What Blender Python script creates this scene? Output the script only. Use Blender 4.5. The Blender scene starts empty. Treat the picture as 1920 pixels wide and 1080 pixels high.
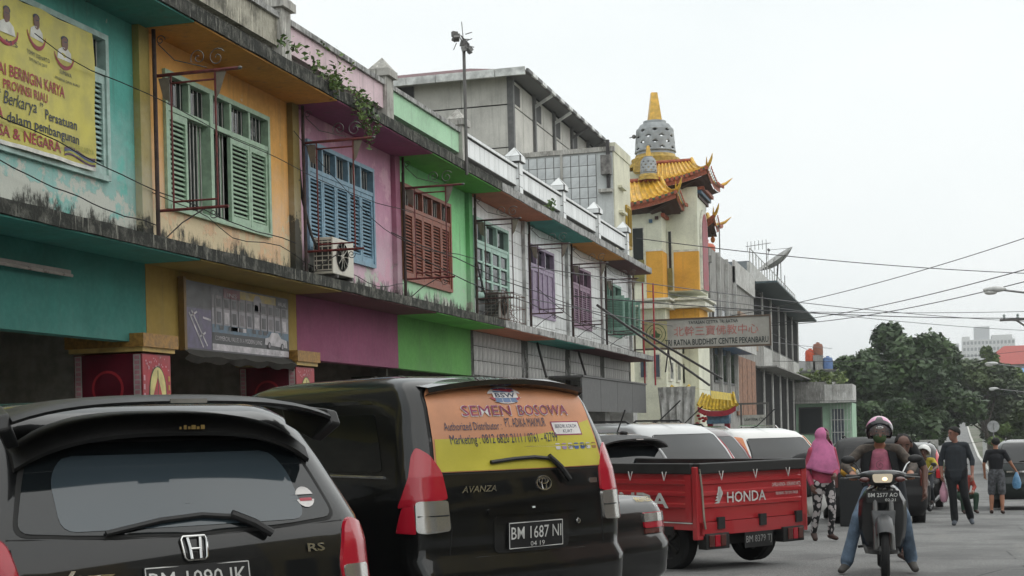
import bpy, bmesh, math, random
from mathutils import Vector, Matrix, noise
random.seed(7)
SC = bpy.context.scene
COL = SC.collection
rad = math.radians
# ------------------------------------------------------------------ camera, sky, sun, exposure
YAW, ROLL = rad(15.83), rad(1.4)
cd = bpy.data.cameras.new('camera'); cam = bpy.data.objects.new('camera', cd); COL.objects.link(cam)
cd.sensor_width = 36.0; cd.lens = 2667 / 1920 * 36; cd.shift_y = 266.4 / 1920; cd.clip_start = .05; cd.clip_end = 6000
Fv = Vector((-math.sin(YAW), math.cos(YAW), 0)); Rv = Vector((math.cos(YAW), math.sin(YAW), 0)); Zv = Vector((0, 0, 1))
cxv = Rv * math.cos(ROLL) - Zv * math.sin(ROLL); cyv = Rv * math.sin(ROLL) + Zv * math.cos(ROLL)
m3 = Matrix((cxv, cyv, -Fv)).transposed()
cam.matrix_world = Matrix.Translation((0, 0, 1.35)) @ m3.to_4x4()
SC.camera = cam
W = bpy.data.worlds.new('World'); SC.world = W; W.use_nodes = True
nt = W.node_tree; nt.nodes.clear()
SUN_EL, SUN_AZ = 50, 78          # azimuth measured clockwise from +Y (the street direction)
def _n(t, **k):
    n = nt.nodes.new(t)
    for a, b in k.items(): setattr(n, a, b)
    return n
sky = _n('ShaderNodeTexSky', sky_type='NISHITA', sun_disc=False, sun_elevation=rad(SUN_EL), sun_rotation=rad(SUN_AZ), air_density=1.0, dust_density=4.0, ozone_density=1.0)
sc_ = _n('ShaderNodeVectorMath', operation='SCALE'); sc_.inputs['Scale'].default_value = .09
nt.links.new(sky.outputs[0], sc_.inputs[0])
tc = _n('ShaderNodeTexCoord'); nz = _n('ShaderNodeTexNoise'); nz.inputs['Scale'].default_value = 1.6; nz.inputs['Detail'].default_value = 4
mp = _n('ShaderNodeMapping'); mp.inputs['Scale'].default_value = (1, 1, 2.2); mp.inputs['Location'].default_value = (.4, .1, .2)
nt.links.new(tc.outputs['Generated'], mp.inputs[0]); nt.links.new(mp.outputs[0], nz.inputs['Vector'])
cr = _n('ShaderNodeValToRGB'); cr.color_ramp.elements[0].position = .3; cr.color_ramp.elements[1].position = .72
cr.color_ramp.elements[0].color = (.79, .855, .87, 1); cr.color_ramp.elements[1].color = (.95, .975, .965, 1)
nt.links.new(nz.outputs[0], cr.inputs[0])
mx = _n('ShaderNodeMix', data_type='RGBA'); mx.inputs[0].default_value = .96
nt.links.new(sc_.outputs[0], mx.inputs[6]); nt.links.new(cr.outputs[0], mx.inputs[7])
bg = _n('ShaderNodeBackground'); bg.inputs[1].default_value = 1.0
nt.links.new(mx.outputs[2], bg.inputs[0])
nt.links.new(bg.outputs[0], _n('ShaderNodeOutputWorld').inputs[0])
sl = bpy.data.lights.new('sun', 'SUN'); sl.energy = 1.5; sl.angle = rad(130); sl.color = (1, .965, .91)
sun = bpy.data.objects.new('sun', sl); COL.objects.link(sun)
_d = Vector((math.sin(rad(SUN_AZ)) * math.cos(rad(SUN_EL)), math.cos(rad(SUN_AZ)) * math.cos(rad(SUN_EL)), math.sin(rad(SUN_EL))))
sun.rotation_euler = _d.to_track_quat('Z', 'Y').to_euler(); sun.location = (6, -6, 30)
vs = SC.view_settings; vs.view_transform = 'Standard'; vs.look = 'None'; vs.exposure = 0.2; vs.gamma = 1; vs.use_curve_mapping = False
SC.cycles.use_denoising = True
SC.cycles.max_bounces = 6; SC.cycles.volume_bounces = 0; SC.cycles.caustics_reflective = False; SC.cycles.caustics_refractive = False

# ------------------------------------------------------------------ materials
def hx(h):
    h = h.lstrip('#'); c = [int(h[i:i + 2], 16) / 255 for i in (0, 2, 4)]
    return tuple((x / 12.92 if x <= .04045 else ((x + .055) / 1.055) ** 2.4) for x in c)
def C(c): return hx(c) if isinstance(c, str) else tuple(c)
MATS = {}
class NT:
    def __init__(s, name):
        s.m = bpy.data.materials.new(name); s.m.use_nodes = True; s.t = s.m.node_tree
        s.b = s.t.nodes['Principled BSDF']
    def n(s, t, ins=None, **k):
        n = s.t.nodes.new(t)
        for a, b in k.items(): setattr(n, a, b)
        for i, v in (ins or {}).items():
            if hasattr(v, 'is_linked') or hasattr(v, 'links'): s.t.links.new(v, n.inputs[i])
            else: n.inputs[i].default_value = v
        return n
    def link(s, a, b): s.t.links.new(a, b)
    def coords(s, scale=(1, 1, 1), world=False):
        c = s.n('ShaderNodeNewGeometry').outputs['Position'] if world else s.n('ShaderNodeTexCoord').outputs['Object']
        return s.n('ShaderNodeMapping', {0: c, 'Scale': scale}).outputs[0]
    def noise(s, scale, detail=5, vec=None, rough=.6):
        k = {'Scale': scale, 'Detail': detail, 'Roughness': rough}
        if vec is not None: k['Vector'] = vec
        return s.n('ShaderNodeTexNoise', k).outputs[0]
    def ramp(s, f, a, b, ca=0., cb=1.):
        r = s.n('ShaderNodeMapRange', {0: f, 1: a, 2: b, 3: ca, 4: cb}); r.interpolation_type = 'SMOOTHSTEP'; return r.outputs[0]
    def math(s, op, a, b): return s.n('ShaderNodeMath', {0: a, 1: b}, operation=op).outputs[0]
    def mix(s, f, a, b, blend='MIX'):
        n = s.n('ShaderNodeMix', data_type='RGBA', blend_type=blend)
        for i, v in ((0, f), (6, a), (7, b)):
            if hasattr(v, 'links'): s.link(v, n.inputs[i])
            else: n.inputs[i].default_value = (tuple(v) + (1,) if i else v)
        return n.outputs[2]
    def bump(s, h, st=.3, dist=.02):
        b = s.n('ShaderNodeBump', {'Height': h, 'Strength': st, 'Distance': dist}); s.link(b.outputs[0], s.b.inputs['Normal'])
    def set(s, color=None, rough=None, metal=None, **k):
        for key, v in (('Base Color', color), ('Roughness', rough), ('Metallic', metal)):
            if v is None: continue
            if hasattr(v, 'links'): s.link(v, s.b.inputs[key])
            else: s.b.inputs[key].default_value = tuple(v) + (1,) if key == 'Base Color' else v
        for key, v in k.items():
            i = s.b.inputs[key.replace('_', ' ')]
            if hasattr(v, 'links'): s.link(v, i)
            else: i.default_value = v
        return s.m
def plain(name, col, rough=.6, metal=0., var=.12, sc=6., bump=.0, rnd=0., **k):
    """one colour with soft procedural variation, optional bump, optional per-object variation"""
    if name in MATS: return MATS[name]
    t = NT(name); col = C(col); c = col
    f = t.noise(sc, 6, t.coords())
    dk = tuple(x * (1 - 2.2 * var) for x in col); lt = tuple(min(1, x * (1 + 1.2 * var)) for x in col)
    c = t.mix(t.ramp(f, .3, .7), dk, lt)
    if rnd:
        r = t.n('ShaderNodeObjectInfo').outputs['Random']
        c = t.mix(t.math('MULTIPLY', r, rnd), c, tuple(x * .35 for x in col))
    if bump: t.bump(t.noise(sc * 6, 6, t.coords()), bump, .01)
    rg = t.ramp(f, .2, .8, max(0, rough - .08), min(1, rough + .08))
    MATS[name] = t.set(c, rg, metal, **k); return MATS[name]
def painted_wall(name, col, under=(.42, .41, .37), peel=.5, mold=.5, zlo=3.5, sec=None, pale_low=.75):
    """weathered painted plaster: flaking patches, rain streaks, mould specks (all with shapes of their own)"""
    if name in MATS: return MATS[name]
    t = NT(name); col = C(col); P = t.coords(world=True)
    lum = .3 * col[0] + .6 * col[1] + .1 * col[2]; col = tuple(x * .96 + lum * .04 for x in col)
    big = t.noise(.9, 5, P); mid = t.noise(2.6, 8, P, .68); fine = t.noise(14, 6, P)
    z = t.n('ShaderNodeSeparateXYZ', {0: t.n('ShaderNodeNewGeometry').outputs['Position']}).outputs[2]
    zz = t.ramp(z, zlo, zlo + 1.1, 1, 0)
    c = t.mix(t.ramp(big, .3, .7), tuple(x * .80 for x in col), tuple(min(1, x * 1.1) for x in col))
    bl = t.math('MULTIPLY', t.ramp(t.math('ADD', z, t.math('MULTIPLY', t.math('SUBTRACT', mid, .5), 1.6)), zlo + .35, zlo + 1.75, 1, 0), pale_low)  # paint turns paler towards the foot of the wall, edge broken by noise
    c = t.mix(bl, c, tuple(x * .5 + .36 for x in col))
    if sec: c = t.mix(t.ramp(t.noise(1.7, 7, P), .55, .62), c, C(sec))
    c = t.mix(t.math('MULTIPLY', t.ramp(fine, .35, .75), .22), c, tuple(min(1, x * 1.35 + .03) for x in col))
    streak = t.noise(1, 6, t.coords((7, 7, .45), True), .65)
    c = t.mix(t.math('MULTIPLY', t.ramp(streak, .52, .78), .6 * mold + .12), c, (.09, .09, .075))
    pm = t.math('ADD', mid, t.math('MULTIPLY', zz, .28))
    pk = t.ramp(pm, .78 - .22 * peel, .83 - .22 * peel)
    c = t.mix(pk, c, under)
    mm = t.math('ADD', t.noise(1, 9, t.coords((4.5, 4.5, 2.0), True), .78), t.math('MULTIPLY', t.ramp(z, zlo, zlo + .7, 1, 0), .36))
    c = t.mix(t.ramp(mm, .78 - .13 * mold, .93 - .13 * mold), c, (.035, .036, .03))
    t.bump(t.math('ADD', t.math('MULTIPLY', pk, -.8), fine), .35, .012)
    MATS[name] = t.set(c, .82); return MATS[name]
def concrete(name, a=(.25, .245, .225), b=(.06, .06, .052), sc=3.2, bias=.5, streaks=True):
    if name in MATS: return MATS[name]
    t = NT(name); P = t.coords(world=True)
    n1 = t.noise(sc, 9, P, .7); n2 = t.noise(sc * 6, 6, P)
    c = t.mix(t.ramp(n1, bias - .16, bias + .14), b, a)
    if streaks:
        st = t.noise(1, 5, t.coords((9, 9, .8), True), .7)
        c = t.mix(t.math('MULTIPLY', t.ramp(st, .5, .68), .7), c, tuple(x * .55 for x in b))
        c = t.mix(t.math('MULTIPLY', t.ramp(t.noise(1, 5, t.coords((26, 26, 2.2), True), .7), .56, .66), .75), c, tuple(min(1, x * 2.1) for x in a))
    t.bump(n2, .45, .015)
    MATS[name] = t.set(c, .9); return MATS[name]
def glassy(name, col=(.01, .012, .013), rough=.04, ior=1.7, **k):
    if name in MATS: return MATS[name]
    t = NT(name); t.set(col, rough, 0., IOR=ior, **k)
    t.bump(t.noise(1.3, 2, t.coords()), .02, .05)
    MATS[name] = t.m; return t.m
def carpaint(name, col, metal=.0, rough=.28, flake=.0):
    if name in MATS: return MATS[name]
    t = NT(name); col = C(col)
    d = t.noise(2.2, 7, t.coords(), .7)
    c = t.mix(t.math('MULTIPLY', t.ramp(d, .45, .8), .012 if max(col) < .1 else .05), col, (.22, .20, .17))
    t.set(c, t.ramp(d, .3, .8, rough, rough + .1), metal, Coat_Weight=1., Coat_Roughness=.04, Coat_IOR=1.5)
    t.b.inputs['Specular IOR Level'].default_value = .12 if max(col) < .1 else .4
    MATS[name] = t.m; return t.m

# ------------------------------------------------------------------ mesh builder and object helpers
class MB:
    def __init__(s): s.v = []; s.f = []; s.m = []
    def add(s, vs, fs, mi=0):
        o = len(s.v); s.v += [tuple(v) for v in vs]; s.f += [tuple(i + o for i in f) for f in fs]; s.m += [mi] * len(fs); return s
    def box(s, x0, x1, y0, y1, z0, z1, mi=0):
        if x0 > x1: x0, x1 = x1, x0
        if y0 > y1: y0, y1 = y1, y0
        if z0 > z1: z0, z1 = z1, z0
        v = [(x0, y0, z0), (x1, y0, z0), (x1, y1, z0), (x0, y1, z0), (x0, y0, z1), (x1, y0, z1), (x1, y1, z1), (x0, y1, z1)]
        return s.add(v, [(3, 2, 1, 0), (4, 5, 6, 7), (0, 1, 5, 4), (1, 2, 6, 5), (2, 3, 7, 6), (3, 0, 4, 7)], mi)
    def beam(s, a, b, w, h, mi=0, up=(0, 0, 1)):
        a, b = Vector(a), Vector(b); d = (b - a).normalized(); u = Vector(up)
        if abs(d.dot(u)) > .95: u = Vector((1, 0, 0))
        r = d.cross(u).normalized(); u = r.cross(d)
        v = []
        for p in (a, b):
            for i, j in ((-1, -1), (1, -1), (1, 1), (-1, 1)): v.append(p + r * i * w / 2 + u * j * h / 2)
        return s.add(v, [(0, 1, 2, 3), (7, 6, 5, 4), (4, 5, 1, 0), (5, 6, 2, 1), (6, 7, 3, 2), (7, 4, 0, 3)], mi)
    def tube(s, pts, r, n=6, mi=0, caps=True, sx=1., up=None):
        pts = [Vector(p) for p in pts]; rs = r if isinstance(r, (list, tuple)) else [r] * len(pts)
        o = []; prev = None
        for i, p in enumerate(pts):
            d = (pts[min(i + 1, len(pts) - 1)] - pts[max(i - 1, 0)])
            d = d.normalized() if d.length > 1e-9 else Vector((0, 0, 1))
            if prev is None:
                u = Vector(up) if up else (Vector((0, 0, 1)) if abs(d.z) < .9 else Vector((1, 0, 0)))
            else: u = prev
            a = d.cross(u).normalized(); u = a.cross(d).normalized(); prev = u
            for k in range(n):
                t = 2 * math.pi * k / n; o.append(p + (a * math.cos(t) * sx + u * math.sin(t)) * rs[i])
        f = []
        for i in range(len(pts) - 1):
            for k in range(n): f.append((i * n + k, i * n + (k + 1) % n, (i + 1) * n + (k + 1) % n, (i + 1) * n + k))
        if caps: f += [tuple(range(n - 1, -1, -1)), tuple((len(pts) - 1) * n + k for k in range(n))]
        return s.add(o, f, mi)
    def lathe(s, prof, n=16, c=(0, 0, 0), axis='z', mi=0, a0=0, a1=2 * math.pi):
        full = abs(a1 - a0 - 2 * math.pi) < 1e-6; m = n if full else n + 1
        v = []
        for r, h in prof:
            for k in range(m):
                t = a0 + (a1 - a0) * k / n; x, y = r * math.cos(t), r * math.sin(t)
                p = {'z': (x, y, h), 'x': (h, x, y), 'y': (y, h, x)}[axis]
                v.append((p[0] + c[0], p[1] + c[1], p[2] + c[2]))
        f = []
        for i in range(len(prof) - 1):
            for k in range(m if full else n):
                f.append((i * m + k, i * m + (k + 1) % m, (i + 1) * m + (k + 1) % m, (i + 1) * m + k))
        return s.add(v, f, mi)
    def ell(s, c, r, n=10, m=7, mi=0, mat=None):
        v = []; c = Vector(c)
        for i in range(m + 1):
            th = math.pi * i / m
            for k in range(n):
                ph = 2 * math.pi * k / n
                p = Vector((r[0] * math.sin(th) * math.cos(ph), r[1] * math.sin(th) * math.sin(ph), -r[2] * math.cos(th)))
                v.append(c + (mat @ p if mat else p))
        f = [(i * n + k, i * n + (k + 1) % n, (i + 1) * n + (k + 1) % n, (i + 1) * n + k) for i in range(m) for k in range(n)]
        return s.add(v, f, mi)
    def poly(s, pts, mi=0): return s.add(pts, [tuple(range(len(pts)))], mi)
    def prism(s, pts, off, mi=0):
        n = len(pts); off = Vector(off); a = [Vector(p) for p in pts]; b = [p + off for p in a]
        return s.add(a + b, [tuple(range(n - 1, -1, -1)), tuple(range(n, 2 * n))] + [(i, (i + 1) % n, n + (i + 1) % n, n + i) for i in range(n)], mi)
    def xf(s, M):
        s.v = [tuple(M @ Vector(v)) for v in s.v]; return s
    def merge(s, o, M=None, mi=None):
        b = len(s.v); s.v += [tuple(M @ Vector(v)) for v in o.v] if M else o.v
        s.f += [tuple(i + b for i in f) for f in o.f]; s.m += o.m if mi is None else [mi] * len(o.f); return s
    def mesh(s, name, mats, smooth=False, org=(0, 0, 0), angle=40):
        me = bpy.data.meshes.new(name)
        ox, oy, oz = org
        me.from_pydata([(x - ox, y - oy, z - oz) for x, y, z in s.v], [], s.f)
        for m in (mats if isinstance(mats, (list, tuple)) else [mats]): me.materials.append(m)
        if any(s.m): me.polygons.foreach_set('material_index', s.m)
        bm = bmesh.new(); bm.from_mesh(me); bmesh.ops.remove_doubles(bm, verts=bm.verts, dist=1e-5)
        bmesh.ops.recalc_face_normals(bm, faces=bm.faces)
        if smooth:
            for f in bm.faces: f.smooth = True
            ca = rad(angle)
            for e in bm.edges:
                if len(e.link_faces) == 2 and e.calc_face_angle(0) > ca: e.smooth = False
        bm.to_mesh(me); bm.free()
        return me
    def build(s, name, mats, parent=None, smooth=False, bevel=0, angle=40, **kw):
        """link as one mesh object; with a parent the coordinates given are in the world frame of an unrotated parent"""
        org = ORG.get(parent.name, (0, 0, 0)) if parent else (0, 0, 0)
        o = bpy.data.objects.new(name, s.mesh(name, mats, smooth, org, angle)); COL.objects.link(o)
        if parent: o.parent = parent; ORG[o.name] = org
        if bevel:
            b = o.modifiers.new('bevel', 'BEVEL'); b.width = bevel; b.segments = 2; b.limit_method = 'ANGLE'
        for k, v in kw.items(): o[k] = v
        return o
ORG = {}
def thing(name, label, cat, loc=(0, 0, 0), rz=0, group=None, local=False):
    o = bpy.data.objects.new(name, None); COL.objects.link(o); o.location = loc; o.rotation_euler = (0, 0, rz); o.empty_display_size = .2
    o['label'] = label; o['category'] = cat
    if group: o['group'] = group
    ORG[o.name] = (0, 0, 0) if local else tuple(loc)
    return o
def tag(o, label, cat, group=None, kind=None):
    if label: o['label'] = label
    if cat: o['category'] = cat
    if group: o['group'] = group
    if kind: o['kind'] = kind
    return o
def struct(o): o['kind'] = 'structure'; return o
def piece(name, me, parent, loc, rot=(0, 0, 0), scale=(1, 1, 1)):
    o = bpy.data.objects.new(name, me); COL.objects.link(o); og = ORG.get(parent.name, (0, 0, 0))
    o.parent = parent; o.location = (loc[0] - og[0], loc[1] - og[1], loc[2] - og[2]); o.rotation_euler = rot; o.scale = scale
    return o
def copy_tree(o, parent=None):
    c = o.copy(); COL.objects.link(c); c.parent = parent
    for ch in list(o.children): copy_tree(ch, c)
    return c
_tc = {}
def text2d(body, size=1., bold=0., shear=0., space=1., align='LEFT', width=None, res=2):
    """flat lettering as (verts2d, faces)"""
    key = (body, bold, shear, space, res)
    if key not in _tc:
        cu = bpy.data.curves.new('lettering', 'FONT'); cu.body = body; cu.size = 1; cu.offset = bold; cu.shear = shear; cu.space_character = space; cu.resolution_u = res
        ob = bpy.data.objects.new('lettering', cu); COL.objects.link(ob)
        dg = bpy.context.evaluated_depsgraph_get(); me = bpy.data.meshes.new_from_object(ob.evaluated_get(dg))
        _tc[key] = ([(v.co.x, v.co.y) for v in me.vertices], [tuple(p.vertices) for p in me.polygons])
        bpy.data.objects.remove(ob); bpy.data.meshes.remove(me); bpy.data.curves.remove(cu)
    v, f = _tc[key]
    x0 = min(p[0] for p in v); x1 = max(p[0] for p in v)
    sx = size if width is None else width / (x1 - x0)
    ox = {'LEFT': 0, 'CENTER': -.5, 'RIGHT': -1}[align] * (x1 - x0) * sx
    return [((p[0] - x0) * sx + ox, p[1] * size) for p in v], f
def facade_text(mb, body, y, z, x, size, mi=0, **k):
    """lettering on a plane facing +X (reads along +Y)"""
    v, f = text2d(body, size, **k); mb.add([(x, y + a, z + b) for a, b in v], f, mi)
def disc(mb, x, y, z, ry, rz, mi=0, n=20, a0=0, a1=2 * math.pi):
    mb.poly([(x, y + ry * math.cos(a0 + (a1 - a0) * i / n), z + rz * math.sin(a0 + (a1 - a0) * i / n)) for i in range(n)], mi)
def gz(y):
    """height of the street along its length: falls gently away, dips, and climbs the far hill"""
    K = [(-400, .2), (9.5, 0), (13.5, -.1), (20.5, -.32), (26, -.49), (33.5, -.79), (60, -1.7), (110, -3.2), (200, -5.6), (280, -5.9), (420, -3.6), (650, .2), (720, .4), (900, -6), (3000, -20)]
    for (a, b), (c, d) in zip(K, K[1:]):
        if y <= c: return b + (d - b) * (y - a) / (c - a)
    return -20
def road_x(y):
    K = [(-400, 1), (60, 1), (110, 2.6), (213, 5.3), (420, 10.5), (650, 17.0), (900, 26)]
    for (a, b), (c, d) in zip(K, K[1:]):
        if y <= c: return b + (d - b) * (y - a) / (c - a)
    return 26
# ------------------------------------------------------------------ ground, road, pavement
YS = [-300, -60, -20, 0, 5, 9.5, 13.5, 17, 20.5, 26, 33.5, 45, 60, 80, 110, 150, 200, 240, 280, 350, 420, 520, 600, 650, 680, 720, 900, 1500, 2600]
def strip(xa, xb, off, ys=YS, seg=1):
    mb = MB(); v = []; n = seg + 1
    for y in ys:
        a, b = xa(y), xb(y)
        for k in range(n): v.append((a + (b - a) * k / seg, y, gz(y) + off))
    mb.add(v, [(i * n + k, i * n + k + 1, (i + 1) * n + k + 1, (i + 1) * n + k) for i in range(len(ys) - 1) for k in range(seg)]); return mb
def mat_asphalt():
    t = NT('asphalt'); P = t.coords(world=True)
    f = t.noise(75, 3, P, .8); m_ = t.noise(.55, 6, P, .6); g = t.noise(22, 4, P)
    c = t.mix(t.ramp(f, .36, .66), (.075, .076, .077), (.30, .30, .29))
    c = t.mix(t.math('MULTIPLY', t.ramp(m_, .4, .66), .65), c, (.062, .062, .063))
    c = t.mix(t.math('MULTIPLY', t.ramp(t.noise(1, 6, t.coords((2.6, .25, 1), True)), .55, .75), .55), c, (.21, .205, .19))
    v = t.n('ShaderNodeTexVoronoi', {'Vector': P, 'Scale': .45}, feature='DISTANCE_TO_EDGE').outputs[0]
    c = t.mix(t.math('MULTIPLY', t.ramp(v, .0, .008, 1, 0), t.ramp(m_, .48, .6)), c, (.02, .02, .02))
    sp = t.n('ShaderNodeTexVoronoi', {'Vector': P, 'Scale': 1.1}).outputs[0]
    c = t.mix(t.ramp(sp, .03, .045, .8, 0), c, (.35, .35, .33))
    t.bump(t.math('ADD', f, g), .5, .01)
    return t.set(c, .88)
def mat_ground():
    t = NT('earth_ground'); P = t.coords(world=True); n = t.noise(.08, 7, P)
    return t.set(t.mix(t.ramp(n, .4, .6), (.07, .085, .04), (.14, .13, .10)), .95)
ASPH = mat_asphalt(); CONC = concrete('weathered_concrete'); CONC_L = concrete('pale_concrete', (.42, .41, .38), (.2, .19, .17), bias=.42)
struct(strip(lambda y: -1400, lambda y: 1400, -.03).build('ground', mat_ground()))
hw = lambda y: 7.3 if y < 90 else (7.3 - 3.2 * min(1, (y - 90) / 60))
struct(strip(lambda y: road_x(y) - hw(y), lambda y: road_x(y) + hw(y), 0, [y for y in YS if -60 <= y <= 720]).build('road', ASPH))
ysn = [-60, -20, 0, 5, 9.5, 13.5, 17, 20.5, 26, 33.5, 45, 60, 80, 110]
mb = MB()
for a, b in zip(ysn, ysn[1:]):
    mb.add([(x, y, z) for y in (a, b) for x, z in ((-12.6, gz(y) + .13), (-6.32, gz(y) + .13), (-6.3, gz(y) + .11), (-6.3, gz(y) - .05))], [(0, 1, 5, 4), (1, 2, 6, 5), (2, 3, 7, 6)])
struct(mb.build('pavement', CONC_L))
for sx, nm in ((1, 'kerb_right'), (-1, 'kerb_left')):
    mb = MB(); ks = [110, 150, 200, 240, 280, 350, 420, 520, 600, 650]
    for a, b in zip(ks, ks[1:]):
        xs = [road_x(y) + sx * hw(y) for y in (a, b)]
        mb.add([(xs[i] + sx * o, y, gz(y) + h) for i, y in enumerate((a, b)) for o, h in ((0, -.02), (.0, .22), (.45, .22), (.45, -.02))], [(0, 1, 5, 4), (1, 2, 6, 5), (2, 3, 7, 6)])
    struct(mb.build(nm, plain('kerb_white', (.62, .61, .57), .8, var=.2)))

# ------------------------------------------------------------------ the row of shophouses along the left
XF, XE = -8.3, -7.58            # facade plane, outer edge of the ledges
B0, BW = 14.3, 4.06             # first party wall and bay width
DARKIN = plain('dim_interior', (.24, .23, .20), .9)
IRON_R = plain('red_oxide_iron', '#6b2f2e', .6, sc=14, var=.2); IRON_G = plain('grey_iron', (.13, .125, .12), .55, .3, sc=14)
RUST = plain('rusty_iron', (.13, .065, .04), .8, sc=18, var=.3)
GLASS_D = glassy('dark_window_glass', (.02, .024, .026), .06, 1.5)
def louvre_window(house, y0, y1, z0, z1, col, leaves, zt=None, slat=True, bars=True, inset=.05, open_=(), npan=None, kind='louvre', panels=None, dark=None):
    """frame with transom lights above and shutter leaves below; leaves: list of (ya, yb, type)"""
    m = plain('window_paint_' + col.strip('#'), col, .55, sc=9, var=.1); ms = plain('slat_paint_' + col.strip('#'), col, .6, sc=12, var=.15, rnd=.25)
    zt = zt or z1 - .36
    X0, X1 = XF - .10, XF + .02
    fr = MB(); fw = .055
    fr.box(X0, X1 + .02, y0 - .04, y0 + .02, z0 - .04, z1 + .04); fr.box(X0, X1 + .02, y1 - .02, y1 + .04, z0 - .04, z1 + .04)
    fr.box(X0, X1 + .02, y0 + .02, y1 - .02, z1 - .02, z1 + .04); fr.box(X0, X1 + .03, y0 + .02, y1 - .02, z0 - .05, z0 + .01)
    fr.box(X0, X1 + .012, y0 + .02, y1 - .02, zt - .03, zt + .03)
    w = fr.build('window', m, house)
    n = npan or len(leaves)
    for i in range(n):
        a = y0 + .02 + (y1 - y0 - .04) * i / n; b = y0 + .02 + (y1 - y0 - .04) * (i + 1) / n
        if i: MB().box(X0 + .01, X1 + .006, a - .025, a + .025, zt + .03, z1 - .02).build('mullion', m, w)
        MB().box(X0 + .03, X0 + .04, a + .025, b - .025, zt + .03, z1 - .02).build('pane', dark or GLASS_D, w)
        if bars:
            for k in range(1, 5):
                yy = a + (b - a) * k / 5; MB().tube([(X0 + .06, yy, zt + .03), (X0 + .06, yy, z1 - .02)], .006, 5).build('bar', plain('pale_bar', (.45, .45, .42), .5), w)
    for (a, b, ty) in leaves:
        zl, zh = z0 + .012, zt - .032
        sw = .05
        if ty == 'open':
            MB().box(X0 - .02, X0 - .01, a, b, zl, zh).build('pane', dark or GLASS_D, w)
            for k in range(1, 6):
                yy = a + (b - a) * k / 6; MB().tube([(X0 + .05, yy, zl), (X0 + .05, yy, zh)], .008, 5).build('bar', plain('pale_bar', (.45, .45, .42), .5), w)
            MB().box(X0 - .45, X0, b - .06, b - .02, zl, zh).build('shutter', m, w)
            continue
        lf = MB(); a += .006; b -= .006
        xo = .0
        lf.box(X1 - .05 + xo, X1 + xo, a, a + sw, zl, zh); lf.box(X1 - .05 + xo, X1 + xo, b - sw, b, zl, zh)
        lf.box(X1 - .05 + xo, X1 + xo, a + sw, b - sw, zh - .09, zh); lf.box(X1 - .05 + xo, X1 + xo, a + sw, b - sw, zl, zl + .09)
        if ty == 'pane':
            for k in (1, 2): zz = zl + (zh - zl) * k / 3; lf.box(X1 - .04, X1 - .005, a + sw, b - sw, zz - .02, zz + .02)
            lf.build('casement', m, w)
            for k in range(3):
                MB().box(X1 - .034, X1 - .026, a + sw, b - sw, zl + .09 + (zh - zl - .18) * k / 3 + .02, zl + .09 + (zh - zl - .18) * (k + 1) / 3 - .02).build('pane', GLASS_D, w)
            continue
        if ty == 'board':
            lf.build('shutter', m, w); MB().box(X1 - .04, X1 - .025, a + sw, b - sw, zl + .09, zh - .09).build('panel', ms, w); continue
        lf.build('shutter', m, w)
        hgt = zh - zl - .18; ns = max(6, int(hgt / .054)); key = ('slat', round(b - a - 2 * sw, 3), col)
        if key not in _tc: _tc[key] = MB().box(-.021, .021, 0, b - a - 2 * sw, -.005, .005).mesh('slat', ms)
        for k in range(ns): piece('slat', _tc[key], w, (X1 - .026, a + sw, zl + .09 + hgt * (k + .5) / ns), (0, rad(52 + random.uniform(-3, 3)), 0))
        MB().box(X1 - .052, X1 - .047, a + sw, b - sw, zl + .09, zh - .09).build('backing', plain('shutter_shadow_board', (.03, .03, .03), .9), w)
    return w
def wall_with_hole(mb, y0, y1, z0, z1, h, x0=XF - .22, x1=XF, mi=0):
    a, b, c, d = h
    mb.box(x0, x1, y0, a, z0, z1, mi); mb.box(x0, x1, b, y1, z0, z1, mi); mb.box(x0, x1, a, b, z0, c, mi); mb.box(x0, x1, a, b, d, z1, mi)
ZL0, ZL1, ZR0, ZR1 = 3.33, 3.48, 5.98, 6.15
FASC = concrete('mouldy_fascia', (.16, .158, .135), (.016, .018, .014), 6.5, .6)
FASC2 = concrete('grey_fascia', (.40, .40, .39), (.10, .10, .095), 4, .47)
def jag(mb, y0, y1, zb, zt, x0, x1, mi=0, n=24, amp=.012):
    """a ledge strip with a slightly chipped lower edge"""
    v = []
    for i in range(n + 1):
        y = y0 + (y1 - y0) * i / n; e = amp * noise.noise(Vector((x1, y * 2.7, zb)))
        e2 = amp * .6 * noise.noise(Vector((x1 + 5, y * 2.1, zb)))
        if i in (0, n): e = e2 = 0
        v += [(x0, y, zb), (x1 + e2, y, zb + e), (x1 + e2, y, zt + e2), (x0, y, zt)]
    f = [(i * 4 + k, i * 4 + (k + 1) % 4, i * 4 + 4 + (k + 1) % 4, i * 4 + 4 + k) for i in range(n) for k in range(4)] + [(3, 2, 1, 0), tuple(n * 4 + k for k in range(4))]
    mb.add(v, f, mi)
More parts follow.
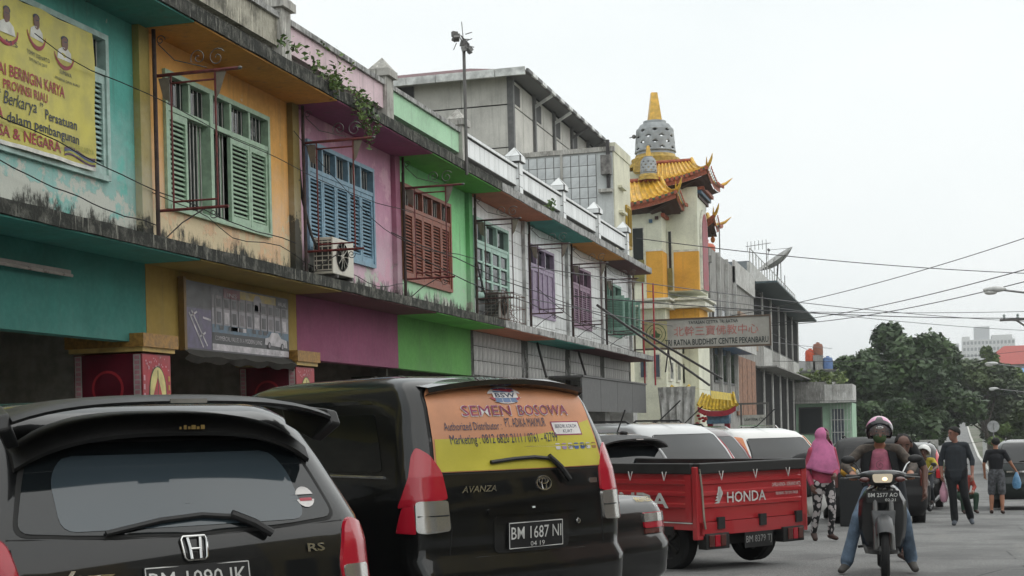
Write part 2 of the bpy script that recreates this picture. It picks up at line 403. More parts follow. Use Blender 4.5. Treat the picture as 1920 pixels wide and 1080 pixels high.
def shophouse(k, label, up, low, soff, lsoff, par, pil, white=False, fasc=None, win=None, hole=None, post='red', lowtop=None):
    y0, y1 = B0 + BW * (k - 1), B0 + BW * k; g = gz((y0 + y1) / 2)
    h = thing('shophouse', label, 'shophouse', (XF, (y0 + y1) / 2, g), group='shophouses in the row')
    e = .004
    mb = MB(); wall_with_hole(mb, y0 + e, y1 - e, ZL1 - .1, ZR0, hole); mb.build('upper_wall', up, h)
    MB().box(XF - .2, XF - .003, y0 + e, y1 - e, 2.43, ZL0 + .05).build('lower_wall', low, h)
    f = fasc or FASC
    mb = MB(); jag(mb, y0 + .002, y1 - .002, ZL0 + .012, ZL1, XF - .19, XE); mb.build('ledge', f, h)
    mb = MB(); jag(mb, y0 + .002, y1 - .002, ZR0 + .012, ZR1, XF - 1.2, XE); mb.build('roof_ledge', f, h)
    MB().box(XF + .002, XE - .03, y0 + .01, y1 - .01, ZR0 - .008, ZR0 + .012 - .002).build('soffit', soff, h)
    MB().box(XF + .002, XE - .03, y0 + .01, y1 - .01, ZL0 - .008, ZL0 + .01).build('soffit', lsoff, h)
    MB().box(-15, XF - 1.2, y0 + .002, y1 - .002, ZR0, ZR1 - .03).build('roof', CONC, h)
    mb = MB().box(-13, XF - .23, y0 + .003, y0 + .09, g + .14, ZR0 - .01); mb.build('party_wall', DARKIN, h)
    MB().box(-13, XF - .23, y0 + .09, y1 - .003, ZL0 + .02, ZL1 - .02).build('floor_slab', DARKIN, h)
    MB().box(-12.6, -12.5, y0 + .09, y1 - .003, g, ZR0 - .01).build('back_wall', DARKIN, h)
    # arcade pillar at the far party wall
    ym = y1
    mb = MB().box(XF - .75, XF + .10, ym - .30, ym + .33, g + .1, 2.30)
    pm = {'red': plain('red_pillar', '#7d1f28', .6, var=.15), 'plain': up, 'tile': plain('grey_tile_pillar', (.45, .45, .44), .5)}[post]
    p = mb.build('pillar', pm, h)
    if post == 'red':
        gold = plain('gold_cap', '#9c7436', .55, var=.18, sc=20); c2 = plain('pale_gold', '#b79c5c', .6)
        MB().box(XF - .79, XF + .14, ym - .34, ym + .37, 2.32, 2.37).build('cap_band', c2, p); MB().box(XF - .82, XF + .17, ym - .37, ym + .40, 2.37, 2.52).build('cap', gold, p)
        poster(p, ym, k)
    # upper pilaster and downpipe
    MB().box(XF + .001, XF + .085, ym - .17, ym + .05, ZL1 - .02, ZR0 - .009).build('pilaster', pil, h)
    MB().tube([(XF + .13, ym + .08, ZL1), (XF + .13, ym + .08, ZR0)], .024, 8).build('downpipe', plain('old_pipe', '#43332f', .7, var=.25, sc=10), h, smooth=True)
    # parapet: panel raised on pillars, coping, pillar with pyramid cap
    xp = XF - .02; yp = ym - .2; yq = y0 - .2
    MB().box(xp - .12, xp - .012, yq + .15, yp - .151, 6.72, 7.10).build('parapet', par, h)
    MB().box(xp - .16, xp + .035, yq + .15, yp - .151, 7.102, 7.18).build('coping', FASC2 if not white else par, h)
    pp = MB().box(xp - .2, xp + .06, yp - .15, yp + .15, ZR1 - .01, 7.25).build('parapet_pillar', CONC_L if not white else par, h)
    cp = MB().box(xp - .26, xp + .12, yp - .21, yp + .21, 7.252, 7.37)
    cp.add([(xp - .25, yp - .2, 7.371), (xp + .11, yp - .2, 7.371), (xp + .11, yp + .2, 7.371), (xp - .25, yp + .2, 7.371), (xp - .07, yp, 7.60)], [(0, 1, 4), (1, 2, 4), (2, 3, 4), (3, 0, 4), (3, 2, 1, 0)])
    cp.build('pillar_cap', CONC_L if not white else par, pp)
    MB().box(xp - .5, xp - .35, y0 + .004, y1 - .004, ZR1, 6.9).build('kerb_upstand', CONC, h)
    if win: win(h)
    return h
def poster(p, ym, k):
    """printed sheets on the pillar: lantern towards the approaching street, sailing ship towards the road"""
    red = plain('poster_red', '#a02a34', .45); gold = plain('poster_gold', '#b8923c', .45); cream = plain('poster_cream', '#c9bd7a', .45); dk = plain('poster_maroon', '#5a0f22', .45)
    pk = plain('poster_pink', '#c08a94', .5); wh = plain('poster_white', '#b8b4b0', .5); te = plain('poster_teal', '#5a8a86', .5); gn = plain('poster_green', '#2f4a30', .5)
    x = XF + .104; M = [red, gold, cream, dk, pk, wh, te, gn]
    s = MB(); s.poly([(x, ym - .29, .6), (x, ym + .32, .6), (x, ym + .32, 2.29), (x, ym - .29, 2.29)], 0)
    zc = 1.86
    disc(s, x + .003, ym + .03, zc, .19, .31, 7, 28); disc(s, x + .005, ym + .03, zc, .175, .295, 2, 28)
    s.poly([(x + .007, ym - .09, zc - .05), (x + .007, ym + .03, zc - .09), (x + .007, ym + .03, zc + .2)], 0); s.poly([(x + .007, ym + .035, zc - .1), (x + .007, ym + .13, zc - .06), (x + .007, ym + .035, zc + .18)], 0)
    s.box(x + .006, x + .008, ym + .025, ym + .035, zc - .1, zc + .26, 7); disc(s, x + .007, ym + .03, zc - .17, .085, .05, 6)
    for i in range(26):
        disc(s, x + .004, ym + random.uniform(-.24, .28), random.uniform(2.12, 2.27), random.uniform(.006, .018), random.uniform(.006, .018), 4, 5)
    for yy in (-.26, .28):
        for i in range(14): s.poly([(x + .004, ym + yy - .02, .7 + i * .1), (x + .004, ym + yy + .02, .7 + i * .1), (x + .004, ym + yy + .02, .76 + i * .1), (x + .004, ym + yy - .02, .76 + i * .1)], 4 if yy < 0 else 1)
    s.build('poster', M, p)
    y = ym - .304; s = MB(); xa, xb = XF - .74, XF + .09; xm = (xa + xb) / 2
    s.poly([(xa, y, .6), (xb, y, .6), (xb, y, 2.29), (xa, y, 2.29)], 5)
    pts = [(xa + .09, y - .003, 2.29), (xa + .09, y - .003, 1.72)] + [(xm + .4 * math.cos(t), y - .003, 1.72 + .34 * math.sin(t)) for t in [math.pi + math.pi * i / 14 for i in range(1, 14)]] + [(xb - .09, y - .003, 1.72), (xb - .09, y - .003, 2.29)]
    s.poly(pts, 3)
    for rr, mi in ((.2, 0), (.17, 3), (.1, 1), (.085, 0)):
        s.poly([(xm + rr * math.cos(2 * math.pi * i / 24), y - .004 - .001 * mi - (.2 - rr) * .02, 1.92 + rr * math.sin(2 * math.pi * i / 24)) for i in range(24)], mi)
    s.poly([(xm + .08 * math.cos(2 * math.pi * i / 14), y - .006, 1.56 + .06 * math.sin(2 * math.pi * i / 14)) for i in range(14)], 0)
    for xx in (xa + .045, xb - .045):
        for i in range(10): s.poly([(xx - .03, y - .004, 1.74 + i * .055), (xx + .03, y - .004, 1.74 + i * .055), (xx + .03, y - .004, 1.78 + i * .055), (xx - .03, y - .004, 1.78 + i * .055)], 4)
    s.build('poster', M, p)
TEAL = painted_wall('teal_paint', '#58b0a4', (.56, .58, .52), .62, .6, sec='#74bdb2'); TEAL_L = painted_wall('deep_teal_paint', '#2f7a70', (.2, .25, .23), .1, .2, zlo=1.2, pale_low=.15)
ORNG = painted_wall('orange_paint', '#e2a854', (.70, .58, .38), .62, .5); YELL = painted_wall('ochre_paint', '#9c8338', (.4, .34, .2), .12, .3, zlo=1.2, pale_low=.15)
PINK = painted_wall('pink_paint', '#c58fa8', (.52, .54, .48), .38, .55, sec='#d2a8b8'); MAUV = painted_wall('mauve_paint', '#8a4666', (.25, .2, .22), .08, .25, zlo=1.2, pale_low=.15)
GREN = painted_wall('mint_paint', '#84cf8c', (.55, .58, .5), .25, .6); GRN2 = painted_wall('leaf_green_paint', '#559542', (.25, .3, .2), .08, .2, zlo=1.2, pale_low=.15)
S_OR = painted_wall('orange_soffit', '#c98f36', (.3, .25, .15), .1, .7, zlo=-9, pale_low=0); S_PK = painted_wall('mauve_soffit', '#8e4468', (.3, .2, .2), .1, .6, zlo=-9, pale_low=0)
S_TE = painted_wall('teal_soffit', '#3a877c', (.2, .2, .18), .1, .5, zlo=-9, pale_low=0); S_GN = painted_wall('green_soffit', '#5aa83f', (.3, .3, .2), .1, .5, zlo=-9, pale_low=0)
S_BR = painted_wall('brown_soffit', '#b06a4c', (.3, .25, .2), .1, .5, zlo=-9, pale_low=0); S_OC = painted_wall('ochre_soffit', '#c98a34', (.3, .25, .2), .1, .5, zlo=-9, pale_low=0)
S_DK = painted_wall('maroon_soffit', '#5a2f33', (.2, .2, .2), .1, .5, zlo=-9, pale_low=0); S_YE = painted_wall('yellow_soffit', '#8d7a38', (.25, .22, .15), .1, .6, zlo=-9, pale_low=0)
PIL_Y = painted_wall('yellow_pilaster', '#a3924c', (.12, .12, .1), .4, .9); PIL_D = painted_wall('mossy_pilaster', '#867540', (.07, .065, .05), .8, 1.2); PIL_P = painted_wall('rose_pilaster', '#9c6078', (.3, .25, .25), .2, .4); PIL_G = painted_wall('green_pilaster', '#5fa566', (.3, .3, .25), .2, .3)
PAR_S = concrete('stained_parapet', (.42, .40, .33), (.10, .095, .075), 2.4, .45); PAR_P = painted_wall('pink_parapet', '#d8bcc4', (.5, .48, .45), .2, .6, zlo=6.2, pale_low=.3); PAR_G = painted_wall('mint_parapet', '#a8d9b0', (.5, .5, .45), .15, .3, zlo=6.1, pale_low=.3)
def mat_render(name, col): return painted_wall(name, col, (.3, .3, .3), .15, .5)
GROUT = plain('grey_grout', (.12, .12, .115), .9); 
def mat_tile():
    t = NT('white_glazed_tile'); r = t.n('ShaderNodeObjectInfo').outputs['Random']; P = t.coords(world=True)
    c = t.mix(r, (.70, .72, .72), (.82, .84, .84)); st = t.noise(1, 6, t.coords((6, 6, .5), True), .7)
    c = t.mix(t.math('MULTIPLY', t.ramp(st, .52, .74), .5), c, (.27, .265, .25)); c = t.mix(t.math('MULTIPLY', t.ramp(t.noise(3, 8, P, .75), .58, .75), .6), c, (.09, .09, .085))
    return t.set(c, .35)
TILE = mat_tile()
TILE_D = plain('darker_grey_tile', (.36, .355, .34), .5, sc=2.5, var=.25, rnd=.35)  # darker tile tone for the band below the ledge, varied per tile
def tiles(h, rects, x, s=.29, holes=(), gap=.016, mat=None):
    """glazed tiles one by one on a plane facing +X"""
    for (ya, yb, za, zb) in rects:
        ny = max(1, round((yb - ya) / s)); nz = max(1, round((zb - za) / s)); dy = (yb - ya) / ny; dz = (zb - za) / nz
        key = ('tile', round(dy, 4), round(dz, 4), mat is None)
        if key not in _tc: _tc[key] = MB().box(0, .012, gap / 2, dy - gap / 2, gap / 2, dz - gap / 2).mesh('tile', mat or TILE)
        for i in range(ny):
            for j in range(nz):
                piece('tile', _tc[key], h, (x + random.uniform(0, .0025), ya + dy * i, za + dz * j))
def L(y0, y1, n, ty='louvre'): return [(y0 + (y1 - y0) * i / n, y0 + (y1 - y0) * (i + 1) / n, ty) for i in range(n)]
def w_teal(h): louvre_window(h, 11.1, 13.54, 4.17, 5.66, '#a9c4bd', L(11.12, 13.52, 8), 5.28)
def w_orange(h):
    lv = [(14.84, 15.32, 'louvre'), (15.32, 15.84, 'open'), (15.92, 16.42, 'open'), (16.42, 16.97, 'louvre'), (16.97, 17.5, 'louvre')]
    w = louvre_window(h, 14.82, 17.52, 4.06, 5.60, '#9fbba2', lv, 5.2); MB().box(XF - .1, XF + .05, 15.84, 15.92, 4.07, 5.58).build('mullion', plain('window_paint_9fbba2', '#9fbba2'), w)
def w_pink(h): louvre_window(h, 18.83, 21.36, 4.04, 5.55, '#7c9db0', L(18.85, 21.34, 5), 5.17)
def w_green(h): louvre_window(h, 22.74, 25.3, 3.99, 5.56, '#8f5543', L(22.76, 25.28, 5), 5.2)
def w_w1(h):
    louvre_window(h, 26.8, 29.22, 4.02, 5.56, '#a9c9bc', L(26.82, 29.2, 4, 'pane'), 5.12, npan=3, bars=False)
def w_w2(h): louvre_window(h, 30.8, 33.2, 3.98, 5.52, '#9c8ca4', L(30.82, 33.18, 5, 'board'), 5.1, npan=3, bars=False)
def w_w3(h): louvre_window(h, 34.85, 37.22, 3.98, 5.48, '#8f7488', L(34.87, 37.2, 5), 5.05, npan=3, bars=False)
def w_w4(h):
    louvre_window(h, 38.9, 41.3, 4.02, 5.45, '#86ab9c', L(38.92, 41.28, 4, 'open'), 5.05, npan=3, bars=False)
    m = plain('window_paint_86ab9c', '#86ab9c'); ms = plain('slat_paint_86ab9c', '#86ab9c')
    for i, y in enumerate((38.92, 39.72, 40.5, 41.28)):   # leaves standing open towards the street
        s = MB(); x0, x1 = XF + .04, XF + .6; s.box(x0, x1, y - .02, y + .02, 4.05, 4.14); s.box(x0, x1, y - .02, y + .02, 4.93, 5.02); s.box(x0, x0 + .05, y - .02, y + .02, 4.14, 4.93); s.box(x1 - .05, x1, y - .02, y + .02, 4.14, 4.93)
        lf = s.build('shutter', m, h)
        if 'opensl' not in _tc: _tc['opensl'] = MB().box(0, x1 - x0 - .1, -.02, .02, -.005, .005).mesh('slat', ms)
        for k in range(16): piece('slat', _tc['opensl'], lf, (x0 + .05, y, 4.17 + k * .047), (rad(-50), 0, 0))
HOLE = lambda a, b, c, d: (a, b, c, d)
H = []
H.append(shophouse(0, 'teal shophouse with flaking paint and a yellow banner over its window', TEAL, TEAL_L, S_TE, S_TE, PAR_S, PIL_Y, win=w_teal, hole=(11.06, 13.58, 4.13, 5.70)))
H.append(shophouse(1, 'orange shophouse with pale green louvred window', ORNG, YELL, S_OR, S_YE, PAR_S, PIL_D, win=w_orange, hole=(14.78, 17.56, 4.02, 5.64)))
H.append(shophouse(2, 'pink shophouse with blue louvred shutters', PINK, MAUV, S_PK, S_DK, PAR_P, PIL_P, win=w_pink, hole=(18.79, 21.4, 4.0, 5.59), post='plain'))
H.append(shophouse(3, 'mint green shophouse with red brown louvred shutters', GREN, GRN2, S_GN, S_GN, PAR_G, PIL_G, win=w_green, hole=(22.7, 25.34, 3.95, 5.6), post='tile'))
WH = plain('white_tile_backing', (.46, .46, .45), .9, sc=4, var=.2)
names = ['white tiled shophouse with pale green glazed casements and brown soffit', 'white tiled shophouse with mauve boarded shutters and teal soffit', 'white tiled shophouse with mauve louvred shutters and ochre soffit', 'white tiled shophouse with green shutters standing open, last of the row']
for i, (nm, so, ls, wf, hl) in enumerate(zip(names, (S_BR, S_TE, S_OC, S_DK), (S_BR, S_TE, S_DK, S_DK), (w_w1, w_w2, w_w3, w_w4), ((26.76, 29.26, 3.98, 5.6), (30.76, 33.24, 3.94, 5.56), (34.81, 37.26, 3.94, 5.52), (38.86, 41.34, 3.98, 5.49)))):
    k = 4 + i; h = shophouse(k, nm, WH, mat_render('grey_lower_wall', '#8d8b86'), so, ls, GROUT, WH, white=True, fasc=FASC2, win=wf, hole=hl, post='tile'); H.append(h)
    y0, y1 = B0 + BW * (k - 1), B0 + BW * k
    a, b, c, d = hl
    ya = y0 + .14
    tiles(h, [(ya, a, 3.5, 5.97), (b, y1 - .18, 3.5, 5.97), (a, b, 3.5, c), (a, b, d, 5.97)], XF + .001)
    tiles(h, [(y1 - .165, y1 + .045, 3.5, 5.97)], XF + .086)
    tiles(h, [(ya, y1 - .4, 2.45, 3.32)], XF - .002, .3, mat=TILE_D)
    ym = y1 - .2; xp = XF - .02
    tiles(h, [(y0 - .04, ym - .155, 6.73, 7.095)], xp - .0115, .33); tiles(h, [(y0 - .04, ym - .155, 7.105, 7.175)], xp + .0355, .33)
    tiles(h, [(ym - .14, ym + .14, 6.17, 7.245)], xp + .061, .3)
    if 'ptile' not in _tc: _tc['ptile'] = MB().box(.008, .12, 0, -.012, .008, .34).mesh('tile', TILE)
    for j in range(3):
        for i2 in range(2): piece('tile', _tc['ptile'], h, (xp - .19 + i2 * .125, ym - .151, 6.17 + j * .355))
    if 'captile' not in _tc:
        _tc['captile'] = MB().add([(-.175, -.195, .006), (.175, -.195, .006), (0, -.01, .215), (-.175, -.195, .012), (.175, -.195, .012), (0, -.01, .227)], [(0, 1, 2), (3, 4, 5), (0, 1, 4, 3), (1, 2, 5, 4), (2, 0, 3, 5)]).mesh('tile', TILE)
        _tc['capside'] = MB().box(-.17, .17, 0, .01, .006, .112).mesh('tile', TILE)
    for q in range(4):
        piece('tile', _tc['captile'], h, (xp - .07, ym, 7.373), (0, 0, q * math.pi / 2))
        dx, dy = ((0, -.222), (.202, 0), (0, .212), (-.202, 0))[q]
        piece('tile', _tc['capside'], h, (xp - .07 + dx, ym + dy, 7.255), (0, 0, (0, math.pi / 2, 0, math.pi / 2)[q]))
# arcade shop fronts inside: arches and roller doors on the inner wall
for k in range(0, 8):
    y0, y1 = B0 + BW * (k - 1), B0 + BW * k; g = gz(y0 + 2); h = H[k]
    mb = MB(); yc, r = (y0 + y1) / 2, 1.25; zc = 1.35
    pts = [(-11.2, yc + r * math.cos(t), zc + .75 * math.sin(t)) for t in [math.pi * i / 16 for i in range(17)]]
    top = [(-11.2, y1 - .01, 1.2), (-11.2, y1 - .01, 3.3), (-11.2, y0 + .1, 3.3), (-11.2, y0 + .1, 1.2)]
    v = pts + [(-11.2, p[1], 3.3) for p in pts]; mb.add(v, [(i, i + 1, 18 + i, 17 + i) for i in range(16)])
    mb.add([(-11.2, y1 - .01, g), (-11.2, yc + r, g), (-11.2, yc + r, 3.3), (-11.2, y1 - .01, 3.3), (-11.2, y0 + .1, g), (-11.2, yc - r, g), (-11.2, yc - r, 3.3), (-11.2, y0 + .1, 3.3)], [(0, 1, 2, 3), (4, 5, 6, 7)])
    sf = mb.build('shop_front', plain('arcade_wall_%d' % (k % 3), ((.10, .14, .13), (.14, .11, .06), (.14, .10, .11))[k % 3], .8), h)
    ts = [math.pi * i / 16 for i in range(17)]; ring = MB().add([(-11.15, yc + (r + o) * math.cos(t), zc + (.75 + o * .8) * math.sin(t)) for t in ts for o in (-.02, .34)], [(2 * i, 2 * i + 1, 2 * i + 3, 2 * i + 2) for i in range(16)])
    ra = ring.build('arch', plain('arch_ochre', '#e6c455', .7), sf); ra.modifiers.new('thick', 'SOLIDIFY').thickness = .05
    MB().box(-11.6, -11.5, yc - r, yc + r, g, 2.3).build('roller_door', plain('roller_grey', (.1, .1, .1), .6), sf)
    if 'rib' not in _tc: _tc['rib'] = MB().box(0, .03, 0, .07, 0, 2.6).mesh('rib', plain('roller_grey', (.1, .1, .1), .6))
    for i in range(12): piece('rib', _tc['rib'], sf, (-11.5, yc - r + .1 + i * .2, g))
# ------------------------------------------------------------------ things fixed to the shophouses
def scroll(mb, c, r, turns=1.4, r0=.012, flip=1, plane='xz', start=0, mi=0, th=.006):
    pts = []
    for i in range(22):
        t = i / 21; a = start + flip * t * turns * 2 * math.pi; rr = r * (1 - .85 * t)
        pts.append((c[0] + rr * math.cos(a), c[1], c[2] + rr * math.sin(a)))
    mb.tube(pts, th, 4, mi)
ordn = ['orange', 'pink', 'mint green', None]
blab = ['red iron sign bracket on the orange house', 'red iron sign bracket on the pink house over the air conditioner', 'red iron sign bracket on the mint green house', 'brown iron sign bracket beside the pale green casements', 'brown iron sign bracket beside the boarded mauve shutters', 'brown iron sign bracket beside the mauve louvred shutters', 'brown iron sign bracket beside the open green shutters']
for k in range(1, 8):
    y = B0 + BW * (k - 1) + .14; m = IRON_R if k < 4 else plain('brown_iron', '#4b3434', .65, sc=14, var=.2)
    b = thing('sign_bracket', blab[k - 1], 'bracket', (XF + .1, y, 3.5), group='iron sign brackets on the row')
    x0, x1 = XF + .10, XF + 1.14 if k < 4 else XF + 1.0
    MB().tube([(x0, y, 3.48), (x0, y, 5.72)], .022, 6).build('post', m, b, smooth=True)
    MB().tube([(x0, y, 5.46), (x1, y, 5.46)], .02, 6).build('upper_arm', m, b, smooth=True)
    MB().tube([(x0, y, 3.93), (x1 - .16, y, 3.93)], .018, 6).build('lower_arm', m, b, smooth=True)
    fr = MB(); xa, xb = x0 + .2, x0 + .75
    fr.tube([(xa, y, 5.36), (xb, y, 5.36)], .012, 5); fr.tube([(xa, y, 4.02), (xb, y, 4.02)], .012, 5)
    for xx in (xa, xb): fr.tube([(xx, y, 3.93), (xx, y, 5.46)], .012, 5)
    fr.build('frame', m, b)
    s = MB(); scroll(s, (x0 + .55, y, 5.62), .10, flip=-1, start=3.6); scroll(s, (x0 + .78, y, 5.60), .11, flip=1, start=.6); s.tube([(x0 + .05, y, 5.82), (x0 + .25, y, 5.62), (x0 + .65, y, 5.50)], .006, 4)
    scroll(s, (x0 + .08, y, 5.86), .06, flip=1); s.build('scroll', IRON_G, b)
    s = MB(); s.tube([(x0, y, 3.55), (x0 + .3, y, 3.78), (x0 + .6, y, 3.93)], .008, 4); scroll(s, (x1 - .35, y, 3.86), .06, flip=-1); s.build('brace', IRON_G, b)
    g = MB(); g.poly([(xa - .16, y + .004, 5.43), (xa - .02, y + .004, 5.43), (xa - .02, y + .004, 5.15), (xa - .1, y + .004, 5.2)]); g.poly([(xb + .01, y + .004, 5.44), (xb + .14, y + .004, 5.44), (xb + .05, y + .004, 5.2), (xb + .01, y + .004, 5.15)])
    g.prism([(xa - .16, y, 5.43), (xa - .02, y, 5.43), (xa - .02, y, 5.15), (xa - .1, y, 5.2)], (0, .006, 0)); g.build('gusset', plain('grey_gusset', '#7d7468', .7), b)
    MB().ell((x1 + .02, y, 5.46), (.03, .02, .02), 8, 6).build('finial', IRON_G, b, smooth=True)

# yellow party banner on the teal house
YB = plain('banner_yellow', '#c3b94f', .45, sc=3, var=.1); BR = plain('banner_red', '#9c2c3a', .5); BK = plain('banner_navy', '#20283a', .5); BW_ = plain('banner_white', '#d8d8d0', .5)
BSK = plain('banner_skin', '#6b4436', .5); BGR = plain('banner_olive', '#a8a844', .5); BBL = plain('banner_blue', '#3d4f7a', .5); BPU = plain('banner_plum', '#5c3a58', .5)
bn = thing('banner', 'yellow printed party banner hung over the window of the teal house', 'banner', (XF + .1, 11.8, 4.17))
bx = lambda y, z: XF + .085 + .012 * math.sin(y * 5 + z * 2.2) + .008 * math.sin(y * 11 - z * 7)
zt_ = lambda y: 5.63 - .05 * ((y - 10.3) % 1.0) * (1 - (y - 10.3) % 1.0) * 2
N_, K_ = 44, 20; v = []
for i in range(N_ + 1):
    y = 10.32 + (13.2 - 10.32) * i / N_
    for j in range(K_ + 1):
        z = 4.17 + (zt_(y) - 4.17) * j / K_; v.append((bx(y, z), y, z))
sheet = MB().add(v, [(i * (K_ + 1) + j, (i + 1) * (K_ + 1) + j, (i + 1) * (K_ + 1) + j + 1, i * (K_ + 1) + j + 1) for i in range(N_) for j in range(K_)])
so = sheet.build('sheet', YB, bn, smooth=True)
def wrap(mb, off): mb.v = [(bx(y, z) + off, y, z) for x, y, z in mb.v]; return mb
hem = MB(); hem.add([(0, 10.32 + 2.88 * i / 40, 4.17 + dz) for i in range(41) for dz in (0, .04)], [(2 * i, 2 * i + 2, 2 * i + 3, 2 * i + 1) for i in range(40)]); wrap(hem, .002).build('hem', BW_, bn)
for body, y, z, s, mi, kw in [('PARTAI BERINGIN KARYA', 11.3, 4.83, .16, 0, dict(width=1.38, bold=.012)), ('PROVINSI RIAU', 11.64, 4.70, .13, 0, dict(width=.7, bold=.012)), ('\u201c Berkarya \u201d', 11.55, 4.56, .18, 1, dict(width=.7, shear=.2)), ('Persatuan', 12.29, 4.54, .14, 1, dict(width=.58, bold=.012)),
                              ('INDONESIA', 10.76, 4.41, .145, 0, dict(width=.88, bold=.012)), ('dalam pembangunan', 11.7, 4.4, .14, 1, dict(width=1.22, bold=.012)), ('BANGSA & NEGARA', 11.15, 4.25, .15, 0, dict(width=1.4, bold=.014)),
                              ('H.MAR M.S', 11.3, 5.13, .07, 1, dict(width=.56)), ('TOMMY SOEHARTO', 12.0, 5.12, .06, 1, dict(width=.42)), ('SUMIWA', 12.58, 5.06, .06, 1, dict(width=.22)), ('DPP PARTAI 2017', 12.05, 5.06, .045, 1, dict(width=.32)), ('PEMBINA DPW RIAU', 12.5, 4.99, .04, 1, dict(width=.42)), ('PARTAI BERKARYA', 12.6, 4.33, .09, 2, dict(width=.56))]:
    t = MB(); facade_text(t, body, y, z, 0, s, 0, **kw); wrap(t, .006).build('lettering', (BR, BK, BGR)[mi], bn)
for yc, zc, s in ((11.7, 5.3, 1.15), (12.2, 5.37, 1.1), (12.67, 5.28, 1.05)):
    pt = MB(); arc = [(0, yc + .16 * s * math.cos(a), zc + .0 - .02 + .14 * s * math.sin(a)) for a in [math.pi + math.pi * i / 12 for i in range(13)]]; arc2 = [(0, yc + .15 * s * math.cos(a), zc - .01 + .11 * s * math.sin(a)) for a in [2 * math.pi - math.pi * i / 12 for i in range(13)]]
    pt.poly(arc + arc2, 0)
    pt.poly([(0, yc - .12 * s, zc - .07), (0, yc + .12 * s, zc - .07), (0, yc + .10 * s, zc + .02), (0, yc + .04 * s, zc + .055), (0, yc - .04 * s, zc + .055), (0, yc - .1 * s, zc + .02)], 1)
    disc(pt, 0, yc, zc + .09 * s, .05 * s, .065 * s, 2, 14); disc(pt, 0, yc, zc + .135 * s, .052 * s, .032 * s, 3, 12)
    wrap(pt, .005).build('portrait_print', [BR, BW_, BSK, BK], bn)
st = MB()
for i, mi in enumerate((0, 1, 2, 0)):
    pts = [(0, 12.62 + .56 * q / 10, 4.235 + i * .022 + .03 * math.sin(q * .55)) for q in range(11)]; st.poly(pts + [(0, p[1], p[2] + .022) for p in reversed(pts)], mi)
wrap(st, .004).build('stripe_print', [BPU, BGR, BBL], bn)

# printed shop board under the ledge of the orange house
ad = thing('shop_board', 'grey printed property board with a street picture under the orange house ledge', 'board', (XF + .1, 16.5, 2.4))
x = XF + .06; PM = [plain('print_' + str(i), c, .4, var=.2, sc=8) for i, c in enumerate(['#3f3b42', '#544a66', '#6c6468', '#8f8a90', '#2a2526', '#a08a2c', '#4a6478', '#b9b4b8', '#6a2230', '#1d1b1e'])]
MB().box(XF + .004, x, 15.08, 17.95, 2.40, 3.22).build('panel', PM[0], ad)
MB().box(XF + .004, x + .02, 15.02, 15.079, 2.38, 3.25).build('frame_post', plain('board_frame', '#7a6136', .6), ad)
p = MB(); q = lambda y0, y1, z0, z1, mi, o=.002: p.poly([(x + o, y0, z0), (x + o, y1, z0), (x + o, y1, z1), (x + o, y0, z1)], mi)
q(15.1, 15.72, 2.42, 2.9, 1); q(15.1, 15.72, 2.92, 3.2, 4); q(15.74, 17.93, 2.42, 2.50, 7); q(15.74, 17.93, 2.50, 2.64, 9); q(15.74, 17.93, 2.64, 2.74, 6); q(15.74, 17.93, 2.74, 2.94, 3); q(15.74, 17.93, 2.94, 3.1, 2)
q(16.4, 17.93, 3.1, 3.2, 5); q(16.05, 16.5, 3.08, 3.2, 8, .004); q(17.55, 17.93, 3.07, 3.2, 9, .004)
for i in range(10): q(15.8 + i * .21, 15.83 + i * .21, 2.7, 3.1, 4, .004); q(15.86 + i * .21, 15.97 + i * .21, 2.76, 2.9, (0, 7, 4, 2)[i % 4], .004); q(15.86 + i * .21, 15.97 + i * .21, 2.96, 3.06, 4, .004)
for i in range(12):
    yy = random.uniform(15.9, 17.2); q(yy, yy + .1, 2.68, 2.73, (4, 7, 0)[i % 3], .005)
for a, b in (((15.16, 2.84), (15.5, 2.44)), ((15.22, 2.87), (15.6, 2.46)), ((15.2, 2.8), (15.36, 2.86)), ((15.4, 2.56), (15.56, 2.62)), ((15.5, 2.8), (15.7, 2.78))):
    d = Vector((0, b[0] - a[0], b[1] - a[1])).normalized() * .012; n = Vector((0, -d.z, d.y))
    p.poly([(x + .005, a[0] - n.y, a[1] - n.z), (x + .005, b[0] - n.y, b[1] - n.z), (x + .005, b[0] + n.y, b[1] + n.z), (x + .005, a[0] + n.y, a[1] + n.z)], 7)
car = [(17.18, 2.56), (17.2, 2.64), (17.32, 2.66), (17.4, 2.73), (17.6, 2.73), (17.7, 2.66), (17.86, 2.64), (17.88, 2.54)]; p.poly([(x + .006, a, b) for a, b in car], 7)
for yy in (17.32, 17.72): disc(p, x + .008, yy, 2.55, .05, .05, 9, 14); disc(p, x + .010, yy, 2.55, .03, .03, 3, 12)
p.poly([(x + .004, 16.9, 2.98), (x + .004, 17.1, 2.98), (x + .004, 17.12, 3.13), (x + .004, 17.05, 3.18), (x + .004, 16.94, 3.18), (x + .004, 16.88, 3.12)], 3)
p.build('print', PM, ad)
for body, y, z, sz, wd, xo, mi in (('COMMERCIAL VALUES IN A MODERN LIVING', 15.8, 2.545, .08, 1.3, .007, 7), ('HALAL', 17.62, 3.1, .08, .25, .008, 7), ('INS', 16.15, 3.1, .07, .25, .008, 7), ('- - - - - - -', 17.1, 2.44, .04, .6, .006, 9)):
    t = MB(); facade_text(t, body, y, z, x + xo, sz, 0, width=wd); t.build('lettering', PM[mi], ad)
cv = MB(); v = []
for i in range(20):
    y = 15.0 + 3.0 * i / 19
    for j, (dx, z) in enumerate(((.0, 2.40), (.08, 2.34 - .03 * abs(math.sin(i * .7))), (.02, 2.28 - .05 * abs(math.sin(i * .9))))): v.append((XF + .07 + dx, y, z))
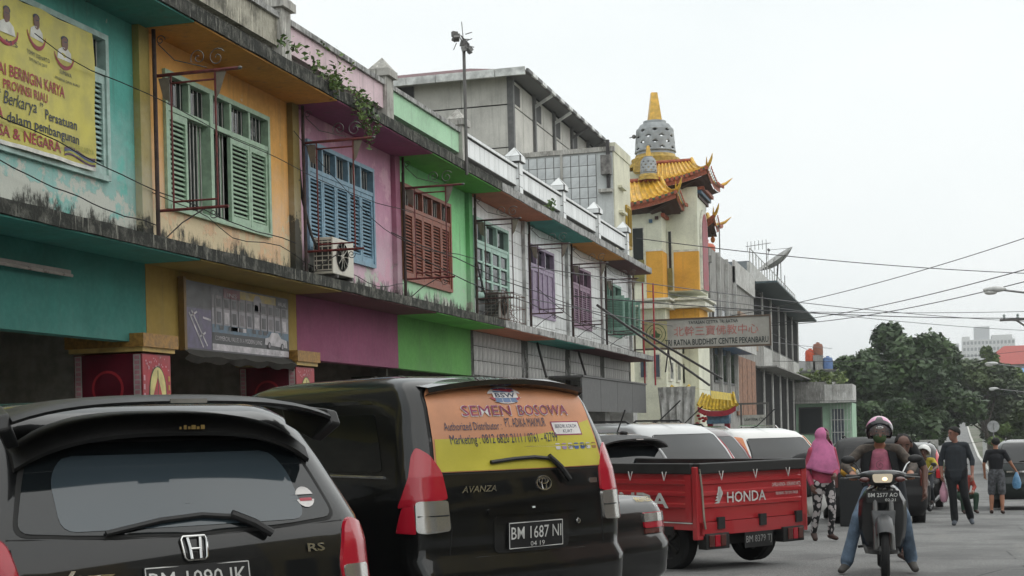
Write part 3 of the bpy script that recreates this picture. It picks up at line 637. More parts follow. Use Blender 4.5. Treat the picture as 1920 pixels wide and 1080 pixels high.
cv.add(v, [(i * 3 + j, i * 3 + 3 + j, i * 3 + 4 + j, i * 3 + 1 + j) for i in range(19) for j in range(2)]); tag(cv.build('rolled_awning', plain('grey_canvas', '#3a3833', .9, var=.2), smooth=True), 'crumpled grey canvas awning rolled up below the printed property board', 'awning')

# tube lamp under the teal ledge
tl = thing('tube_lamp', 'unlit fluorescent tube lamp on the deep teal lower wall', 'lamp', (XF + .1, 12.2, 3.02))
MB().box(XF + .0, XF + .05, 11.3, 12.75, 3.04, 3.09).build('batten', plain('dull_white_metal', '#8a7f78', .5), tl); MB().tube([(XF + .08, 11.33, 3.03), (XF + .08, 12.72, 3.03)], .016, 8).build('tube', plain('tube_glass', '#a59a94', .3), tl, smooth=True)

# air conditioners
def aircon(loc, label, wh=None):
    a = thing('air_conditioner', label, 'air conditioner', loc, group='outdoor air conditioner units'); x, y, z = loc
    wh = wh or plain('ivory_enamel', '#c9c5b8', .45, var=.06); gr = plain('aircon_grille', '#3a3a38', .6)
    MB().box(x, x + .30, y, y + .78, z, z + .52).build('casing', wh, a, bevel=.012)
    s = MB().lathe([(.03, 0), (.2, 0), (.21, .012), (.2, .02)], 24, (x + .30, y + .33, z + .27), 'x'); s.build('fan_guard', gr, a)
    f = MB()
    for i in range(10): aa = i * math.pi / 5; f.beam((x + .318, y + .33, z + .27), (x + .318, y + .33 + .2 * math.cos(aa), z + .27 + .2 * math.sin(aa)), .006, .006)
    f.build('fan_ribs', wh, a)
    f = MB().box(x + .02, x + .28, y - .004, y - .001, z + .04, z + .48); cp = f.build('side_coil', gr, a)
    for i in range(7): MB().box(x + .02, x + .28, y - .014, y - .006, z + .05 + i * .066, z + .066 + i * .066).build('fin', wh, cp)
    for i in range(3): MB().box(x + .05 + i * .09, x + .062 + i * .09, y - .018, y - .0142, z + .05, z + .47).build('fin', wh, cp)
    for yy in (y + .1, y + .66): MB().box(x - .1, x + .32, yy, yy + .04, z - .05, z - .002).build('bracket', IRON_G, a)
    MB().tube([(x + .1, y - .02, z + .3), (x + .02, y - .1, z + .55), (x - .1, y - .12, z + 1.1), (x - .12, y - .14, z + 1.5)], .02, 6).build('hose', plain('black_hose', (.02, .02, .02), .6), a, smooth=True)
aircon((XF + .16, 18.62, 3.62), 'white air conditioner outdoor unit on the pink house'); aircon((XF + .14, 27.0, 3.58), 'air conditioner outdoor unit in a wire cage below the pale green casements', plain('dull_enamel', '#6f6c66', .6, var=.2))
cg = MB(); 
for i in range(9):
    yy = 26.8 + i * .22
    cg.tube([(XF + .55, yy, 3.5), (XF + .55, yy, 4.1)], .006, 4)
for z in (3.55, 3.85, 4.1): cg.tube([(XF + .02, 26.8, z), (XF + .55, 26.8, z), (XF + .55, 28.56, z), (XF + .02, 28.56, z)], .007, 4)
for i in range(14):
    y = random.uniform(26.7, 28.6); a = random.uniform(-.5, .5); cg.tube([(XF + random.uniform(.1, .6), y, 3.5), (XF + random.uniform(.2, .6), y + a * .5, 3.8), (XF + random.uniform(.1, .5), y + a, 4.05 + random.uniform(-.1, .1))], .005, 3)
tag(cg.build('wire_cage', RUST), 'rusty wire cage around the air conditioner below the pale green casements', 'cage')

# creeper hanging over the roof ledge of the pink house
def leaves(mb, pts, size, n=1, spread=.1, mi=0):
    for p in pts:
        for _ in range(n):
            c = Vector(p) + Vector((random.gauss(0, spread), random.gauss(0, spread), random.gauss(0, spread)))
            a = Vector((random.gauss(0, 1), random.gauss(0, 1), random.gauss(0, .6))).normalized(); b = a.cross(Vector((random.gauss(0, 1), random.gauss(0, 1), random.gauss(0, 1)))).normalized(); s = size * random.uniform(.6, 1.3)
            mb.add([c - a * s, c + b * s * .5, c + a * s, c - b * s * .5], [(0, 1, 2, 3)], mi)
def leafmat(name, a, b, sc=.7):
    if name in MATS: return MATS[name]
    t = NT(name); n = t.noise(sc, 4, t.coords(world=True)); n2 = t.noise(9, 2, t.coords(world=True))
    c = t.mix(t.ramp(t.math('ADD', t.math('MULTIPLY', n, .6), t.math('MULTIPLY', n2, .4)), .38, .62), C(a), C(b))
    t.set(c, .55); t.b.inputs['Subsurface Weight'].default_value = 0
    MATS[name] = t.m; return t.m
LF = leafmat('creeper_leaf', (.05, .10, .025), (.16, .24, .06), 3)
cp = thing('creeper', 'green creeper trailing along and over the roof ledge of the pink house', 'plant', (XE, 18.2, 6.15))
pts = []; stm = MB()
for i in range(60): y = 16.55 + i * .05; pts.append((XE - .05 + .05 * math.sin(i), y, 6.2 + .10 * abs(math.sin(i * .9)) + (.12 if y < 17.5 else 0)))
for (y, ln) in ((18.75, .35), (18.95, .5), (19.15, .62), (19.35, .3), (17.9, .15)):
    q0 = [(XE + .06 + .03 * math.sin(k), y + .05 * k * .5, 6.18 - ln * k / 10) for k in range(11)]; pts += q0 * 2; stm.tube(q0, .006, 4)
for (y, hgt) in ((17.6, .3), (18.1, .35), (18.4, .25)):
    pts += [(XE - .03 + .02 * k, y + .03 * math.sin(k * 2), 6.2 + hgt * k / 8) for k in range(9)]
lm = MB(); leaves(lm, pts, .042, 3, .045); lm.build('foliage', LF, cp); stm.build('stem', RUST, cp)
lm = MB(); leaves(lm, [(XE - .02, B0 + BW * 4 - .3 + .03 * i, 6.25 + .02 * (i % 4)) for i in range(12)], .05, 4, .05); tag(lm.build('weed_tuft', LF), 'small weed tuft sprouting beside a white tiled parapet pillar', 'plant')

# pole with floodlight cluster on the parapet
pl = thing('roof_pole', 'dark roof pole with a ragged cluster of floodlights beside the mint green parapet', 'pole', (XE - .02, 24.1, 6.1))
py = 24.1
MB().tube([(XE + .03, py, 5.9), (XE + .03, py, 8.2)], .03, 8).build('pole', IRON_G, pl, smooth=True); MB().tube([(XE + .03, py, 8.2), (XE, py, 8.62)], .008, 5).build('aerial', IRON_G, pl)
for i in range(11):
    t_ = i / 10; c = (XE - .16 + .3 * t_ + random.uniform(-.04, .04), py + random.uniform(-.12, .12), 8.42 - .36 * t_ + random.uniform(-.05, .05))
    M = Matrix.Translation(c) @ Matrix.Rotation(random.uniform(0, 6), 4, 'Z') @ Matrix.Rotation(random.uniform(-.7, .7), 4, 'X')
    MB().box(-.05, .05, -.035, .035, -.045, .045).xf(M).build('floodlight', plain('lamp_grey', '#7d7d7b', .5, var=.2) if i % 3 else IRON_G, pl)
s = MB()
for i in range(12): s.tube([(XE - .1 + random.uniform(-.1, .25), py, 8.2 + random.uniform(-.1, .2)), (XE + random.uniform(-.2, .25), py + random.uniform(-.1, .1), 8.25 + random.uniform(-.15, .2))], .008, 4)
s.build('cabling', IRON_G, pl)
# loose cables along the fronts and across the street
BLK = plain('black_cable', (.018, .018, .02), .6); GRYC = plain('grey_cable', (.10, .10, .11), .6)
def cable(a, b, sag, r, label, n=20, mat=None, group=None, wob=0):
    pts = []
    for i in range(n + 1):
        t_ = i / n; p = Vector(a).lerp(Vector(b), t_); p.z -= sag * 4 * t_ * (1 - t_) + wob * noise.noise(Vector((t_ * 6, a[1], sag))); p.x += wob * noise.noise(Vector((t_ * 5, a[1] + 4, 2))); pts.append(p)
    return tag(MB().tube(pts, r, 4).build('cable', mat or BLK), label, 'cable', group)
gA = 'thin cables slung along the shophouse fronts'
for a_, b_, sg_, r_, w_, lab in (((XF + .12, 10, 4.6), (XF + .14, 18.1, 4.0), .12, .007, .1, 'thin cable running from the banner down across the orange house'), ((XF + .12, 10, 4.25), (XF + .15, 14.3, 3.75), .1, .007, .08, 'thin cable drooping over the flaking teal wall below the banner'),
        ((XF + .14, 14.3, 4.1), (XF + .14, 22.3, 3.75), .1, .006, .15, 'thin cable slung low from the orange house past the air conditioner'), ((XF + .14, 18.1, 5.5), (XF + .2, 26.4, 4.7), .5, .007, .1, 'thin cable sagging in front of the blue shutters'),
        ((XF + .3, 21.4, 4.6), (XF + .5, 43, 4.5), .25, .01, .1, 'upper cable of the two along the white tiled fronts'), ((XF + .3, 22.4, 4.3), (XF + .5, 43, 4.1), .2, .01, .1, 'lower cable of the two along the white tiled fronts'),
        ((XF + .2, 12, 5.3), (XF + .3, 22.4, 5.0), .15, .006, .1, 'thin cable crossing the green louvred window of the orange house'), ((XF + .3, 30.5, 4.5), (XF + .4, 43, 3.6), .3, .01, 0, 'cable falling from the boarded mauve shutters to the row end')):
    cable(a_, b_, sg_, r_, lab, group=gA, wob=w_)
# steel props leaning from the white fronts
gs = 'steel stay tubes below the temple sign'
for (a, b) in (((XF + .4, 36.3, 4.55), (-5.9, 42.6, 2.55)), ((XF + .4, 40.0, 4.35), (-5.6, 43.2, 2.75))):
    tag(MB().tube([a, b], .035, 6).build('stay_tube', plain('dark_steel', (.06, .055, .055), .5, .4), smooth=True), ('longer' if a[1] < 38 else 'shorter') + ' dark steel stay tube sloping down in front of the white tiled fronts', 'tube', gs)
for y in (31.2, 35.3):
    tag(MB().tube([(XF + .1, y, 3.3), (XF + .55, y - 1.0, 2.5)], .03, 6).build('prop_bar', plain('dark_steel', (.06, .055, .055), .5, .4)), 'short dark steel prop under the ledge below the %s mauve shutters' % ('boarded' if y < 33 else 'louvred'), 'prop', 'steel props under the white ledge')
# red uprights at the end of the row
for y, dx in ((42.3, .5), (42.7, .75)):
    tag(MB().tube([(XF + dx, y, 2.6), (XF + dx, y, 5.7)], .028, 6).build('red_upright', plain('red_paint_steel', '#a5323a', .5), smooth=True), 'thin red steel upright at the end of the white row, %s the wall' % ('closer to' if dx < .6 else 'farther from'), 'upright', 'red steel uprights at the row end')
# dark metal awning and shade sheet at the row's far end
aw = thing('metal_awning', 'dark grey metal awning panel hanging below the white tiled row', 'awning', (XF + .8, 38, 2.2))
for i in range(4): MB().box(XF + .78, XF + .82, 32.5 + i * 2.05, 34.53 + i * 2.05, 1.75, 2.55).build('panel', plain('awning_grey', (.10, .10, .10), .6, var=.15), aw)
MB().box(XF - .1, XF + .85, 32.5, 40.7, 2.56, 2.60).build('top_sheet', plain('awning_grey', (.10, .10, .10), .6), aw)
sh = MB(); v = []
for i in range(15):
    for j in range(9):
        y = 41.0; xx = -7.4 + 1.15 * i / 14 - .12 * j / 8 * (1 if i > 7 else -1) * (abs(i - 7) / 7); v.append((xx, 42.2 + .05 * math.sin(i * 2.1 + j * .6) + .03 * math.sin(i * 4.3), 2.52 - 1.75 * j / 8))
sh.add(v, [(i * 9 + j, i * 9 + j + 1, (i + 1) * 9 + j + 1, (i + 1) * 9 + j) for i in range(14) for j in range(8)])
tag(sh.build('tarpaulin', concrete('dirty_tarp', (.55, .55, .53), (.26, .255, .24), 2.5, .5), smooth=True), 'dirty grey tarpaulin hanging at the end of the white row', 'tarpaulin')
# ------------------------------------------------------------------ buildings behind and beyond the row
def quad_panel(mb, a, b, c, d, th, mi=0):
    a, b, c, d = map(Vector, (a, b, c, d)); n = (b - a).cross(d - a).normalized() * th
    mb.prism([a, b, c, d], n, mi)
# grey hall with a dark red roof behind the row
hl = thing('hall', 'grey panelled hall with dark red roof and deep eaves behind the row', 'building', (-20, 60, gz(60)))
HW = painted_wall('hall_panel_grey', '#c2c0ba', (.30, .30, .29), .15, .35, zlo=-9, pale_low=0); DKS = plain('dark_stain_joint', (.03, .03, .03), .9); ROOFR = plain('dark_red_sheet', '#5a2a2f', .6, sc=3, var=.15); GUT = plain('gutter_grey', '#cfd1cf', .5, .1, var=.2, sc=2); FR = plain('hall_frame', (.12, .12, .12), .6)
cx, cy, X0, Y1 = -16.0, 57.5, -24.5, 80.0; zt = 16.2
MB().box(X0, cx - .06, cy + .06, Y1, gz(60), zt + .2).build('core', DKS, hl)
for i, (xa, xb) in enumerate(((-22.5, -20.3), (-20.28, -18.2), (-18.18, -16.02))):
    for j, (za, zb) in enumerate(((12.0, 13.2), (13.25, 15.0), (15.06, 16.25))):
        if i == 0 and j == 2:
            w = MB().box(xa, xb, cy + .0, cy + .05, za, zb).build('wall_panel', HW, hl)
            for q in range(2): MB().box(xa + .3 + q * 1.0, xa + 1.2 + q * 1.0, cy - .03, cy - .005, za + .1, zb - .1).build('louvre_vent', plain('vent_dark', (.05, .05, .05), .7), w)
        else: MB().box(xa, xb, cy, cy + .05, za, zb).build('wall_panel', HW, hl)
for i in range(6):
    ya = cy + .05 + i * 3.6
    MB().box(cx - .04, cx + .12, ya - .12, ya + .12, 10, zt).build('post', FR, hl)
    for j, (za, zb) in enumerate(((11, 13.2), (13.25, 15.0), (15.06, 16.1))):
        for q in range(2):
            p = MB().box(cx - .05, cx, ya + .13 + q * 1.74, ya + 1.82 + q * 1.74, za, zb).build('wall_panel', HW, hl)
            if j == 2 and q == 0: MB().box(cx + .002, cx + .03, ya + .5, ya + 1.3, za + .1, zb - .15).build('louvre_vent', plain('vent_dark', (.05, .05, .05), .7), p)
MB().box(cx - .15, cx + .02, cy - .05, cy + .12, 10, zt).build('post', FR, hl)
ex, ey = -15.1, 56.7
r = MB(); r.add([(-25.5, ey, 16.25), (ex, ey, 16.2), (ex, 82, 16.2), (-19.0, 61.5, 17.75), (-19.0, 82, 17.75), (-25.5, 61.5, 17.75)], [(0, 1, 3, 5), (1, 2, 4, 3)]); ro = r.build('roof', ROOFR, hl)
r = MB(); r.add([(-25.5, ey + .05, 16.18), (ex - .05, ey + .05, 16.13), (ex - .05, 82, 16.13), (-16.0, 57.5, 16.2), (-16.0, 82, 16.2), (-25.5, 57.5, 16.2)], [(0, 1, 3, 5), (1, 2, 4, 3)]); r.build('eave_soffit', FR, hl)
for i in range(8): MB().box(-25.5 + i * 1.3, -24.23 + i * 1.3, ey - .12, ey, 16.0, 16.32).build('gutter', GUT, ro)
for i in range(32): MB().box(ex, ex + .1, ey + i * .8, ey + .76 + i * .8, 16.12, 16.26).build('gutter', GUT if i % 2 else FR, ro)
for i in range(5): MB().beam((cx, cy + 3.6 * i + 3.6, 15.6), (ex, cy + 3.6 * i + 3.6, 16.1), .1, .12).build('strut', GUT if i < 2 else FR, hl)
MB().box(-15.6, -15.1, 62, 72, 13.5, 13.6).build('pipe', FR, hl)

# white block with a tiled gable behind the row end
wb = thing('white_block', 'white block with grey tiled side wall at the end of the row', 'building', (-11, 46.5, gz(46)))
WHT = painted_wall('white_plaster', '#c9cdcc', (.4, .4, .4), .2, .45, zlo=-9, pale_low=0); CRM = painted_wall('cream_plaster', '#d5d3bd', (.45, .44, .38), .1, .35, zlo=-9, pale_low=0)
MB().box(-16, -8.97, 44.0, 46.6, gz(46), 10.05).build('body', WHT, wb)
MB().box(-16.05, -8.9, 43.93, 44.1, 10.052, 10.2).build('coping', CONC_L, wb); MB().box(-9.1, -8.9, 44.11, 46.65, 10.052, 10.35).build('coping', CRM, wb)
MB().box(-8.965, -8.93, 44.002, 46.59, gz(46), 10.05).build('street_wall', CRM, wb)
for z in (8.2, 9.0): MB().box(-8.93, -8.8, 44.6, 45.4, z, z + .08).build('sill', CRM, wb)
w = MB().box(-8.925, -8.86, 45.65, 46.35, 7.2, 8.6).build('window', plain('yellow_frame', '#b5932a', .5), wb); MB().box(-8.86, -8.85, 45.7, 46.3, 7.3, 8.5).build('pane', GLASS_D, w)
for i in range(4): MB().box(-8.85, -8.83, 45.78 + i * .15, 45.8 + i * .15, 7.3, 8.5).build('bar', plain('yellow_frame', '#b5932a', .5), w)
tb = MB().box(-14.6, -9.5, 43.985, 43.999, 7.9, 10.0).build('tile_backing', GROUT, wb)
TILE2 = plain('grey_glazed_tile', (.62, .65, .66), .4, sc=2, var=.12, rnd=.2); 
key = MB().box(.012, .262, -.012, 0, .012, .338).mesh('tile', TILE2)
for i in range(18):
    for j in range(6):
        if i > 15 and j == 0: continue
        piece('tile', key, tb, (-14.45 + i * .275, 43.985, 7.93 + j * .345))
MB().box(-10.65, -10.58, 43.9, 43.97, 6.5, 10.05).build('pilaster_strip', CONC_L, wb); MB().box(-9.15, -9.05, 43.86, 43.98, 8.9, 10.4).build('downpipe', plain('dark_steel', (.06, .055, .055), .5, .4), wb)
MB().box(-9.3, -9.0, 43.7, 43.98, 9.3, 9.9).build('meter_box', plain('meter_grey', (.2, .19, .18), .7, var=.3), wb)
MB().box(-9.4, -8.98, 43.75, 43.98, 8.75, 8.85).build('pipe', CONC_L, wb)
MB().tube([(-11.3, 43.8, 7.0), (-11.3, 43.8, 8.9)], .03, 6).build('vent_pipe', CONC_L, wb); MB().ell((-11.3, 43.8, 8.93), (.12, .12, .1), 8, 6).build('vent_cap', CONC_L, wb, smooth=True)
w = MB().box(-11.8, -10.9, 43.92, 43.98, 6.6, 7.5).build('window', CONC_L, wb); MB().box(-11.72, -10.98, 43.9, 43.915, 6.68, 7.42).build('pane', GLASS_D, w)

# temple
GOLD = plain('gold_glaze', '#dcae42', .38, sc=5, var=.14, Coat_Weight=.2); CREAM = painted_wall('temple_cream', '#dadbc8', (.5, .5, .45), .05, .25, zlo=-9, pale_low=0); ORN = painted_wall('temple_ochre', '#d9a038', (.5, .4, .2), .05, .2, zlo=-9, pale_low=0)
CORN = plain('cornice_white', '#d5d4c8', .7); TER = plain('terracotta_trim', '#a2563c', .6, sc=12, var=.2); TEALT = plain('green_trim', '#2f5a44', .5); STU = plain('stupa_grey', '#9ea2a4', .7, var=.14, sc=2.5, bump=.2); REDT = plain('temple_red', '#8f2233', .5); BLUE = plain('bracket_blue', '#46647c', .55, var=.2); BRN = plain('bracket_brown', '#3d2620', .7)
tp = thing('temple', 'cream and ochre temple with gold curved roofs and a stupa', 'temple', (-9, 53, gz(53)))
gb = gz(53)
MB().box(-13, -8.66, 51.0, 58, 5.95, 9.35).build('wing', CREAM, tp)
MB().box(-8.659, -7.5, 52.0, 54.3, 6.3, 10.1).build('tower', CREAM, tp); MB().box(-13, -8.0, 53, 58, 9.36, 11.0).build('tower_top', CREAM, tp)
MB().box(-9.25, -8.648, 50.985, 51.6, 6.0, 7.70).build('ochre_dado', ORN, tp); MB().box(-8.40, -7.492, 51.985, 52.3, 6.32, 7.74).build('ochre_dado', ORN, tp); MB().box(-8.655, -8.645, 51.0, 51.98, 6.0, 7.7).build('ochre_dado', ORN, tp)
MB().box(-9.26, -8.64, 50.975, 51.61, 7.702, 7.78).build('dado_band', CORN, tp); MB().box(-8.41, -7.484, 51.975, 52.31, 7.742, 7.82).build('dado_band', CORN, tp)
for (xa, xb, y, za, zb) in ((-9.75, -9.3, 50.98, 6.6, 8.6), (-8.62, -8.44, 51.97, 6.35, 8.55)):
    w = MB().box(xa, xb, y, y + .02, za, zb).build('window', CORN, tp); MB().box(xa + .04, xb - .04, y - .012, y - .002, za + .04, zb - .04).build('pane', GLASS_D, w)
    MB().box(xa, xb, y - .1, y - .08, za, za + .8).build('railing', plain('rail_olive', '#7a7440', .5), w)
# stepped cornice and bay below
for k, (o, z0, z1, m) in enumerate(((.25, 5.62, 5.8, CORN), (.15, 5.802, 5.9, CORN), (.3, 5.902, 5.98, CORN))):
    MB().box(-13, -8.66 + o, 51 - o, 57.9, z0, z1).build('cornice', m, tp); MB().box(-8.7 + o + .01, -7.5 + o, 52 - o, 54.4, z0 + .05, z1 + .05).build('cornice', m, tp)
MB().box(-13, -8.62, 51.06, 58, gb, 5.61).build('lower_body', CREAM, tp)
MB().box(-8.619, -7.52, 52.1, 54.3, 4.9, 5.66).build('bay', ORN, tp); MB().box(-8.4, -8.05, 57.2, 57.9, gb, 5.6).build('dark_pier', plain('dark_steel', (.06, .055, .055), .5, .4), tp)
for z in (3.0, 4.15):
    for y in (51.5, 53.2, 54.9):
        w = MB().box(-8.618, -8.55, y, y + .75, z, z + .75).build('window', CORN, tp); MB().box(-8.55, -8.54, y + .1, y + .65, z + .1, z + .68).build('pane', glassy('bluish_glass', (.05, .07, .1), .08), w)
for x in (-9.6, -9.1):
    w = MB().box(x, x + .3, 51.02, 51.055, 3.1, 4.0).build('window', CORN, tp); MB().box(x + .05, x + .25, 51.0, 51.015, 3.15, 3.95).build('pane', glassy('bluish_glass', (.05, .07, .1), .08), w)
# arched red panel on the street side
ar = [( -7.49, 52.5, 6.4), (-7.49, 54.2, 6.4), (-7.49, 54.2, 8.6)] + [(-7.49, 53.35 + .85 * math.cos(t), 8.6 + .85 * math.sin(t)) for t in [math.pi * i / 10 for i in range(1, 10)]] + [(-7.49, 52.5, 8.6)]
MB().prism(ar, (.06, 0, 0)).build('arch_frame', CORN, tp); MB().prism([(-7.42, 53.35 + (p[1] - 53.35) * .82, 6.4 + (p[2] - 6.4) * .94) for p in ar], (.01, 0, 0)).build('arch_panel', REDT, tp)
MB().box(-12, -8.0, 54.9, 58, gb, 9.6).build('rear_wall', CREAM, tp)
def temple_roof(name, x0, x1, y0, y1, ze, zr, rx, ry, flick=.45, east=True, hips=(1,)):
    """curved glazed roof: eave sweeps up to the corners; tiles as ribs; trim board and brackets under it"""
    xe, ye = x1, y0
    def eave(s): return .38 * max(0, s) ** 2.2          # lift towards the corner
    rt = None; N = 12
    surf = MB(); v = []
    xr, yr = rx, ry
    for j in range(6):
        t_ = j / 5; sag = -.16 * math.sin(math.pi * t_)
        for i in range(N + 1):
            s = i / N; x = x0 + (xe - x0) * s; xt = x0 + (xr - x0) * s
            v.append((x + (xt - x) * t_, ye + (yr - ye) * t_, ze + eave(s) * (1 - t_) + (zr - ze) * t_ + sag))
    for j in range(6):
        t_ = j / 5; sag = -.16 * math.sin(math.pi * t_)
        for i in range(N + 1):
            s = i / N; y = ye + (y1 - ye) * s; yt = yr + (y1 - .4 - yr) * s
            lift = eave(1 - s) + .6 * eave(s) * (1 if s > .5 else 0)
            v.append((xe + (xr - xe) * t_, y + (yt - y) * t_, ze + lift * (1 - t_) + (zr - ze) * t_ + sag))
    n = N + 1
    surf.add(v[:6 * n], [(j * n + i, j * n + i + 1, (j + 1) * n + i + 1, (j + 1) * n + i) for j in range(5) for i in range(N)])
    surf.add(v[6 * n:], [(j * n + i, j * n + i + 1, (j + 1) * n + i + 1, (j + 1) * n + i) for j in range(5) for i in range(N)])
    ro = surf.build('roof', GOLD, tp, smooth=True)
    # half-round tile ribs
    for off, cnt in ((0, N), (6 * n, N)):
        for i in range(0, cnt + 1):
            pts = [Vector(v[off + j * n + i]) + Vector((0, 0, .03)) for j in range(6)]; MB().tube(pts, .045, 6).build('tile', GOLD, ro, smooth=True)
    for a, b in ((v[:n], 'south'), (v[6 * n:7 * n], 'east')):
        tr = MB(); ps = [Vector(p) for p in a]; m = len(ps)
        o = Vector((0, -.03, 0)) if b == 'south' else Vector((.03, 0, 0))
        tr.add([p + o + Vector((0, 0, dz)) for p in ps for dz in (-.03, -.26)], [(2 * i, 2 * i + 2, 2 * i + 3, 2 * i + 1) for i in range(m - 1)])
        tr.add([p + o * 3 + Vector((0, 0, dz)) for p in ps for dz in (.0, -.08)], [(2 * i, 2 * i + 2, 2 * i + 3, 2 * i + 1) for i in range(m - 1)], 1)
        tr.build('eave_board', [TER, TEALT], ro)
        for i in range(m): MB().lathe([(0, 0), (.07, 0), (.07, .03), (0, .03)], 10, tuple(ps[i] + o * 5 + Vector((0, 0, -.06))), 'y' if b == 'south' else 'x').build('tile_end', TER, ro)
        un = MB(); inn = [Vector((p.x if b == 'south' else p.x - 1.0, p.y + .9 if b == 'south' else p.y, ze - .32)) for p in ps]
        un.add([p + Vector((0, 0, -.26)) for p in ps] + inn, [(i, i + 1, m + i + 1, m + i) for i in range(m - 1)]); un.build('eave_soffit', BRN, ro)
    MB().tube([(x0, yr - .02, zr + .03), (xr, yr - .02, zr + .03)], .08, 8).build('ridge', TER, ro, smooth=True)
    cpt = Vector((xe, ye, ze + .38)); top = Vector((xr, yr, zr + .05))
    hp = [top.lerp(cpt, s) + Vector((0, 0, -.3 * math.sin(math.pi * s * .9) + .05)) for s in [i / 8 for i in range(9)]] + [cpt + Vector((.12, -.12, .1)), cpt + Vector((.2, -.2, .26)), cpt + Vector((.25, -.25, .42))]
    MB().tube(hp, [.07] * 9 + [.06, .045, .01], 7).build('hip_ridge', GOLD, ro, smooth=True); MB().tube([hp[8], hp[8] + Vector((.02, -.16, .12)), hp[8] + Vector((.04, -.3, .34))], [.05, .035, .008], 6).build('finial', GOLD, ro, smooth=True)
    e2 = Vector((xe, y1, ze + .2)); MB().tube([e2, e2 + Vector((.25, .05, .1)), e2 + Vector((.5, .1, .3))], [.08, .06, .01], 6).build('finial', GOLD, ro, smooth=True)
    for i in range(5):   # stepped brackets below the eaves
        t_ = i / 4
        for q in range(3): MB().box(xe - 1.1 + q * .22, xe - .98 + q * .22, ye + .5 + t_ * (y1 - ye - .9), ye + .72 + t_ * (y1 - ye - .9), ze - .62 + q * .1, ze - .5 + q * .1).build('bracket', (BLUE, BRN, TER)[q], ro)
    for i in range(3): MB().ell((x0 + .35 + i * .28, ye + .7, ze - .45), (.09, .06, .13), 8, 6).build('bracket', plain('bracket_orange', '#a8622c', .6), ro, smooth=True)
    return ro
temple_roof('a', -10.7, -8.0, 50.4, 52.6, 9.35, 10.35, -8.72, 51.5)
temple_roof('b', -9.2, -7.05, 51.6, 55.0, 10.35, 11.15, -7.75, 52.6)
temple_roof('c', -8.3, -7.25, 54.6, 56.0, 9.0, 9.5, -7.6, 55.5)
for i in range(4): MB().box(-8.1 + i * .1, -7.55 + i * .1, 52.2, 54.8, 9.6 + i * .14, 9.72 + i * .14).build('bracket', (BLUE, BRN, BLUE, TER)[i], tp)
def stupa(c, r, h, spire, rows, ncol, name):
    """bell with rows of lozenge openings, moulded base and spire"""
    x, y, z = c
    MB().lathe([(r * 1.38, 0), (r * 1.38, .08 * h), (r * 1.25, .10 * h), (r * 1.28, .2 * h), (r * 1.1, .24 * h), (r * 1.05, .3 * h)], 28, (x, y, z)).build('stupa_base', plain('gold_moulding', '#b99a4a', .5, var=.2, sc=6), tp, smooth=True)
    bell = [(r * 1.04, .3), (r * .98, .42), (r * .95, .6), (r * .92, .8), (r * .88, .95), (r * .78, 1.03), (r * .6, 1.06)]
    def rad_at(q):
        for (a, b), (c_, d) in zip(bell, bell[1:]):
            if q <= d: return a + (c_ - a) * (q - b) / (d - b)
        return bell[-1][0]
    mb = MB(); n = ncol * 4; rings = rows * 4
    z0, z1 = .36, .92; v = []; 
    for j in range(rings + 1):
        q = z0 + (z1 - z0) * j / rings
        for k in range(n): t_ = 2 * math.pi * k / n; v.append((x + rad_at(q) * math.cos(t_), y + rad_at(q) * math.sin(t_), z + q * h))
    f = []
    for j in range(rings):
        for k in range(n):
            jr, kr = j % 4, (k + (2 if (j // 4) % 2 else 0)) % 4
            a, b, c_, d = j * n + k, j * n + (k + 1) % n, (j + 1) * n + (k + 1) % n, (j + 1) * n + k
            if jr in (1, 2) and kr in (1, 2):
                # half of each centre cell stays solid so that the opening is a lozenge
                if (jr, kr) == (1, 1): f.append((a, b, d))
                elif (jr, kr) == (1, 2): f.append((a, b, c_))
                elif (jr, kr) == (2, 1): f.append((a, c_, d))
                else: f.append((b, c_, d))
            else: f.append((a, b, c_, d))
    mb.add(v, f)
    o = mb.build('stupa_bell', STU, tp, smooth=True); s_ = o.modifiers.new('thickness', 'SOLIDIFY'); s_.thickness = -.06 * r / .7 if True else 0
    MB().lathe([(r * 1.05, .3 * h), (rad_at(.36), .36 * h)], n, (x, y, z)).build('stupa_collar', STU, tp, smooth=True)
    MB().lathe([(rad_at(.92), .92 * h), (r * .88, .95 * h), (r * .78, 1.03 * h), (r * .6, 1.06 * h), (r * .6, 1.12 * h), (.0, 1.12 * h)], n, (x, y, z)).build('stupa_dome', STU, tp, smooth=True)
    mb = MB(); a, b = r * .34, r * .16; zb, zt_ = z + 1.12 * h, z + 1.12 * h + spire
    M = Matrix.Translation((x, y, 0)) @ Matrix.Rotation(rad(20), 4, 'Z')
    mb.add([(-a, -a, zb), (a, -a, zb), (a, a, zb), (-a, a, zb), (-b, -b, zt_ - .03), (b, -b, zt_ - .03), (b, b, zt_ - .03), (-b, b, zt_ - .03), (0, 0, zt_)], [(0, 1, 5, 4), (1, 2, 6, 5), (2, 3, 7, 6), (3, 0, 4, 7), (4, 5, 8), (5, 6, 8), (6, 7, 8), (7, 4, 8)]); mb.xf(M).build('stupa_spire', GOLD, tp)
stupa((-9.25, 53.5, 11.15), .72, 1.58, 1.12, 4, 9, 'main'); stupa((-9.17, 51.5, 10.35), .29, .78, .42, 4, 9, 'small')
MB().box(-9.95, -8.5, 52.6, 54.6, 10.9, 11.16).build('stupa_plinth', plain('gold_moulding', '#b99a4a', .5), tp)
s = MB().ell((-10.0, 53.2, 12.35), (.08, .08, .08), 8, 6); s.tube([(-10.0, 53.2, 12.35), (-10.15, 53.1, 12.3)], .02, 5); s.build('floodlight', IRON_G, tp)
MB().box(-8.55, -8.25, 50.4, 50.6, -1.5, 5.0) if False else None
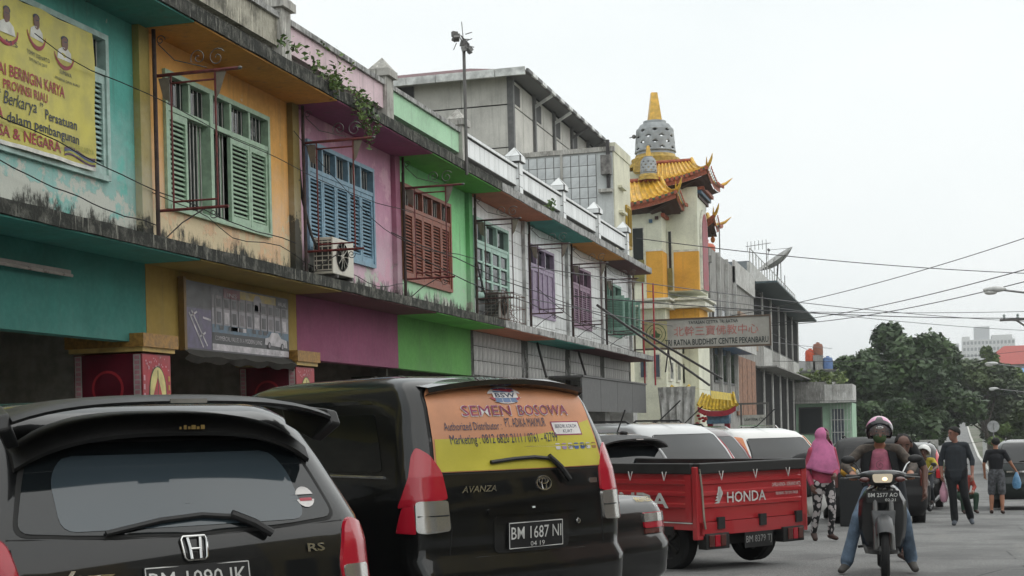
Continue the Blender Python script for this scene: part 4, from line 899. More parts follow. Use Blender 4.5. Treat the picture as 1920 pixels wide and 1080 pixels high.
# temple gate roofs at street level
gt = thing('temple_gate', 'small red and yellow gate roof in front of the temple', 'gate', (-6.6, 52, gz(52)))
for (x0, x1, y, z) in ((-8.4, -7.5, 50.0, 2.1), (-7.95, -6.5, 54.5, 1.9)):
    mb = MB(); v = []
    for i in range(11):
        s = i / 10; lift = .2 * abs(2 * s - 1) ** 3; xx = x0 + (x1 - x0) * s
        v += [(xx, y - .5, z + lift), (x0 + .15 + (x1 - x0 - .3) * s, y, z + .55 + lift * .5), (xx, y + .5, z + lift)]
    mb.add(v, [(i * 3 + j, i * 3 + 3 + j, i * 3 + 4 + j, i * 3 + 1 + j) for i in range(10) for j in range(2)])
    g = mb.build('roof', plain('gate_gold', '#c2a32e', .5, var=.2), gt, smooth=True)
    for i in range(11): MB().tube([Vector(v[i * 3]) + Vector((0, 0, .03)), Vector(v[i * 3 + 1]) + Vector((0, 0, .03))], .05, 6).build('tile', plain('gate_gold', '#c2a32e', .5, var=.2), g)
    fb = MB(); fb.add([Vector(v[i * 3]) + Vector((0, -.02, dz)) for i in range(11) for dz in (-.02, -.22)], [(2 * i, 2 * i + 2, 2 * i + 3, 2 * i + 1) for i in range(10)]); fb.build('eave_board', REDT, g)
    MB().box(x0 + .3, x1 - .3, y - .3, y + .3, z - .5, z - .05).build('bracket', BLUE, gt)
    for xx in (x0 + .4, x1 - .4): MB().box(xx - .1, xx + .1, y - .1, y + .1, gz(52), z - .3).build('post', REDT, gt)
MB().box(-7.7, -6.0, 50.5, 50.6, .6, 1.0).build('lintel', CORN, gt)
lnr = MB()
for i in range(60): lnr.ell((random.uniform(-8.4, -6.9), random.uniform(48.4, 49), random.uniform(1.35, 1.75)), (.07, .07, .05), 6, 4)
tag(lnr.build('red_flower_garland', plain('garland_red', '#a02026', .5), smooth=True), 'red paper garland strung below the small gate roof', 'garland', kind='stuff')
yaw_ = MB(); yaw_.add([(-8.0, 45, 2.75), (-6.2, 45, 2.45), (-6.2, 50, 2.45), (-8.0, 50, 2.75)], [(0, 1, 2, 3)]); yaw_.add([(-6.2, 45, 2.45), (-6.2, 50, 2.45), (-6.18, 50, 2.2), (-6.18, 45, 2.2)], [(0, 1, 2, 3)])
tag(yaw_.build('yellow_awning', plain('yellow_canvas', '#c9b03a', .6, var=.15)), 'yellow canvas awning between the row end and the temple', 'awning')

# temple sign hung across the pavement
sg = thing('hanging_sign', 'long white sign board of the Buddhist centre with red and black lettering', 'sign', (-8.0, 43, 3.7))
SW = plain('sign_white', '#a9a69e', .5, sc=1.5, var=.1); SY = plain('sign_cream', '#b3ab82', .5); SGN = plain('sign_green', '#3f5a38', .5); SBK = plain('sign_black', '#26302f', .5); SRD = plain('sign_red', '#b4716a', .5)
MB().box(-7.92, -4.12, 43, 43.16, 3.74, 4.58).build('panel', SW, sg)
fr = MB(); fr.box(-7.97, -4.08, 42.97, 43.19, 3.69, 3.739); fr.box(-7.97, -4.08, 42.97, 43.19, 4.581, 4.62); fr.box(-7.97, -7.921, 42.97, 43.19, 3.74, 4.58); fr.box(-4.119, -4.08, 42.97, 43.19, 3.74, 4.58)
fr.build('frame', plain('sign_frame', '#5b4a3c', .5), sg)
st = lambda mb, body, x, z, s, mi=0, **k: mb.add([(x + a, 42.99, z + b) for a, b in text2d(body, s, **k)[0]], text2d(body, s, **k)[1], mi)
p = MB().poly([(-7.9, 42.995, 3.76), (-7.2, 42.995, 3.76), (-7.2, 42.995, 4.56), (-7.9, 42.995, 4.56)], 0)
for rr, mi in ((.31, 1), (.285, 0), (.2, 1), (.18, 0)): p.poly([(-7.55 + rr * math.cos(2 * math.pi * i / 30), 42.993 - .001 * (.32 - rr) * 20, 4.17 + rr * math.sin(2 * math.pi * i / 30)) for i in range(30)], mi)
p.poly([(-7.65, 42.985, 4.06), (-7.45, 42.985, 4.06), (-7.4, 42.985, 4.16), (-7.5, 42.985, 4.2), (-7.55, 42.985, 4.3), (-7.6, 42.985, 4.2), (-7.7, 42.985, 4.16)], 1)
p.build('emblem', [SY, SGN], sg)
for body, x_, z_, s_, m_, kw in (('YAYASAN CETIYA TRI RATNA', -6.55, 4.43, .14, SBK, dict(width=1.5, bold=.01)), ('\u5317\u5e79\u4e09\u5bf6\u4f5b\u6559\u4e2d\u5fc3', -7.0, 4.1, .32, SRD, dict(width=2.55)), ('TRI RATNA BUDDHIST CENTRE PEKANBARU', -7.28, 3.8, .25, SBK, dict(width=3.12, bold=.012))):
    mb = MB(); st(mb, body, x_, z_, s_, 0, **kw); mb.build('lettering', m_, sg)
for a, b in (((-8.3, 43.08, 4.5), (-7.95, 43.08, 4.35)), ((-8.3, 43.08, 3.72), (-6.4, 43.08, 3.70)), ((-7.2, 43.08, 3.68), (-7.3, 43.08, 3.0)), ((-7.2, 43.08, 3.68), (-7.08, 43.08, 3.0))): MB().tube([a, b], .025, 6).build('strut', plain('dark_steel', (.06, .055, .055), .5, .4), sg)

# concrete building with water tank, then the louvred block
cb = thing('concrete_building', 'bare grey concrete building with a blue awning beyond the temple', 'building', (-10, 66, gz(66)))
CG = concrete('raw_concrete', (.30, .295, .28), (.17, .165, .155), 1.4, .45); CG2 = concrete('light_plaster_band', (.52, .52, .50), (.33, .32, .30), 1.5, .45); BRK = plain('brick_infill', '#8f6a55', .8, sc=4, var=.2)
MB().box(-14, -8.32, 61, 78, gz(70), 9.0).build('body', CG, cb); MB().box(-8.31, -8.2, 69, 78, 8.2, 9.3).build('parapet', CG2, cb); MB().box(-14, -8.2, 60.8, 61, 8.3, 8.6).build('parapet', CG, cb)
for y in (63.2, 66, 69): MB().box(-8.315, -8.15, y, y + .12, 2, 9).build('pilaster', CG2, cb)
w = MB().box(-10.9, -9.2, 60.93, 60.99, 5.2, 7.4).build('window', CG2, cb)
for i in range(4): MB().box(-10.82 + i * .4, -10.5 + i * .4, 60.90, 60.925, 5.3, 7.3).build('louvre', plain('vent_grey', (.3, .3, .3), .6), w)
for i, y in enumerate((61.5, 64.2, 67)):
    w = MB().box(-8.318, -8.26, y, y + 1.6, 3.2, 6.6).build('window', plain('dark_frame', (.05, .05, .05), .5), cb)
    for q in range(2): MB().box(-8.26, -8.25, y + .08 + q * .76, y + .74 + q * .76, 3.3, 6.5).build('pane', GLASS_D, w)
for i in range(4): MB().box(-8.3, -8.22, 69.3 + i * 2.1, 71.2 + i * 2.1, 1.2 + .6, 4.7).build('brick_panel', BRK, cb)
MB().box(-8.3, -7.4, 60.6, 70, 4.75, 4.85).build('awning', plain('blue_sheet', '#3a6a94', .5, var=.12), cb); MB().box(-7.42, -7.36, 60.6, 70, 4.7, 5.35).build('awning_fascia', CG2, cb)
MB().box(-8.3, -8.1, 70, 78, 5.3, 6.9).build('spandrel', plain('pinkish_spandrel', '#9a8474', .8), cb)
wt = thing('water_tank', 'ribbed orange water tank on the bare concrete building', 'tank', (-9.5, 68, 9.0))
ORT = plain('orange_plastic', '#b9583a', .5, var=.12)
prof = [(0, 9.0), (.5, 9.0)] + [(.5 + .03 * (i % 2), 9.06 + i * .07) for i in range(13)] + [(.42, 10.0), (.2, 10.05), (.2, 10.15), (0, 10.15)]
MB().lathe(prof, 20, (-9.5, 68, 0)).build('body', ORT, wt, smooth=True); MB().lathe([(0, 10.151), (.22, 10.151), (.2, 10.22), (0, 10.22)], 16, (-9.5, 68, 0)).build('lid', ORT, wt)
tag(MB().tube([(-8.9, 69, 9), (-8.9, 69, 11)], .03, 5).build('aerial_mast', IRON_G), 'thin aerial mast beside the ribbed orange tank', 'mast')
lb = thing('louvred_block', 'grey concrete frame block with dark louvre screens on two storeys', 'building', (-9, 94, gz(94)))
LOU = plain('dark_louvre', (.055, .055, .055), .7, sc=30, var=.2); g9 = gz(94)
MB().box(-13, -8.6, 78.1, 110, g9, 9.4).build('body', plain('dark_recess', (.07, .068, .065), .9), lb)
for i in range(7):
    y = 78.2 + i * 5.2; MB().box(-8.61, -8.36, y, y + .35, g9, 9.2).build('column', CG2, lb)
    if i < 6:
        for z0, z1 in ((5.9, 8.9), (.8, 4.4)):
            sp = MB().box(-8.5, -8.45, y + .36, y + 5.19, z0, z1).build('screen', LOU, lb)
            key = 'vl%d' % int(z1)
            if key not in _tc: _tc[key] = MB().box(0, .05, 0, .06, 0, z1 - z0 - .1).mesh('louvre', LOU)
            for q in range(8): piece('louvre', _tc[key], sp, (-8.45, y + .75 + q * .56, z0 + .05))
        MB().box(-8.5, -8.38, y + .36, y + 5.19, 4.6, 5.85).build('spandrel', CG2 if i % 2 else CG, lb)
MB().box(-8.6, -7.0, 78, 110, 9.0, 9.1).build('canopy', plain('green_grey_sheet', '#4a5a5e', .6, var=.2), lb); MB().box(-8.6, -7.3, 80, 110, 4.5, 4.58).build('canopy', CG, lb)
MB().box(-8.62, -8.45, 78.1, 110, 9.41, 10.2).build('parapet', CG2, lb)
rl = MB()
for i in range(20): rl.tube([(-8.5, 78.5 + i * 1.6, 10.2), (-8.5, 78.5 + i * 1.6, 11.0)], .03, 4)
rl.tube([(-8.5, 78.5, 11.0), (-8.5, 109, 11.0)], .03, 4); rl.build('roof_railing', CG2, lb)
MB().box(-10.5, -8.9, 82, 85, 9.41, 10.7).build('roof_hut', plain('grey_hut', (.25, .28, .3), .7), lb)
dsh = thing('satellite_dish', 'large grey mesh satellite dish on the louvred block roof', 'satellite dish', (-8.9, 98, 10.2))
MD = Matrix.Translation((-8.7, 98, 12.2)) @ Matrix.Rotation(rad(-32), 4, 'Y') @ Matrix.Rotation(rad(14), 4, 'X')
MB().lathe([(.05 + 1.35 * i / 7, .42 * (i / 7) ** 2) for i in range(8)], 24).xf(MD).build('bowl', plain('dish_grey', '#a9a9a6', .5, sc=14, var=.2), dsh, smooth=True)
rb = MB()
for i in range(12): a = i * math.pi / 6; rb.tube([(1.38 * k / 5 * math.cos(a), 1.38 * k / 5 * math.sin(a), .42 * (k / 5) ** 2 - .02) for k in range(6)], .02, 4)
rb.xf(MD).build('ribs', plain('dish_dark', (.2, .2, .2), .5), dsh)
fd = MB()
for i in range(3): a = i * 2.1; fd.tube([(1.3 * math.cos(a), 1.3 * math.sin(a), .4), (0, 0, 1.15)], .015, 4)
fd.ell((0, 0, 1.15), (.09, .09, .12), 8, 6); fd.xf(MD).build('feed', IRON_G, dsh); MB().tube([(-8.9, 98, 10.1), (-8.72, 98, 12.2)], .06, 6).build('mount', IRON_G, dsh)
an = thing('tv_aerial', 'thin television aerial with a comb of rods on the louvred block roof', 'aerial', (-8.9, 92, 10))
MB().tube([(-8.9, 92, 9.5), (-8.9, 92, 12.9)], .025, 5).build('mast', IRON_G, an); MB().tube([(-10.2, 92, 12.75), (-8.6, 92, 12.9)], .02, 5).build('boom', IRON_G, an)
for i in range(6): MB().tube([(-10.1 + i * .24, 92, 12.45 + i * .02), (-10.1 + i * .24, 92, 13.05 + i * .02)], .015, 4).build('rod', IRON_G, an)
for i, (y, hgt) in enumerate(((96, 1.9), (101, 2.2), (104, 1.6))): tag(MB().tube([(-8.8, y, 9.5), (-8.8, y, 10.4 + hgt)], .03, 5).build('roof_mast', IRON_G), ['short bare mast just before the satellite dish', 'tall bare mast just past the satellite dish', 'lowest bare mast at the far end of the louvred roof'][i], 'mast', 'bare masts on the louvred block')
lw = thing('law_firm_sign', 'white law firm sign board on a dark frame by the louvred block', 'sign', (-6.7, 62, gz(62)))
MB().box(-7.15, -6.2, 62, 62.08, 1.0, 1.75).build('panel', plain('law_white', '#a9a9a4', .5), lw); mb = MB()
for body, z, s in (('LAW FIRM, CTN', 1.5, .17), ('ADVOKAT & KONSULTAN', 1.2, .12)): v_, f_ = text2d(body, s, width=.86, bold=.012); mb.add([(-7.1 + a, 61.99, z + b) for a, b in v_], f_)
mb.build('lettering', SBK, lw)
for x in (-7.25, -6.1): MB().box(x - .04, x + .04, 62, 62.06, gz(62), 2.2).build('post', IRON_G, lw)
MB().box(-9.2, -6.06, 62, 62.06, 2.201, 2.28).build('rail', IRON_G, lw)

# small green building past the louvred block
gn = thing('green_building', 'small pale green building with concrete balcony beside the trees', 'building', (-6.2, 108, gz(108)))
GNP = painted_wall('pale_green_plaster', '#9fc0a6', (.4, .42, .38), .15, .4, zlo=-3, pale_low=.2); g = gz(108)
MB().box(-8.6, -4.4, 106.2, 114, g, 2.75).build('body', GNP, gn); MB().box(-8.7, -6.3, 105.4, 114, 2.751, 4.3).build('attic', CG, gn); MB().box(-6.29, -4.3, 105.6, 112, 2.9, 4.1).build('balcony', CG2, gn); MB().box(-6.6, -4.1, 105.3, 106.1, 2.76, 2.9).build('slab', CG2, gn)
w = MB().box(-8.2, -6.5, 106.12, 106.19, .5, 2.5).build('window', plain('dark_recess', (.07, .068, .065), .9), gn); MB().box(-8.1, -6.6, 106.1, 106.115, .6, 2.4).build('pane', GLASS_D, w)
for i in range(7): MB().box(-5.9 + i * .23, -5.86 + i * .23, 105.95, 106.0, -.6, 2.7).build('grille_bar', plain('grille_white', (.6, .62, .6), .5), gn)
for i in range(3): MB().box(-5.95, -4.45, 105.93, 105.97, -.3 + i * .9, -.26 + i * .9).build('grille_rail', plain('grille_white', (.6, .62, .6), .5), gn)
MB().box(-5.8, -5.0, 106.1, 106.19, -.2, 2.3).build('glazing', glassy('bluish_glass', (.05, .07, .1), .08), gn); MB().box(-9, -4.2, 104.9, 106, -1.1, -.9).build('plinth', CG2, gn)
lm = MB(); leaves(lm, [(random.uniform(-8.6, -5.0), 106 + random.uniform(0, 3), 4.4 + random.uniform(0, .5)) for _ in range(160)], .22, 3, .15)
tag(lm.build('roof_planting', leafmat('roof_leaf', (.06, .10, .03), (.20, .26, .07)), kind='stuff'), 'low green roof planting on the small pale green building', 'plants')
rh = thing('grey_roof_house', 'low house with a dark grey roof behind the green building', 'house', (-8.5, 124, gz(124)))
MB().box(-11, -6.6, 122, 130, gz(124), 5.7).build('wall', CG2, rh); MB().add([(-11.5, 121.4, 5.6), (-6.2, 121.4, 5.6), (-6.2, 130, 5.9), (-11.5, 130, 7.2), (-11.5, 121.4, 5.75), (-6.2, 121.4, 5.75), (-6.2, 130, 6.05), (-11.5, 130, 7.35)], [(0, 1, 2, 3), (4, 5, 6, 7), (0, 1, 5, 4), (1, 2, 6, 5), (2, 3, 7, 6), (3, 0, 4, 7)]).build('roof', plain('slate_sheet', (.12, .12, .12), .7), rh)
for i, (x, z, c, lab) in enumerate(((-8.5, 6.6, '#c4502f', 'bright orange water tank on a far roof'), (-7.85, 7.1, '#8a5844', 'brown water tank on a far roof beside the orange one'), (-7.05, 5.9, '#5a78a8', 'blue water tank on a far roof next to the trees'))):
    t_ = thing('roof_tank', lab, 'tank', (x, 124, z), group='water tanks on the far roofs'); m = plain('tank_' + c[1:], c, .5, var=.1)
    MB().lathe([(0, z), (.42, z), (.44, z + .3), (.42, z + .5), (.44, z + .7), (.36, z + .95), (.15, z + 1.0), (0, z + 1.0)], 14, (x, 124, 0)).build('body', m, t_, smooth=True); MB().lathe([(0, z + 1.001), (.16, z + 1.001), (.14, z + 1.1), (0, z + 1.1)], 10, (x, 124, 0)).build('lid', m, t_)
    MB().box(x - .4, x + .4, 123.6, 124.4, 5.6, z - .002).build('stand', CG, t_)

# far houses and the hazy hotel
def far_block(name, lab, x0, x1, y, z0, z1, depth, mat, nx, nz_, towers=()):
    b = thing(name, lab, 'building', ((x0 + x1) / 2, y, z0)); MB().box(x0, x1, y, y + depth, z0, z1).build('wall', mat, b)
    wm = plain('far_window', (.10, .12, .13), .3); dx = (x1 - x0) / nx; dz = (z1 - z0 - 30) / nz_ if z1 - z0 > 60 else (z1 - z0) / nz_; base = z1 - dz * nz_
    key = MB().box(dx * .2, dx * .8, -.12, -.02, dz * .25, dz * .75).mesh('window', wm)
    for i in range(nx):
        for j in range(nz_): piece('window', key, b, (x0 + dx * i, y, base + dz * j))
    for (a, c, zt_, m) in towers: MB().box(a, c, y + 2, y + depth - 2, z1 + .02, zt_).build('roof_tower', m, b)
    return b
HZ = plain('hotel_cream', (.55, .56, .55), .8); HZ2 = plain('hotel_grey', (.42, .44, .46), .8)
far_block('hotel_tower', 'tall pale hotel tower far off in the haze', 40, 82, 1262, -15, 68, 24, HZ, 14, 10, ((50, 62, 79, HZ2), (64, 80, 71.5, HZ), (40, 46, 71, HZ)))
far_block('side_tower', 'lower pale tower at the left of the hazy hotel', 28, 37, 1255, -15, 65, 16, HZ, 3, 9)
rr_ = thing('red_roof_house', 'house with a red hipped roof rising above the trees', 'house', (15, 232, gz(232)))
MB().box(10.4, 22, 230, 242, gz(232), 9.6).build('wall', CG2, rr_); MB().add([(9.4, 229, 9.5), (23, 229, 9.5), (23, 243, 9.5), (9.4, 243, 9.5), (13.6, 235, 12.6), (19.5, 235, 12.6)], [(0, 1, 5, 4), (1, 2, 5), (2, 3, 4, 5), (3, 0, 4), (3, 2, 1, 0)]).build('roof', plain('red_sheet', '#a2463e', .6, var=.1), rr_)
br_ = thing('blue_roof_house', 'long house with a bright blue sheet roof among the trees', 'house', (15, 205, gz(205)))
MB().box(12.2, 22, 204, 214, gz(205), 6).build('wall', CG2, br_); MB().add([(11.6, 203, 5.8), (22.5, 203, 5.8), (22.5, 209, 8.4), (11.6, 209, 8.4), (22.5, 215, 5.8), (11.6, 215, 5.8)], [(0, 1, 2, 3), (3, 2, 4, 5)]).build('roof', plain('blue_roof', '#4f82b4', .5, var=.1), br_)
bs = thing('blue_stall', 'small stall with a blue roof on the right verge', 'stall', (13, 150, gz(150)))
MB().box(11, 16, 150, 155, gz(150), .6).build('wall', CG2, bs); MB().add([(10.5, 149, .4), (17, 149, .4), (17, 152, 1.8), (10.5, 152, 1.8), (17, 155.5, .6), (10.5, 155.5, .6)], [(0, 1, 2, 3), (3, 2, 4, 5)]).build('roof', plain('blue_roof', '#4f82b4', .5, var=.1), bs)

# ------------------------------------------------------------------ trees
BARK = plain('bark', (.09, .075, .06), .9, sc=8, var=.3, bump=.4)
def tree(loc, height, crown_c, crown_r, n, lab, mat, leaf=.30, seed=1, name='broadleaf_tree', group='trees along the far street', lob=12, low=.35):
    random.seed(seed); x, y, z = loc
    t = thing(name, lab, 'tree', loc, group=group)
    tr = MB(); top = Vector((crown_c[0], crown_c[1], crown_c[2])); b = Vector(loc)
    pts = [b.lerp(top, s) + Vector((.25 * math.sin(s * 4 + seed), .2 * math.cos(s * 3), 0)) for s in (0, .25, .5, .75, 1)]
    r0 = height * .026; tr.tube(pts, [r0 * 1.3, r0, r0 * .8, r0 * .55, r0 * .25], 8)
    lobes = []
    for i in range(lob):
        a = i * 2.4 + random.uniform(-.3, .3); q = random.uniform(.35, .95); el = random.uniform(-low, 1)
        c = top + Vector((crown_r[0] * q * math.cos(a) * math.cos(el * .9), crown_r[1] * q * math.sin(a) * math.cos(el * .9), crown_r[2] * el * .85)); lobes.append((c, random.uniform(.28, .46)))
        s0 = pts[random.choice((2, 3))]; tr.tube([s0, s0.lerp(c, .5) + Vector((0, 0, -.3)), c], [r0 * .4, r0 * .25, r0 * .08], 5)
    tr.build('trunk', BARK, t, smooth=True)
    mb = MB(); per = n // lob
    for c, rs in lobes:
        R = Vector((crown_r[0] * rs, crown_r[1] * rs, crown_r[2] * rs * .85))
        for _ in range(per):
            d = Vector((random.gauss(0, 1), random.gauss(0, 1), random.gauss(0, 1))).normalized(); q = random.random() ** .45 * random.uniform(.85, 1.12)
            p = c + Vector((d.x * R.x, d.y * R.y, d.z * R.z)) * q
            a = Vector((random.gauss(0, 1), random.gauss(0, 1), random.gauss(0, .5))).normalized(); bb = a.cross(d + Vector((random.gauss(0, .5), random.gauss(0, .5), random.gauss(0, .5)))).normalized(); s = leaf * random.uniform(.55, 1.25)
            mb.add([p - a * s, p + bb * s * .55, p + a * s, p - bb * s * .55], [(0, 1, 2, 3)])
    mb.build('crown', mat, t)
    random.seed(seed + 99); return t
LD = leafmat('dark_leaf', (.016, .040, .011), (.048, .092, .022), .35); LM = leafmat('mid_leaf', (.026, .046, .015), (.075, .11, .034), .4); LB = leafmat('bright_leaf', (.06, .11, .025), (.16, .22, .06), .6)
tree((-4.9, 129, gz(129)), 12, (-4.6, 129, 3.6), (3.4, 3.4, 4.0), 26000, 'dark broadleaf tree right behind the green building', LD, seed=3, leaf=.34, low=1.0, lob=18)
tree((-1.6, 131, gz(131)), 13, (-1.4, 131, 4.6), (4.2, 4.0, 5.1), 40000, 'tallest dark broadleaf tree of the clump over the street', LD, seed=5, lob=26, leaf=.34, low=.9)
tree((.9, 141, gz(141)), 12, (1.8, 140, 4.2), (3.8, 3.6, 4.6), 26000, 'dark broadleaf tree arching over the far street, right of the tallest one', LD, seed=8, lob=20, leaf=.34, low=.7)
tree((-3.2, 119, gz(119)), 8, (-2.8, 120, .2), (3.4, 2.6, 2.9), 20000, 'low bushy dark tree filling the gap under the tallest one', LD, seed=12, low=1.0, lob=14)
tree((.2, 136, gz(136)), 8, (.4, 136, .2), (2.6, 2.6, 2.4), 14000, 'low dark tree standing close to the left kerb of the far street', LD, seed=13, low=1.0, lob=12)
tree((8.6, 152, gz(152)), 11, (5.6, 152, 4.2), (4.4, 3.6, 3.0), 22000, 'mid green tree hanging over the right side of the far street', LM, seed=15, low=.7, lob=16)
tree((9.6, 158, gz(158)), 11, (9.6, 158, 3.0), (4.2, 3.8, 4.4), 24000, 'wide mid green tree beside the right kerb', LM, seed=18, low=1.0, lob=16)
tree((8.2, 172, gz(172)), 12, (8.2, 172, 7.0), (1.1, 1.1, 2.4), 5000, 'slim bright green column tree above the wide one', LB, seed=21, name='column_tree', lob=7)
tree((11.2, 165, gz(165)), 9, (11.2, 165, 5.2), (1.6, 1.6, 1.7), 5000, 'small round bright tree before the blue roof', LB, seed=24, lob=7)
tree((14.5, 150, gz(150)), 9, (14.0, 146, 1.5), (3.0, 3, 3.6), 12000, 'mid green tree behind the blue stall', LM, seed=27, low=.9)
tree((6.9, 118, gz(118)), 4, (7.0, 118, -.6), (1.6, 1.8, 1.5), 7000, 'young bright green verge tree beside the right kerb', LB, leaf=.2, seed=30, low=.9, lob=9)
tree((9.2, 100, gz(100)), 5, (8.4, 104, .2), (2.4, 2.5, 2.4), 9000, 'leafy verge tree behind the round road sign', LM, leaf=.22, seed=31, low=.9, lob=9)
tree((1.2, 152, gz(152)), 5, (1.0, 151, -1.4), (2.2, 2.4, 2.2), 9000, 'low dark bush on the left verge of the far street', LD, leaf=.25, seed=33, low=.9, lob=9)
for i, (x, y, r) in enumerate(((-4.5, 190, 9), (20, 260, 9), (-2, 300, 10), (26, 330, 10), (4, 420, 10), (30, 460, 12), (12, 560, 9), (36, 640, 12), (5, 660, 9), (31, 215, 7))):
    tree((x, y, gz(y)), r * 1.3, (x, y, gz(y) + r * .75), (r * .62, r * .6, r * .6), 5000, ['dark tree on the left slope of the far hill road', 'tree on the right verge below the hill', 'bushy tree on the left of the climbing road', 'broad tree to the right of the climbing road', 'tree halfway up the hill, left verge', 'broad tree halfway up the hill, right verge', 'tree near the hill crest by the road', 'tree right of the crest of the hill', 'tree left of the crest of the hill', 'tree beside the red roofed house'][i], LM if i % 2 else LD, leaf=.5, seed=50 + i, low=.7, group='trees on the far hill')

# ------------------------------------------------------------------ street lamps, utility pole, cables over the street, road sign
LMG = plain('lamp_post_grey', (.22, .22, .22), .5, .3); LMH = plain('lamp_head_grey', (.55, .55, .54), .4)
for i, (x, y, z, rch) in enumerate(((2.19, 47.4, 5.42, 3.1), (3.88, 84.2, 4.43, 3.0), (5.57, 116, 3.65, 3.4))):
    l = thing('street_lamp', ['street lamp with a long rising arm, nearest the crossarm pole', 'middle street lamp of the three, half hidden in the tree', 'farthest street lamp, below the wide tree'][i], 'street lamp', (x + rch + .1, y + .4, gz(y)), group='street lamps on the right verge')
    MB().tube([(x + rch + .1, y + .4, gz(y)), (x + rch + .1, y + .4, z - .35)], .07, 8).build('pole', LMG, l, smooth=True)
    MB().tube([(x + rch + .1, y + .4, z - .36), (x + rch - .4, y + .35, z - .38), (x + .6, y, z - .04)], .035, 6).build('arm', LMG, l, smooth=True)
    hd = MB().ell((x + .32, y, z), (.36, .14, .10), 12, 8); hd.build('head', LMH, l, smooth=True); MB().ell((x + .2, y, z - .09), (.2, .11, .08), 10, 6).build('lens', plain('lamp_lens', (.6, .6, .58), .2), l, smooth=True)
up = thing('utility_pole', 'utility pole with insulators on its crossarms at the right', 'utility pole', (4.6, 53, gz(53)))
MB().tube([(4.6, 53, gz(53)), (4.6, 53, 5.6)], .12, 8).build('pole', LMG, up, smooth=True)
MB().box(2.95, 5.2, 52.9, 53.0, 4.76, 4.84).build('crossarm', IRON_G, up); MB().box(3.75, 5.0, 52.9, 53.0, 3.95, 4.02).build('crossarm', IRON_G, up); MB().beam((3.5, 53, 4.78), (4.55, 53, 4.0), .06, .06).build('brace', IRON_G, up)
for x, z in ((3.1, 4.84), (3.55, 4.84), (4.0, 4.84), (4.9, 4.84), (3.85, 4.02)):
    MB().lathe([(.02, z), (.06, z + .03), (.03, z + .08), (.055, z + .11), (.03, z + .16), (0, z + .17)], 10, (x, 52.95, 0)).build('insulator', plain('insulator_grey', '#8f9a98', .3), up, smooth=True)
rs = thing('round_sign', 'round road sign on a thin post in the verge bushes', 'sign', (4.6, 92, gz(92)))
MB().tube([(4.6, 92, gz(92)), (4.6, 92, .6)], .04, 6).build('post', LMG, rs); MB().lathe([(0, 0), (.36, 0), (.36, .03), (0, .03)], 20, (4.6, 91.9, .85), 'y').build('plate', plain('sign_back', (.35, .36, .36), .5), rs)
MB().box(4.56, 4.64, 91.88, 91.899, .66, 1.04).build('bar', plain('sign_bar', (.2, .2, .2), .5), rs)
wsn = thing('white_sign', 'small white board standing at the left kerb under the trees', 'sign', (.6, 82, gz(82)))
MB().box(.2, 1.2, 82, 82.06, -.9, .25).build('panel', plain('law_white', '#a9a9a4', .5), wsn); MB().box(.25, 1.15, 81.98, 81.999, -.35, -.2).build('stripe', plain('sign_bar', (.2, .2, .2), .5), wsn); MB().box(.65, .75, 82.0, 82.05, gz(82), -.902).build('post', LMG, wsn)
gC = 'overhead cables crossing the street'
import itertools
def sky_cable(p, q, sag, r, lab): return cable(p, q, sag, r * .8, lab, 26, GRYC if r < .016 else BLK, gC)
sky_cable((-7.9, 42, 7.0), (10, 55, 6.2), .35, .016, 'high cable from the row end to the right')
sky_cable((-8.4, 60, 5.8), (7, 41, 7.5), .45, .016, 'cable rising steeply to the right above the others')
sky_cable((-8.2, 84, 7.2), (6.5, 45, 6.6), .4, .022, 'thick cable from the louvred block rising to the right')
sky_cable((-8.2, 84, 7.1), (7.5, 45, 6.45), .55, .022, 'second thick cable from the louvred block, just under the first')
sky_cable((-9.0, 60, 6.3), (12, 78, 6.8), .25, .016, 'level thin cable behind the rising ones')
sky_cable((-8, 30, 4.9), (8, 70, 5.6), .3, .014, 'thin cable from the boarded shutters across the street')
sky_cable((-8, 44, 5.6), (8, 74, 5.4), .25, .014, 'thin cable sloping down past the temple sign')
sky_cable((-8, 34, 4.6), (5.2, 53, 4.8), .2, .016, 'cable from the mauve shutters to the utility pole')
sky_cable((-8, 30, 4.2), (-4.3, 80, 5.4), .15, .014, 'dark cable running past the sign along the street')
sky_cable((-7.9, 84, 5.0), (9, 110, 6.3), .3, .018, 'dark cable dipping in front of the trees'); sky_cable((-8.4, 100, 2.9), (9, 95, 3.0), .2, .02, 'low dark cable across the crowns of the trees')
sky_cable((-8.0, 78, 6.6), (-2.5, 130, 5.0), .2, .018, 'short cable from the louvred block down to the trees'); sky_cable((5.0, 47, 5.1), (4.6, 53, 4.95), .05, .014, 'short cable joining the lamp pole and the utility pole')
sky_cable((-1, 120, -.1), (9, 120, .5), .8, .02, 'slack dark cable hanging under the tree crowns')

